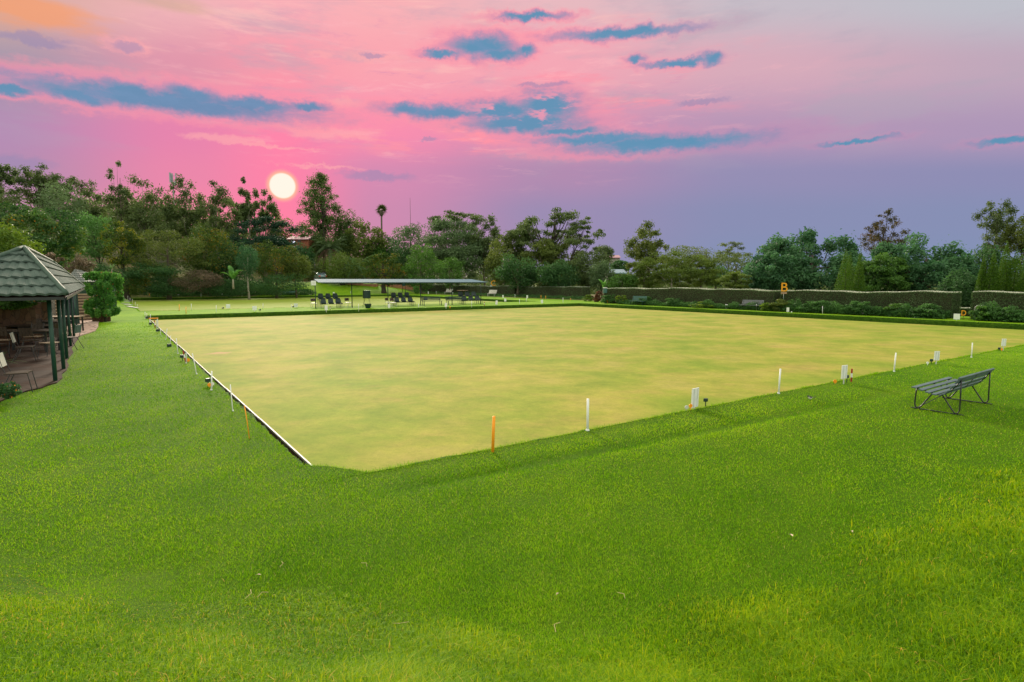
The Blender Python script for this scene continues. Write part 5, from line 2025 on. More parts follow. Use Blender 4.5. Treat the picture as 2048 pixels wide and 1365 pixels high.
rwstake('red and white stake at the right end of the shelter', 968.5, 604, 612, None, GRW)
board('tilted white board on the strip right of the shelter', 992.5, 601.5, 611.5, .40, .26, ANG_B, GBD, .12)
pole('white pole on the strip right of the tilted board', 1039, 598.5, 609, 'white', .022, GP, foot=False)
board('white board on the strip near the middle corner, before the dark hedges', 1084, 600, 607.5, .38, .3, ANG_B, GBD)
pole('white pole on the lawn at the middle corner of the greens', 1126, 596, 606.5, 'white', .024, GP, foot=False)
board('white board on the far side of the strip, left of the tilted one', 1010.5, 597.5, 603.5, .36, .3, ANG_B, GBD)
pole('white pole on the far side of the strip, above the middle of the near green', 1052.5, 596.5, 603.5, 'white', .024, GP, foot=False)
disc('orange disc marker at the foot of the board before the slatted shelter benches', 900, 614.2, .06, 'orange', 616, GD)
# far bank behind the second green
row('pole', [(315, 587, 595.5), (402, 587.5, 594.8), (484, 586.5, 593.5), (561.8, 584.5, 592), (632.5, 583.5, 590.5), (701, 583, 589.5), (764.5, 582, 588.5)], '{} white pole from the left along the far bank behind the second green', foot=False)
row('board', [(357.5, 589.5, 594.7, .40, .34, ANG_B), (444.5, 588, 593.5, .40, .34, ANG_B), (523.6, 587, 592.3, .40, .34, ANG_B), (597.5, 585.5, 591.4, .40, .34, ANG_B), (667.5, 584.8, 590.2, .40, .34, ANG_B)], '{} white board from the left along the far bank behind the second green')
pole('orange peg at the left end of the far bank behind the second green', 299, 587, 595.5, 'orange', .035, GO, 'orange_peg', foot=False)
# bank of the second green on the right
row('board', [(856.5, 583.5, 589.5, .40, .34, ANG_A), (923.5, 587, 592.5, .42, .36, ANG_A), (1006, 590.5, 596, .42, .36, ANG_A), (1054.5, 591, 597.5, .42, .36, ANG_A)], '{} white board from the left along the right bank of the second green')
row('pole', [(872.5, 582.5, 589.5), (905.5, 585, 590.7), (962.3, 588, 593.5), (1030, 589, 596)], '{} white pole from the left along the right bank of the second green', foot=False)
pole('orange peg right of the C sign on the bank of the second green, left one', 1082, 591, 598, 'orange', .03, GO, 'orange_peg', foot=False)
pole('orange peg right of the C sign on the bank of the second green, right one', 1091.5, 592, 598.5, 'orange', .03, GO, 'orange_peg', foot=False)
pole('short orange peg on the lawn at the middle corner of the greens', 1141, 597, 601, 'orange', .03, GO, 'orange_peg', foot=False)
# right bank of the near green
row('board', [(1264.5, 601, 609, .40, .20, ANG_A), (1351, 604, 612.5, .40, .23, ANG_A), (1452.5, 609, 618.5, .40, .23, ANG_A), (1575.5, 615.5, 625, .34, .22, ANG_A), (1725, 619.5, 631, .36, .25, ANG_A), (1913, 628, 641, .36, .34, ANG_A)], '{} white board from the left along the bank below the right hand hedges')
row('pole', [(1226, 597.5, 607), (1306.6, 600.5, 611.3), (1402, 603.5, 616), (1512.8, 609, 621.5), (1645, 612.5, 628)], '{} upright white pole from the left along the bank below the right hand hedges', foot=False)
pole('leaning white pole on the bank below the hedge with the B sign', 1810.8, 619, 635, 'white', .021, GP, tpx=1814.5, foot=False)
pole('white pole at the far right of the bank below the hedge at the right edge', 2020.6, 626.5, 644, 'white', .022, GP, foot=False)
pole('orange peg at the left end of the bank below the right hand hedges', 1214.6, 598, 607.5, 'orange', .028, GO, 'orange_peg', foot=False)
rwstake('red and white stake on the right bank, left of the grey slatted bench', 1377.5, 606, 613.5, 1378.5, GRW)
rwstake('red and white stake on the right bank, beside a white board below the hedge', 1716.5, 620, 629.8, None, GRW)
disc('low white disc marker at the foot of the fourth board on the right bank', 1583, 624.2, .05, 'white', 626, GD)


# ------------------------------------------------------------------ letters on posts
def letter(ch, label, px, py_c, p, size, z_c, post_m, plank=False, pr=.028, sx=1.0):
    cu = bpy.data.curves.new('letter', 'FONT')
    cu.body = ch
    cu.size = size / .70
    cu.extrude = .02
    cu.offset = .004
    cu.align_x = 'CENTER'
    tmp = bpy.data.objects.new('letter', cu)
    COL.objects.link(tmp)
    dg = bpy.context.evaluated_depsgraph_get()
    me = bpy.data.meshes.new_from_object(tmp.evaluated_get(dg))
    bpy.data.objects.remove(tmp)
    ang = math.atan2(p.x, p.y)
    o = empty('letter_sign', p, -ang, label, 'sign', 'yellow letter signs')
    me.materials.clear()
    me.materials.append(M['yellow'])
    lo = bpy.data.objects.new('letter', me)
    COL.objects.link(lo)
    lo.parent = o
    lo.scale = (sx, 1, 1)
    lo.rotation_euler = (math.pi / 2, 0, 0)
    lo.location = (0, -.035, z_c - size / 2)
    b = MB()
    b.tube([(0, .01, -.3), (0, .01, z_c - size / 2 + .05)], pr, 8)
    b.build('post', M[post_m], o, smooth=True)
    if plank:
        b = MB()
        b.box((0, -.02, z_c - size / 2 - .13), (.45, .03, .15))
        b.build('plank', M['wood'], o)
    return o


q = spot(1569, b=43.3)
pb = Vector((q[0], q[1], 0))
zc = Ztop(574.5, q[1])
letter('B', 'yellow letter B on a post with a wooden plank, rising above the long hedges', 1569, 574, pb, 17.5 / F * q[1], zc, 'postgreen', True)
q = spot(986.5, b=51.2)
letter('C', 'yellow letter C on a post above the hedge right of the shelter', 986, 567, Vector((q[0], q[1], 0)), 10.5 / F * q[1], Ztop(566.6, q[1]), 'dkgreen')
q = spot(1932.5, b=42.3)
letter('D', 'yellow letter D standing low in the gap between the right hand hedges', 1931, 628, Vector((q[0], q[1], 0)), 10.2 / F * q[1], Ztop(626.2, q[1]), 'bedsoil', False, .010, .80)
# small white plate left of the C
q = spot(982, b=51.0)
o = empty('small_plate', (q[0], q[1], 0), 0, 'small white plate on a thin rod just left of the C sign', 'sign')
b = MB(); b.box((0, 0, Ztop(572, q[1])), (.16, .02, .3)); b.build('plate', M['white'], o)
b = MB(); b.tube([(0, 0, -.1), (0, 0, Ztop(573.5, q[1]))], .02, 6); b.build('rod', M['dkgreen'], o)

# ------------------------------------------------------------------ shelter
def shelter():
    a_p = 45.0
    o = empty('shelter', AB(a_p, 20), ANG_B, 'long open shelter with a thin pale blue sheet roof on dark posts between the greens', 'shelter')
    # corners of the roof as the photograph shows them
    fl = D(637, 565.2, Y_on_a(637, 44.3)); fr = D(976, 564.8, Y_on_a(976, 44.3))
    zf = (fl.z + fr.z) / 2
    bl = D(628, 558.5, Y_on_a(628, 46.9)); br = D(944, 559.2, Y_on_a(944, 46.9))
    zb = (bl.z + br.z) / 2
    inv = Matrix.Rotation(-ANG_B, 4, 'Z') @ Matrix.Translation(-o.location)
    loc = lambda v, z: inv @ Vector((v.x, v.y, z))
    c4 = [loc(fl, zf), loc(fr, zf), loc(br, zb), loc(bl, zb)]
    b = MB()
    N_ = 180                                   # box-rib sheet: ribs run from front to back
    top0, top1 = [], []
    for i in range(N_ + 1):
        t = i / N_
        k = .018 if i % 2 else 0.0
        top0.append(c4[0].lerp(c4[1], t) + Vector((0, 0, k)))
        top1.append(c4[3].lerp(c4[2], t) + Vector((0, 0, k)))
    vs = top0 + top1 + [v - Vector((0, 0, .02)) for v in top0] + [v - Vector((0, 0, .02)) for v in top1]
    n1 = N_ + 1
    fc = []
    for i in range(N_):
        fc += [(i, i + 1, n1 + i + 1, n1 + i), (2 * n1 + i + 1, 2 * n1 + i, 3 * n1 + i, 3 * n1 + i + 1), (i + 1, i, 2 * n1 + i, 2 * n1 + i + 1), (n1 + i, n1 + i + 1, 3 * n1 + i + 1, 3 * n1 + i)]
    b.add(vs, fc)
    b.build('roof', M['roofmetal'], o)
    b = MB()
    for t in (.03, .5, .97):
        f0 = c4[0].lerp(c4[3], t) + Vector((.25, 0, -.075)); f1 = c4[1].lerp(c4[2], t) + Vector((-.25, 0, -.075))
        b.box((f0 + f1) / 2, ((f1 - f0).length, .05, .08), Matrix.Rotation(math.atan2((f1 - f0).y, (f1 - f0).x), 3, 'Z'))
    b.build('purlins', M['dkgreen'], o)
    for px, by in ((629.8, 619.3), (703, 616.3), (775.3, 614.6), (840.7, 612.6), (903.7, 611.2), (961.6, 609.6)):
        y_ = Y_on_a(px, a_p)
        g = D(px, 562, y_); g.z = 0
        lp = loc(g, 0)
        b = MB()
        zt = zf + (zb - zf) * .25 - .09
        b.tube([(lp.x, lp.y, -.2), (lp.x, lp.y, zt)], .042, 8)
        po = b.build('post', M['dkgreen'], o, smooth=True)
        b = MB()
        b.box((lp.x, lp.y, .012), (.16, .16, .02))
        b.build('foot_plate', M['dkgreen'], po)
    return o


shelter()


def onstrip(px, a):
    y_ = Y_on_a(px, a)
    q = D(px, 562, y_)
    return Vector((q.x, q.y, 0))


def tiered_seats(label, px0, px1, a):
    p0, p1 = onstrip(px0, a), onstrip(px1, a)
    L_ = (p1 - p0).length
    o = empty('tiered_seats', (p0 + p1) / 2, ANG_B, label, 'tiered seats', 'tiered seat units under the shelter')
    sw = L_ / 3.25
    b = MB()
    for (y_, z_) in ((.16, .40), (.92, .84)):
        b.box((0, y_, z_ - .03), (L_ * .98, .05, .05))
        b.box((0, y_ + .25, z_ - .03), (L_ * .98, .05, .05))
    for sx in (-1, 1):
        for k, x_ in enumerate((sx * L_ * .47, sx * L_ * .36)):
            for y_, z_ in ((.05, .40), (.42, .40), (.82, .84), (1.2, .84)):
                b.tube([(x_, y_, 0), (x_, y_, z_ - .02)], .017, 6)
        b.tube([(sx * L_ * .47, .05, .40), (sx * L_ * .47, .42, .40), (sx * L_ * .47, .82, .84), (sx * L_ * .47, 1.2, .84)], .017, 6)
    b.build('frame', M['black'], o)
    for (y_, z_) in ((.12, .42), (.88, .86)):
        for i in range(3):
            x_ = (i - 1) * sw * 1.06
            b = MB()
            # bucket shell: pan curling up into a back that narrows to the top
            prof = [(-.06, .03, .40), (0, .0, .44), (.25, -.02, .44), (.36, .02, .44), (.41, .12, .43), (.45, .30, .40), (.48, .44, .34), (.485, .46, .26)]
            vs, fc = [], []
            for (py, pz, w) in prof:
                w *= sw / .56
                for sgn, dy in ((-1, -.035), (-.5, 0), (.5, 0), (1, -.035)):
                    vs.append((x_ + sgn * w / 2, y_ + py + (dy if pz > .1 else 0), z_ + pz + (.03 if abs(sgn) == 1 and pz < .1 else 0)))
            n_ = len(prof)
            vs += [(v[0], v[1] + .014, v[2] - .014) for v in vs]
            for i_ in range(n_ - 1):
                for k in range(3):
                    a0 = i_ * 4 + k
                    fc.append((a0, a0 + 1, a0 + 5, a0 + 4))
                    fc.append((n_ * 4 + a0 + 4, n_ * 4 + a0 + 5, n_ * 4 + a0 + 1, n_ * 4 + a0))
            b.add(vs, fc)
            b.build('seat', M['seat'], o, smooth=True)
    return o


tiered_seats('tiered seat unit with six dark bucket seats at the left end of the shelter', 640.5, 686, 45.2)
tiered_seats('tiered seat unit with six dark bucket seats in the middle of the shelter', 789.5, 831, 45.4)
tiered_seats('tiered seat unit with six dark bucket seats at the right end of the shelter', 925.5, 966.5, 45.4)


def visitor_chair(label, px, base, rot=0.0):
    p = P(px, base)
    o = empty('visitor_chair', p, ANG_B + rot, label, 'chair', 'chairs with pale seats under the shelter')
    b = MB(); b.box((0, .0, .45), (.46, .44, .05)); b.build('seat', M['cream'], o, bevel=.015)
    b = MB(); b.box((0, .21, .75), (.46, .04, .26), Matrix.Rotation(-.12, 3, 'X')); b.build('backrest', M['brownback'], o, bevel=.012)
    for sx in (-1, 1):
        b = MB(); b.tube([(sx * .20, -.19, .43), (sx * .23, -.23, 0)], .012, 6); b.build('leg', M['steel'], o)
        b = MB(); b.tube([(sx * .20, .19, .86), (sx * .20, .20, .45), (sx * .23, .27, 0)], .012, 6); b.build('leg', M['steel'], o)
    return o


visitor_chair('pale seated chair with brown back beside the leftmost shelter post', 628.3, 616.5, .1)
visitor_chair('pale seated chair with brown back left of the second shelter post', 696.5, 615.3, .25)
visitor_chair('pale seated chair with brown back right behind the third shelter post', 777, 614.5, .5)
visitor_chair('pale seated chair with brown back left of the middle tiered seats', 786.3, 615.5, .15)


def slatted_bench(label, p, rz, L_, m='benchgreen', group=None, back=True, recl=.22, hs=.43, hb=.85, legm='dkgreen', ns=3):
    o = empty('slatted_bench', p, rz, label, 'bench', group)
    b = MB()
    for k in range(4):
        b.box((0, -.20 + k * .125, hs), (L_, .10, .03))
    b.build('seat', M[m], o)
    if back:
        b = MB()
        for k in range(ns):
            z_ = hs + .12 + (hb - hs - .16) * k / max(1, ns - 1)
            b.box((0, .24 + (z_ - hs) * recl, z_), (L_, .03, .085), Matrix.Rotation(-recl, 3, 'X'))
        b.build('backrest', M[m], o)
    for sx in (-1, 0, 1) if L_ > 2.4 else (-1, 1):
        b = MB()
        x_ = sx * (L_ / 2 - .12)
        b.box((x_, -.16, hs / 2 - .02), (.05, .05, hs))
        b.build('leg', M[legm], o)
        b = MB()
        b.tube([(x_, .20, 0), (x_, .22, hs), (x_, .25 + (hb - hs) * recl, hb)], .026, 6)
        b.build('leg', M[legm], o)
    return o


SB = 'slatted benches under the shelter'
b0, b1 = onstrip(844, 45.2), onstrip(883, 45.2)
slatted_bench('dark slatted bench under the shelter, left of two, beside the fourth post', (b0 + b1) / 2, ANG_B, (b1 - b0).length, 'seat', SB)
b0, b1 = onstrip(892, 45.4), onstrip(929, 45.4)
slatted_bench('dark slatted bench under the shelter, right of two, touching the right tiered seats', (b0 + b1) / 2, ANG_B, (b1 - b0).length * .95, 'seat', SB)
# cushions lying on the benches
for px, lab in ((850.5, 'dark square cushion leaning on the left shelter bench'), (900.5, 'dark square cushion leaning on the right shelter bench')):
    q = onstrip(px, 45.35)
    b = MB(); b.box((0, 0, 0), (.42, .10, .34), Matrix.Rotation(-.22, 3, 'X'))
    tag(b.build('cushion', M['seat'], None, loc=(q.x, q.y, .70), bevel=.03), lab, 'cushion', 'cushions on the shelter benches').rotation_euler = (0, 0, ANG_B)

SL = 'benches along the edges of the greens'
q = D(1276, 562, Y_on_b(1276, 42.3)); q.z = 0
slatted_bench('blue green slatted bench in the bed before the hedge left of the B sign', q, ANG_A + math.pi, 1.9, 'benchgreen', SL, ns=4, hb=.92)
q = D(1503, 562, Y_on_b(1503, 42.6)); q.z = 0
slatted_bench('grey weathered slatted bench left of the B sign', q, ANG_A + math.pi, 2.0, 'greyslat', SL, recl=.35, ns=4, hb=.86)
q = D(578.5, 562, Y_on_a(578.5, 93.9)); q.z = h(q.x, q.y)
slatted_bench('blue green bench on the lawn at the foot of the cream flowered border', q, ANG_B, 2.2, 'benchgreen', SL, ns=3, hb=.75)
for px, b_, lab in ((896, 49.2, 'pale reclined bench on the lawn seen under the shelter roof'), (983, 48.6, 'pale reclined bench below the C sign')):
    q = D(px, 562, Y_on_b(px, b_)); q.z = h(q.x, q.y)
    slatted_bench(lab, q, ANG_A + math.pi + .4, 1.5, 'wood' if False else 'cream', 'pale reclined benches', recl=.5, ns=4, hb=1.0, legm='white_dim')
# round table with bleached top under the shelter roof
q = D(925, 562, Y_on_b(925, 48.8)); q.z = h(q.x, q.y)
o = empty('picnic_table', q, 0, 'bleached wooden table on the far lawn seen under the right end of the shelter', 'table')
b = MB(); b.lathe((0, 0, .78), [(1.0, 0), (1.02, .03), (1.0, .06)], 20); b.build('tabletop', M['wood'], o)
b = MB(); b.tube([(0, 0, -.05), (0, 0, .78)], .09, 8); b.build('pedestal', M['darkwood'], o)
# green notice board on two legs
q = D(807.5, 562, Y_on_a(807.5, 96)); q.z = h(q.x, q.y)
o = empty('notice_board', q, ANG_B, 'small green notice board on two legs below the red earth edging', 'notice board')
zt = Ztop(567.5, q.y) - q.z
b = MB(); b.box((0, 0, zt - .25), (.62, .05, .52)); b.build('panel', M['benchgreen'], o)
for s in (-1, 1):
    b = MB(); b.box((s * .32, 0, zt / 2 - .1), (.07, .07, zt + .25)); b.build('leg', M['dkgreen'], o)

# score box on its stand, and the dark planter under it
q = onstrip(732.6, 44.9)
o = empty('score_box', q, ANG_B - .5, 'dark green six sided score box on thin splayed legs under the shelter', 'score box')
zt0, zt1 = Ztop(581.5, q.y), Ztop(597, q.y)
b = MB(); b.lathe((0, 0, zt1), [(.36, 0), (.37, .02), (.35, zt0 - zt1 - .02), (.34, zt0 - zt1)], 6); b.build('box', M['dkgreen'], o)
for k in range(4):
    w = math.pi / 4 + k * math.pi / 2
    b = MB(); b.tube([(math.cos(w) * .26, math.sin(w) * .26, zt1 + .02), (math.cos(w) * .5, math.sin(w) * .5, 0)], .012, 6); b.build('leg', M['black'], o)
b = MB(); b.tube([(math.cos(math.pi / 4 + k * math.pi / 2) * .40, math.sin(math.pi / 4 + k * math.pi / 2) * .40, .32) for k in range(5)], .009, 6); b.build('leg_brace', M['black'], o)
p = P(736, 617)
b = MB()
b.lathe((0, 0, 0), [(.20, 0), (.21, .02), (.33, .36), (.33, .40), (.28, .40), (.24, .30)], 8)
tag(b.build('planter', M['dkgreen'], None, loc=p), 'dark tapered planter standing on the grass under the score box', 'planter')

# white flip sign on the left end of the shelter
fl = D(626.8, 566.5, Y_on_a(626.8, 43.95))
o = empty('hanging_sign', (fl.x, fl.y, fl.z - .22), ANG_B + .12, 'square white sign hung at the left end of the shelter roof', 'sign')
b = MB(); b.box((0, 0, .22), (.40, .16, .40)); b.build('panel', M['white'], o, bevel=.01)
b = MB(); b.box((-.07, -.083, .22), (.045, .004, .22)); b.box((.05, -.083, .22), (.035, .004, .22)); b.build('marks', M['white_dim'], o)
b = MB(); b.tube([(0, .06, .40), (.12, .25, .50)], .014, 6); b.build('bracket', M['dkgreen'], o)

# ------------------------------------------------------------------ planks laid out at the left of the far green
GPL = 'white planks laid out beside the far green'
for i, (x0, y0, x1, y1) in enumerate([(237.8, 597.7, 250, 598.3), (244.5, 600.2, 256, 601.2), (248.5, 603.8, 259, 603.8), (243.5, 607, 257.5, 607.2), (249.5, 609.6, 264, 610.5), (255.5, 613, 275, 616.3)]):
    p0, p1 = P(x0, y0, .05), P(x1, y1, .05)
    m_ = (p0 + p1) / 2
    b = MB()
    b.box((0, 0, 0), ((p1 - p0).length, .26, .05))
    ob = b.build('loose_plank', M['plank'], None, loc=m_, bevel=.008)
    ob.rotation_euler = (0, 0, math.atan2((p1 - p0).y, (p1 - p0).x))
    tag(ob, '%s white plank from the back laid on the grass beside the far green' % ORD[i], 'plank', GPL)
for i, (px, top, base) in enumerate([(252.5, 590, 597), (255.5, 592, 599), (260, 596, 603), (264.5, 598.5, 606), (270.5, 604, 613), (274.5, 609, 618)]):
    pole('%s thin white pole from the back beside the loose planks at the far green' % ORD[i], px, top, base, 'white', .014, GP, foot=False)

# ------------------------------------------------------------------ bin at the hedge gap
q = D(1210.5, 562, Y_on_b(1210.5, 43.2)); q.z = 0
zt0, zt1 = Ztop(576.5, q.y), Ztop(586.5, q.y)
o = empty('litter_bin', q, 0, 'green litter bin with a pale lid at the left end of the long hedge', 'bin')
b = MB(); b.lathe((0, 0, zt1), [(.19, 0), (.23, .02), (.235, zt0 - zt1 - .02), (.2, zt0 - zt1 - .01)], 12); b.build('body', M['benchgreen'], o, smooth=False)
b = MB(); b.lathe((0, 0, zt0 - .02), [(.25, 0), (.25, .06), (.18, .08)], 12); b.build('lid', M['white_dim'], o)
b = MB(); b.tube([(0, 0, -.1), (0, 0, zt1 + .02)], .04, 8); b.build('post', M['dkgreen'], o)

# pale garden chair half hidden at the right hedge
q = D(1968, 562, Y_on_b(1968, 43.1)); q.z = -.12
o = empty('metal_garden_chair', q, 2.2, 'pale metal garden chair half hidden in the plants right of the D sign', 'chair')
for s in (-1, 1):
    b = MB(); b.tube([(s * .26, -.25, 0), (s * .26, -.22, .62), (s * .26, .10, .66), (s * .26, .22, .45), (s * .26, .30, 0)], .02, 6); b.build('side_frame', M['steel'], o, smooth=True)
b = MB(); b.box((0, -.02, .44), (.5, .5, .03)); b.build('seat', M['white_dim'], o)
b = MB(); b.tube([(-.26, .22, .45), (-.25, .34, .95), (-.15, .37, 1.06), (.15, .37, 1.06), (.25, .34, .95), (.26, .22, .45)], .02, 6); b.build('backrest', M['white_dim'], o, smooth=True)

# ------------------------------------------------------------------ far things on the hill
def simple_house(label, px0, px1, eave, ridge, base, Y, roof_m, wall_m, name='house', win=True):
    p0, p1 = D(px0, eave, Y), D(px1, eave, Y)
    W_ = p1.x - p0.x
    zb = Ztop(base, Y)
    ze = p0.z
    zr = Ztop(ridge, Y)
    o = empty(name, ((p0.x + p1.x) / 2, Y, zb), 0, label, 'house' if name == 'house' else 'building')
    dp = max(5.0, W_ * .7)
    he, hr = ze - zb, zr - zb
    b = MB()
    b.box((0, dp / 2, he / 2 - .5), (W_ * .92, dp, he + 1.0))
    b.build('walls', M[wall_m], o)
    b = MB()
    ov = .5
    x0, x1 = -W_ / 2, W_ / 2
    vs = [(x0, -ov, he), (x1, -ov, he), (x1, dp / 2, hr), (x0, dp / 2, hr), (x1, dp + ov, he), (x0, dp + ov, he)]
    vs += [(v[0], v[1], v[2] - .15) for v in vs]
    b.add(vs, [(0, 1, 2, 3), (3, 2, 4, 5), (6, 9, 8, 7), (9, 11, 10, 8), (0, 6, 7, 1), (5, 4, 10, 11), (0, 3, 9, 6), (3, 5, 11, 9), (1, 7, 8, 2), (2, 8, 10, 4)])
    b.build('roof', M[roof_m], o)
    if win:
        for k in (-.28, .05):
            b = MB(); b.box((W_ * k, -.02, he * .55), (W_ * .14, .06, he * .4)); b.build('window', M['glass'], o)
    return o


simple_house('red brick house with a pinkish roof on the hill under the setting sun', 574, 618, 478.5, 471.5, 488, 121, 'houseroof', 'brick')
simple_house('low building with a grey roof among the trees behind the shelter', 771, 806, 509, 505.5, 518, 150, 'greyroof', 'darkwood', 'building', False)
simple_house('distant building with a pale pinkish roof at the dip in the skyline', 1213, 1241, 515.5, 510, 520, 175, 'houseroof', 'concrete', 'building', False)
simple_house('low building with a blue white roof behind the green bin', 1215, 1253, 546, 538.5, 556, 96, 'blueroof', 'concrete', 'building', False)
# the lamp by the house
p = D(588, 485, 119.5)
o = empty('wall_lamp', p, 0, 'small bluish white lamp glowing in front of the red brick house', 'lamp')
lm = bpy.data.materials.new('lamp_glow'); lm.use_nodes = True
e_ = lm.node_tree.nodes['Principled BSDF']; e_.inputs['Emission Color'].default_value = (.75, .72, 1, 1); e_.inputs['Emission Strength'].default_value = 2.2
b = MB(); b.lathe((0, 0, -.26), [(.08, 0), (.24, .12), (.27, .26), (.2, .42), (.06, .5)], 10); b.build('globe', lm, o, smooth=True)
b = MB(); b.tube([(0, 0, -2.6), (0, 0, -.24)], .05, 6); b.build('stem', M['black'], o)

# leaning pole and upright pole
pA, pB = D(629.5, 529, 136), D(613.5, 481, 136)
b = MB(); b.tube([(0, 0, -1.0), (0, 0, 0), tuple(pB - pA)], [.10, .10, .09], 8)
tag(b.build('leaning_pole', M['steel'], None, smooth=True, loc=pA), 'pale leaning strut pole on the slope below the house', 'pole')
pA = D(615.2, 516, 138)
o = empty('utility_pole', pA, 0, 'upright wooden utility pole with a crossarm beside the leaning strut', 'pole')
b = MB(); b.tube([(0, 0, -1.2), (0, 0, Ztop(474, 138) - pA.z)], [.16, .12], 8); b.build('mast', M['bark'], o)
b = MB(); b.box((.3, 0, Ztop(476.5, 138) - pA.z), (1.9, .1, .12)); b.build('crossarm', M['bark'], o)
# railing by the palm
p0, p1 = D(619, 513, 134), D(642, 513, 134)
o = empty('railing', (p0 + p1) / 2, 0, 'low dark railing on the slope left of the large feather palm', 'railing')
for z_ in (0, .45):
    b = MB(); b.tube([(-(p1 - p0).length / 2, 0, z_), ((p1 - p0).length / 2, 0, z_)], .04, 6); b.build('rail', M['bark'], o)
for k in range(4):
    b = MB(); b.tube([((p1 - p0).length * (k / 3 - .5), 0, -.6), ((p1 - p0).length * (k / 3 - .5), 0, .47)], .045, 6); b.build('post', M['bark'], o)

# antenna mast on the hill
p = D(347.5, 400, 122)
o = empty('antenna_mast', (p.x, p.y, h(p.x, p.y)), 0, 'grey mast with panel antennas above the gum trees on the left hill', 'mast')
zt = Ztop(347, 122) - o.location.z
b = MB(); b.tube([(0, 0, -.5), (0, 0, zt)], [.17, .10], 8); b.build('pole', M['steel'], o)
for k in range(3):
    w = .3 + k * 2.09
    b = MB(); b.box((math.cos(w) * .62, math.sin(w) * .62, zt - .95), (.28, .16, 2.0), Matrix.Rotation(w + 1.57, 3, 'Z')); b.build('panel_antenna', M['steel'], o)
    b = MB(); b.tube([(0, 0, zt - .5), (math.cos(w) * .62, math.sin(w) * .62, zt - .5)], .045, 6); b.tube([(0, 0, zt - 1.4), (math.cos(w) * .62, math.sin(w) * .62, zt - 1.4)], .045, 6); b.build('bracket', M['steel'], o)
b = MB(); b.box((.45, 0, zt - 2.0), (.35, .3, .8)); b.build('equipment_box', M['steel'], o)
# thin radio mast
p = D(821, 447, 150)
o = empty('radio_mast', (p.x, p.y, h(p.x, p.y)), 0, 'very thin radio mast above the trees in the middle', 'mast')
zt = Ztop(396, 150) - o.location.z
b = MB(); b.tube([(0, 0, -.5), (0, 0, zt * .7), (0, 0, zt)], [.10, .06, .03], 6); b.build('pole', M['bark'], o)


# red earth edging, three steps down to the right
def earth_edge():
    for i, (x0, y0, x1, y1, Y, lab) in enumerate([
            (576, 556, 640, 561, 116, 'red earth bank edge below the parked car, left of the shelter roof'),
            (690, 566, 722, 570, 112, 'red earth edging step seen under the shelter roof, left one'),
            (722, 568.5, 752, 573, 111, 'red earth edging step seen under the shelter roof, middle one'),
            (752, 570, 838, 577.5, 108, 'long red earth edging seen under the shelter roof, right one')]):
        xm = (x0 + x1) / 2
        for Yk in range(96, 150):                # where the slope itself shows at the foot of the edging
            g = D(xm, 562, Yk)
            if D(xm, y1, Yk).z <= h(g.x, g.y):
                break
        Y = Yk
        p0, p1 = D(x0, y0, Y), D(x1, y0, Y)
        zb = Ztop(y1, Y)
        hh = min(p0.z - zb, .75)
        b = MB()
        b.box((0, .9, hh / 2 - .3), (p1.x - p0.x, 1.8, hh + .6))
        tag(b.build('earth_edging', M['earthwall'], None, loc=((p0.x + p1.x) / 2, Y, zb)), lab, 'edging wall', 'red earth edgings on the slope')


earth_edge()


# parked car
def car():
    p = D(641, 559, 119)
    p.z = Ztop(560.5, 119)
    o = empty('parked_car', p, .55, 'silver blue car with red tail lights parked at the top of the lawn slope', 'car')
    b = MB()
    prof = [(-2.1, .35), (-2.15, .75), (-2.05, .95), (-1.2, 1.02), (-.7, 1.42), (.6, 1.45), (1.25, .98), (2.0, .85), (2.12, .45), (2.0, .3), (-2.0, .28)]
    # body lies along local y, tail at -y
    n_ = len(prof)
    vs = [(-.82, y_, z_) for y_, z_ in prof] + [(.82, y_, z_) for y_, z_ in prof]
    b.add(vs, [tuple(range(n_ - 1, -1, -1)), tuple(range(n_, 2 * n_))] + [(k, (k + 1) % n_, n_ + (k + 1) % n_, n_ + k) for k in range(n_)])
    b.build('body', M['carpaint'], o, bevel=.06)
    b = MB(); b.box((0, -.98, 1.22), (1.3, .03, .34), Matrix.Rotation(.90, 3, 'X')); b.build('rear_window', M['glass'], o)
    for s in (-1, 1):
        b = MB(); b.box((s * .826, -.05, 1.2), (.02, 1.25, .28)); b.build('side_window', M['glass'], o)
        b = MB(); b.box((s * .64, -2.13, .78), (.34, .10, .22)); b.build('tail_light', M['taillight'], o)
        for y_ in (-1.3, 1.3):
            w = MB()
            for k in range(14):
                t = 2 * math.pi * k / 14
                w.v += [(s * .74, y_ + .32 * math.cos(t), .32 + .32 * math.sin(t)), (s * .86, y_ + .32 * math.cos(t), .32 + .32 * math.sin(t))]
            w.f += [(2 * k, 2 * ((k + 1) % 14), 2 * ((k + 1) % 14) + 1, 2 * k + 1) for k in range(14)] + [tuple(2 * k for k in range(14)), tuple(2 * k + 1 for k in reversed(range(14)))]
            w.m += [0] * 16
            wo_ = w.build('wheel', M['rubber'], o)
            rm = MB()
            rm.v += [(s * .865, y_ + .19 * math.cos(2 * math.pi * k / 12), .32 + .19 * math.sin(2 * math.pi * k / 12)) for k in range(12)]
            rm.f += [tuple(range(12))]; rm.m += [0]
            rm.build('rim', M['steel'], wo_)
    b = MB(); b.box((0, -2.14, .45), (1.6, .12, .16)); b.build('rear_bumper', M['rubber'], o)
    return o


car()
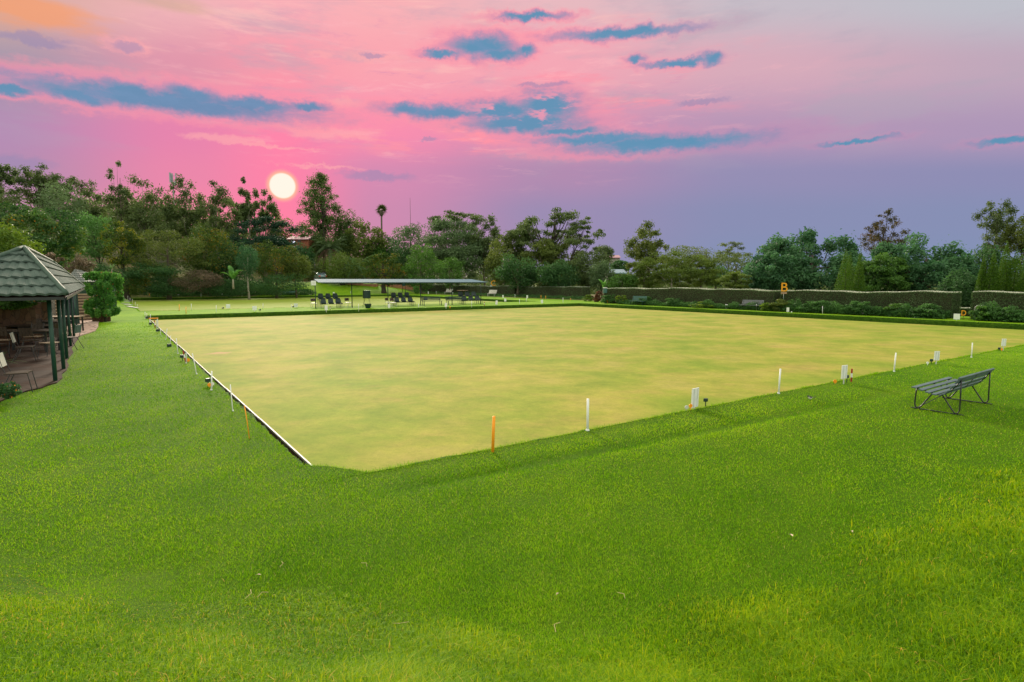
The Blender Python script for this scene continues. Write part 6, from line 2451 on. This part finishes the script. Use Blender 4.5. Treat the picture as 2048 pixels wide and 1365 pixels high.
# ------------------------------------------------------------------ pavilion on the left
def paving_mat(name, cols, scale):
    m, nt, b = nodes_mat(name)
    tc = nt.nodes.new('ShaderNodeTexCoord')
    v = tc.outputs['Object']
    vo = nt.nodes.new('ShaderNodeTexVoronoi')
    vo.inputs['Scale'].default_value = scale
    nt.links.new(v, vo.inputs['Vector'])
    ve = nt.nodes.new('ShaderNodeTexVoronoi')
    ve.feature = 'DISTANCE_TO_EDGE'
    ve.inputs['Scale'].default_value = scale
    nt.links.new(v, ve.inputs['Vector'])
    sp = nt.nodes.new('ShaderNodeSeparateColor')
    nt.links.new(vo.outputs['Color'], sp.inputs[0])
    c = ramp(nt, sp.outputs[0], [(0.0, cols[0]), (0.5, cols[1]), (1.0, cols[2])])
    c = mixn(nt, .5, c, ramp(nt, nz(nt, v, 5, 6, .65), [(.3, (.55, .55, .55)), (.7, (1.25, 1.25, 1.25))]), 'MULTIPLY')
    j = ramp(nt, ve.outputs['Distance'], [(0.0, (1, 1, 1)), (0.05, (0, 0, 0))])
    c = mixn(nt, j, c, (.045, .032, .024))
    nt.links.new(c, b.inputs['Base Color'])
    b.inputs['Roughness'].default_value = .9
    b.inputs['Specular IOR Level'].default_value = .08
    bp = nt.nodes.new('ShaderNodeBump')
    bp.inputs['Strength'].default_value = .5
    bp.inputs['Distance'].default_value = .02
    nt.links.new(ramp(nt, ve.outputs['Distance'], [(0.0, (0, 0, 0)), (0.06, (1, 1, 1))]), bp.inputs['Height'])
    nt.links.new(bp.outputs[0], b.inputs['Normal'])
    return m


M['paving'] = paving_mat('brown_crazy_paving', [(.034, .017, .011), (.056, .029, .020), (.044, .031, .026)], 1.15)
M['palepaving'] = paving_mat('pink_flagstones', [(.36, .24, .20), (.46, .33, .28), (.40, .30, .26)], 1.1)
M['stonewall'] = paving_mat('rubble_stone_wall', [(.075, .042, .026), (.125, .072, .046), (.09, .062, .045)], 3.2)
M['stonegrey'] = paving_mat('grey_stone_wall', [(.16, .15, .14), (.26, .25, .23), (.21, .19, .17)], 3.6)


def slab(name, pts, z, thick, m):
    b = MB()
    k = len(pts)
    top = [Vector((p.x, p.y, z)) for p in pts]
    lo = [Vector((p.x, p.y, z - thick)) for p in pts]
    b.add(top + lo, [tuple(range(k))] + [(i, k + i, k + (i + 1) % k, (i + 1) % k) for i in range(k)])
    o = b.build(name, m)
    if o.data.polygons[0].normal.z < 0:
        o.data.flip_normals()
    return tag(o, kind='structure')


def jag(pts, amp=.10, n=5):
    out = []
    for i, p in enumerate(pts[:-1]):
        q = pts[i + 1]
        for k in range(n):
            t = k / n
            w = p.lerp(q, t)
            out.append(Vector((w.x + random.uniform(-amp, amp), w.y + random.uniform(-amp, amp), 0)))
    return out + [pts[-1]]


edge = [P(20, 796), P(78, 778), P(113, 767), P(131, 742), P(140, 716), P(148, 690), P(156, 676), P(150, 668)]
far = [P(120, 652), P(-260, 652), P(-420, 800), P(-60, 830)]
slab('patio', jag(edge, .07, 3) + far, .03, .12, M['paving'])
slab('stone_path', jag([P(150, 677), P(194, 663), P(200, 641)], .08, 3) + [P(150, 636), P(112, 640), P(100, 668)], .045, .12, M['palepaving'])


def tile_face(b, p0, p1, q0, q1, courses, pitch=.23, wav=.016, step=.055):
    """tiled roof slope from eave p0-p1 up to q0-q1, in overlapping waved courses"""
    p0, p1, q0, q1 = (Vector(v) for v in (p0, p1, q0, q1))
    nrm = (p1 - p0).cross(q0 - p0)
    if nrm.length < 1e-6:
        nrm = (p1 - p0).cross(q1 - p0)
    nrm.normalize()
    if nrm.z < 0:
        nrm = -nrm
    for c in range(courses):
        t0, t1 = c / courses, (c + 1) / courses
        a0, a1 = p0.lerp(q0, t0), p1.lerp(q1, t0)
        b0, b1 = p0.lerp(q0, t1), p1.lerp(q1, t1)
        L_ = max((a1 - a0).length, .2)
        n_ = max(4, int(L_ / pitch * 6))
        lo, hi, un = [], [], []
        for i in range(n_ + 1):
            s = i / n_
            ph = L_ * s / pitch * 2 * math.pi
            k = wav * (math.sin(ph) + .35 * math.sin(2 * ph + .6))
            lo.append(a0.lerp(a1, s) + nrm * (step + k))
            hi.append(b0.lerp(b1, s) + nrm * (.006 + k * .8))
            un.append(a0.lerp(a1, s) + nrm * (.004 + k * .8))
        o = len(b.v)
        b.v += [tuple(v) for v in lo + hi + un]
        m_ = n_ + 1
        for i in range(n_):
            b.f += [(o + i, o + i + 1, o + m_ + i + 1, o + m_ + i), (o + 2 * m_ + i, o + 2 * m_ + i + 1, o + i + 1, o + i)]
            b.m += [0, 0]


def pavilion():
    R1, R2 = D(132, 590, 14.0), D(168.5, 575.5, 31.0)
    A1, A2 = D(48, 500, 16.0), D(104, 523.5, 27.0)
    zE = (R1.z + R2.z) / 2
    R1.z = R2.z = zE
    zR = (A1.z + A2.z) / 2
    A1.z = A2.z = zR
    L1 = D(-215, 597, 12.0)
    L1.z = zE
    L2 = Vector((2 * A2.x - R2.x - .6, 2 * A2.y - R2.y, zE))
    o = empty('pavilion', P(111, 764), 0, 'open garden pavilion with a green tiled hip roof on slim green posts', 'pavilion')
    org = o.location
    loc = lambda v: Vector(v) - org
    b = MB()
    tile_face(b, loc(L1), loc(R1), loc(A1), loc(A1), 6)
    tile_face(b, loc(R1), loc(R2), loc(A1), loc(A2), 5)
    tile_face(b, loc(R2), loc(L2), loc(A2), loc(A2), 6)
    tile_face(b, loc(L2), loc(L1), loc(A2), loc(A1), 5)
    # inner boarding so that no light leaks through the slopes
    b.build('roof', M['tile'], o, smooth=False)
    cb = MB()
    d_ = Vector((0, 0, -.07))
    P4 = [loc(L1) + d_, loc(R1) + d_, loc(R2) + d_, loc(L2) + d_, loc(A1) + d_, loc(A2) + d_]
    cb.add(P4, [(0, 1, 4), (1, 2, 5, 4), (2, 3, 5), (3, 0, 4, 5)])
    cb.build('roof_lining', M['darkwood'], o)
    for p_, q_ in ((L1, A1), (R1, A1), (A1, A2), (R2, A2), (L2, A2)):
        c = MB()
        p_, q_ = loc(p_), loc(q_)
        n_ = 14
        c.tube([p_.lerp(q_, i / n_) + Vector((0, 0, .045 + (.008 if i % 2 else 0))) for i in range(n_ + 1)], .062, 8)
        c.build('ridge_cap', M['ridge'], o, smooth=True)
    for p_, q_ in ((L1, R1), (R1, R2), (R2, L2), (L2, L1)):
        c = MB()
        p_, q_ = loc(p_), loc(q_)
        dv = q_ - p_
        c.box((p_ + q_) / 2 + Vector((0, 0, -.075)), (dv.length - .1, .03, .07), Matrix.Rotation(math.atan2(dv.y, dv.x), 3, 'Z'))
        c.build('eave_shadow_strip', M['black'], o)  # black strip added under the eave in place of its shadow
    for px, by in ((111, 764), (127.5, 740), (134, 719), (141.5, 694), (148.5, 677), (154, 658)):
        g = P(px, by)
        c = MB()
        lp = loc(g)
        c.tube([(lp.x, lp.y, -.1), (lp.x - .0, lp.y, zE - .10)], .048, 10)
        c.build('post', M['postgreen'], o, smooth=True)
    for f in (.0, .45, 1.0):
        g = L1.lerp(L2, f) + Vector((.35, .3 if f < .5 else -.3, 0))
        c = MB()
        lp = loc(g)
        c.tube([(lp.x, lp.y, -.1), (lp.x, lp.y, zE - .10)], .048, 10)
        c.build('post', M['postgreen'], o, smooth=True)
    return o


pavilion()

# second hut roof behind
def hut():
    Y = 46
    o = empty('hut', (D(152, 562, Y).x, Y, 0), 0, 'small hut with a grey tiled hip roof behind the pavilion', 'hut')
    org = o.location
    c0, c1, ap = D(128, 565, Y - 1), D(172, 565, Y - 1), D(150, 539, Y + 1)
    c2, c3 = Vector((c1.x, Y + 3, c1.z)), Vector((c0.x, Y + 3, c0.z))
    b = MB()
    L = lambda v: Vector(v) - org
    for p_, q_ in ((c0, c1), (c1, c2), (c2, c3), (c3, c0)):
        tile_face(b, L(p_), L(q_), L(ap), L(ap), 6, .2, .02, .05)
    b.build('roof', M['tilegrey'], o)
    b = MB()
    b.box(L((c0 + c1 + c2 + c3) / 4) * 1.0 - Vector((0, 0, c0.z / 2 + .05)), (c1.x - c0.x - .5, 3.4, c0.z + .1))
    b.build('walls', M['dkgreen'], o)


hut()


# ------------------------------------------------------------------ steps, walls and planters behind the pavilion
def steps():
    Y0 = 36.0
    x0, x1 = D(112, 640, Y0).x, D(182, 640, Y0).x
    o = empty('stone_steps', ((x0 + x1) / 2, Y0, 0), R(36), 'flight of dark steps with pale edges behind the far end of the pavilion', 'steps')
    n_ = 9
    W_ = (x1 - x0) * 1.05
    b = MB(); e = MB()
    for k in range(n_):
        b.box((0, .35 * k + .175, .09 * k + .05), (W_, .35, .18 * k + .20))
        e.box((0, .35 * k + .02, .18 * k + .175), (W_ * .99, .06, .05))
    b.build('treads', M['step'], o)
    e.build('edges', M['stepedge'], o)


steps()
p = D(139, 562, 33.2); p.z = 0
o = empty('notice_door', p, .1, 'dark blue door panel standing between the pavilion posts before the steps', 'door')
b = MB(); b.box((0, 0, .92), (.62, .05, 1.85)); b.build('panel', M['doordark'], o)
b = MB(); b.box((-.33, 0, .95), (.05, .08, 1.95)); b.box((.33, 0, .95), (.05, .08, 1.95)); b.build('frame', M['dkgreen'], o)
p = D(190.5, 562, 35.4); p.z = 0
o = empty('brick_planter', p, 0, 'square red brick planter under the coral flowered bush', 'planter')
b = MB(); b.box((0, .3, .33), (.68, .7, .7)); b.build('box', M['stonewall'], o, bevel=.02)
b = MB(); b.box((0, .3, .70), (.60, .62, .04)); b.build('soil', M['bedsoil'], o)
# retaining wall on the left with plants
p0, p1 = D(-150, 615, 19), D(57, 615, 24)
o = empty('stone_wall', (p0 + p1) / 2 * 1.0, 0, 'rubble stone retaining wall behind the pavilion tables', 'wall')
o.location.z = 0
zt = Ztop(614, 22)
dv = p1 - p0
b = MB(); b.box((0, 0, zt / 2), (Vector((dv.x, dv.y)).length, .5, zt), Matrix.Rotation(math.atan2(dv.y, dv.x), 3, 'Z')); b.build('wall', M['stonewall'], o, bevel=.03)
p = D(45, 562, 25.6); p.z = 0
b = MB(); b.box((0, 0, .78), (1.9, .5, 1.56)); tag(b.build('stone_pillar', M['stonewall'], None, loc=p, bevel=.03), 'dark brown stone block wall left of the pale barrel', 'wall')
p = D(88, 562, 33.5); p.z = 0
b = MB(); b.box((0, 0, .85), (.62, .6, 1.9)); tag(b.build('stone_pillar', M['stonegrey'], None, loc=p, bevel=.03), 'grey stone pillar seen between the nearest pavilion posts', 'pillar')
p = D(83, 562, 27.5); p.z = .03
b = MB(); b.lathe((0, 0, 0), [(.27, 0), (.31, .1), (.34, .35), (.33, .66), (.34, .70), (.29, .70), (.27, .6)], 18)
tag(b.build('barrel_pot', M['concrete'], None, smooth=True, loc=p), 'pale round barrel pot behind the pavilion tables', 'pot')
plant('wall_shrub', 'dark dense shrub behind the stone wall, seen under the pavilion eave', 'shrub', 10, 575, 625, 130, Y=26, style='dense', m='darkleaf', n=2600, leaf=.10, trunk=None, base_z=1.0, parts=('foliage', 'trunk'))
plant('wall_plant', 'light green trailing plants on top of the stone wall under the pavilion roof', 'plant', 20, 597, 618, 80, Y=22.5, style='leafy', m='midleaf', n=1600, leaf=.07, trunk=None, base_z=Ztop(616, 22.5), parts=('foliage', 'trunk'))
plant('wall_plant', 'bushy plant with orange and pink blooms at the end of the stone wall', 'plant', 60, 598, 620, 30, Y=25.5, style='leafy', m='blueleaf', n=800, leaf=.08, trunk=None, base_z=1.4, flowers=.06, fm='flower_orange', parts=('foliage', 'trunk'))
plant('wall_plant', 'yellow green bush behind the pale barrel pot', 'plant', 72, 612, 634, 30, Y=29, style='dense', m='bedyel', n=900, leaf=.07, trunk=None, base_z=.2, parts=('foliage', 'trunk'))
# flower bed at the lower left corner
plant('patio_plant', 'orange flowered dark plant at the left edge in front of the nearest chair', 'plant', -4, 766, 797, 44, Y=11.6, style='leafy', m='darkleaf', n=700, leaf=.05, trunk=None, base_z=0, flowers=.035, fm='flower_orange', parts=('foliage', 'trunk'))
q = D(-24, 562, 13.4)
o = empty('spiky_plant', (q.x, q.y, .1), 0, 'spiky plant with long narrow green blades at the left edge', 'plant')
vs, tint = [], []
for k in range(26):
    az = 2.4 * k
    el = T.uniform(.2, 1.3)
    L_ = T.uniform(.5, .75)
    prev = np.array([0, 0, .45])
    side = np.array([-math.sin(az), math.cos(az), 0])
    for i in range(1, 6):
        t = i / 5
        nx = np.array([math.cos(az) * math.cos(el) * L_ * t, math.sin(az) * math.cos(el) * L_ * t, .45 + L_ * (math.sin(el) * t - .35 * t * t)])
        w0, w1 = .02 * (1.1 - (i - 1) / 5), .02 * (1.1 - t)
        vs += [prev - side * w0, prev + side * w0, nx + side * w1, nx - side * w1]
        tint.append(T.random())
        prev = nx
quads_np('blades', np.array(vs), 4, [M['lightleaf']], np.array(tint), None, o)
b = MB(); b.tube([(0, 0, -.1), (0, 0, .5)], [.045, .03], 7); b.build('stem', M['bark'], o)


# ------------------------------------------------------------------ pavilion furniture
def patio_chair(label, p, rz, backm='cream', seatm='darkwood', group='slatted chairs of the pavilion'):
    o = empty('patio_chair', p, rz, label, 'chair', group)
    b = MB()
    for k in range(5):
        b.box((-.19 + k * .095, 0, .44), (.078, .42, .018))
    b.build('seat', M[seatm], o)
    b = MB()
    for k in range(4):
        b.box((-.165 + k * .11, -.262, .74), (.088, .016, .30), Matrix.Rotation(.20, 3, 'X'))
    b.build('backrest', M[backm], o)
    for s in (-1, 1):
        b = MB(); b.tube([(s * .20, -.29, .92), (s * .20, -.22, .58), (s * .20, -.17, .43), (s * .21, .20, .43), (s * .22, .27, 0)], .010, 6); b.build('leg', M['black'], o)
        b = MB(); b.tube([(s * .20, -.10, .43), (s * .22, -.30, 0)], .010, 6); b.build('leg', M['black'], o)
    return o


def onfloor(px, py):
    p = P(px, py, .03)
    return p


patio_chair('white backed slatted chair at the lower left corner, half on the grass', onfloor(40, 784), R(-62))
patio_chair('white backed slatted chair behind the nearest pavilion post, second from the corner', onfloor(52, 722), R(-58))
patio_chair('dark slatted chair with bleached seat between the first two pavilion posts', onfloor(103, 712), R(160), 'darkwood', 'tablewood')
patio_chair('dark chair at the grass edge beside the middle pavilion posts', onfloor(143, 699), R(100), 'slat', 'darkwood')
patio_chair('dark slatted chair at the left edge among the dark tables', onfloor(10, 705), R(20), 'darkwood', 'tablewood')
patio_chair('dark slatted chair in the shade behind the second chair', onfloor(70, 697), R(190), 'darkwood', 'tablewood')
patio_chair('dark slatted chair deep under the pavilion beside the long pale table', onfloor(118, 682), R(170), 'darkwood', 'darkwood')


patio_chair('dark chair in front of the middle table, turned to the grass', onfloor(88, 680), R(-100), 'darkwood', 'darkwood')
patio_chair('dark chair left of the middle table under the pavilion', onfloor(22, 684), R(60), 'darkwood', 'darkwood')
patio_chair('dark chair at the table nearest the viewer, pulled out to the left', onfloor(-8, 716), R(-20), 'darkwood', 'darkwood')
patio_chair('dark chair pushed under the near side of the nearest table', onfloor(66, 706), R(5), 'darkwood', 'darkwood')
patio_chair('dark chair at the right end of the second table from the viewer', onfloor(112, 694), R(75), 'darkwood', 'darkwood')
patio_chair('dark chair behind the second and third pavilion posts', onfloor(128, 690), R(20), 'darkwood', 'tablewood')


def patio_table(label, p, rz, L_, W_, m='darkwood'):
    o = empty('patio_table', p, rz, label, 'table', 'tables of the pavilion')
    b = MB()
    n_ = max(4, int(W_ / .12))
    for k in range(n_):
        b.box((0, -W_ / 2 + W_ * (k + .5) / n_, .735), (L_, W_ / n_ - .012, .03))
    b.build('tabletop', M[m], o)
    for sx in (-1, 1):
        for sy in (-1, 1):
            b = MB(); b.box((sx * (L_ / 2 - .1), sy * (W_ / 2 - .08), .36), (.05, .05, .72)); b.build('leg', M['black'], o)
    b = MB(); b.box((0, 0, .66), (L_ - .2, .06, .08)); b.build('rail', M['black'], o)


patio_table('long table with bleached pale top at the back of the pavilion', (D(104, 562, 28.3).x, 28.3, .03), 0.02, 2.4, .75, 'tablewood')
patio_table('bleached slatted table at the left of the pavilion near the stone wall', (D(28, 562, 25.6).x, 25.6, .03), .5, 1.3, .8, 'tablewood')
patio_table('dark table in the middle of the pavilion', (D(60, 562, 22.6).x, 22.6, .03), .05, 1.9, .75)
patio_table('dark table nearest the viewer under the pavilion roof', (D(48, 562, 20.3).x, 20.3, .03), .03, 1.8, .75)
patio_table('dark table behind the middle table, close to the long pale table', (D(82, 562, 24.9).x, 24.9, .03), .05, 1.9, .7)


# ------------------------------------------------------------------ small things on the lawn
def bird():
    p = P(1620, 801)
    o = empty('bird', p, R(200), 'small black and white bird standing on the lawn near the green edge', 'bird')
    b = MB()
    prof = [(-.085, .004, .060), (-.06, .012, .060), (-.03, .026, .056), (.0, .034, .054), (.03, .030, .064), (.045, .020, .080), (.058, .021, .093), (.07, .012, .095), (.08, .003, .092)]
    n_ = 10
    o0 = len(b.v)
    for x_, r_, z_ in prof:
        for k in range(n_):
            w = 2 * math.pi * k / n_
            b.v.append((x_, r_ * .85 * math.cos(w), z_ + r_ * math.sin(w)))
    for i in range(len(prof) - 1):
        for k in range(n_):
            a0, a1 = i * n_ + k, i * n_ + (k + 1) % n_
            b.f.append((a0, a1, a1 + n_, a0 + n_))
            z_ = (prof[i][2] + prof[i][1] * math.sin(2 * math.pi * (k + .5) / n_))
            b.m.append(0 if (math.sin(2 * math.pi * (k + .5) / n_) < .1 and prof[i][0] < .05) else 1)
    b.f += [tuple(range(n_)), tuple((len(prof) - 1) * n_ + k for k in reversed(range(n_)))]
    b.m += [1, 1]
    b.build('body', [M['bird_white'], M['bird_dark']], o, smooth=True)
    t = MB(); t.box((-.115, 0, .058), (.075, .016, .006)); t.build('tail', M['bird_dark'], o)
    k_ = MB(); k_.tube([(.078, 0, .093), (.098, 0, .090)], [.004, .001], 5); k_.build('beak', M['bird_dark'], o)
    for s in (-1, 1):
        l = MB(); l.tube([(0, s * .012, .03), (-.004, s * .012, 0)], .0022, 5); l.tube([(-.012, s * .012, .001), (.016, s * .012, .001)], .002, 5); l.build('leg', M['bird_dark'], o)
    return o


bird()


def ground_hit(px, py):
    d = ray(px, py)
    t = .5
    while t < 80:
        p = Vector((0, 0, CAMZ)) + d * t
        if p.z <= h(p.x, p.y):
            return Vector((p.x, p.y, h(p.x, p.y)))
        t += .01
    return P(px, py)


LS_ = .66
LEAFLAB = [(1582, 1077, .055, 'pale curled dry leaf on the mown grass, left of two near the long grass'), (1703, 1069, .055, 'pale pinkish dry leaf at the border of the long grass, right of two'),
           (1623, 1338, .05, 'tan dry leaf lying in the long grass near the bottom edge'), (1811, 1108, .03, 'tiny white scrap lying in the long grass'),
           (518, 1157, .035, 'small tan leaf scrap on the lawn at lower left'), (1115, 1196, .035, 'brown leaf scrap on the lawn at bottom centre')]
for px, py, s, lab in LEAFLAB:
    s *= LS_
    p = ground_hit(px, py)
    b = MB()
    n_ = 7
    vs = []
    for i in range(n_):
        t = i / (n_ - 1)
        w = math.sin(math.pi * t ** .8) * .36
        for sg in (-1, 0, 1):
            vs.append((s * (t - .5) * 1.6, s * sg * w, s * (.25 * abs(sg) * math.sin(math.pi * t) + .12 * t)))
    fc = []
    for i in range(n_ - 1):
        for k in range(2):
            fc.append((i * 3 + k, i * 3 + k + 1, i * 3 + k + 4, i * 3 + k + 3))
    b.add(vs, fc)
    b.tube([(s * .8, 0, s * .1), (s * 1.15, s * .05, s * .02)], s * .03, 5)
    ob = b.build('fallen_leaf', M['deadleaf'], None, loc=(p.x, p.y, p.z + .028))
    ob.rotation_euler = (T.uniform(-.2, .2), T.uniform(-.2, .2), T.uniform(0, 6))
    tag(ob, lab, 'leaf', 'dry leaves on the grass')
TW = [(560, 1141, 'straw coloured twig on the lawn left of the centre'), (537, 1192, 'bent dry grass stalk on the lawn at lower left'), (490, 1206, 'short straw lying on the lawn at lower left'), (1120, 1254, 'dry stalk at the border of the long grass'), (1250, 1205, 'brown twig on the lawn right of the bottom centre'), (734, 1140, 'thin curved straw standing on the lawn in the lower centre'), (785, 1255, 'pale straw on the lawn near the bottom centre')]
for px, py, lab in TW:
    p = ground_hit(px, py)
    b = MB()
    w = T.uniform(0, 6.28)
    L_ = T.uniform(.07, .13)
    b.tube([(0, 0, 0), (math.cos(w) * L_ * .5, math.sin(w) * L_ * .5, .012), (math.cos(w + .5) * L_, math.sin(w + .5) * L_, .004)], .0022, 5)
    tag(b.build('twig', M['straw'], None, loc=(p.x, p.y, p.z + .03)), lab, 'twig', 'straws and twigs on the grass')
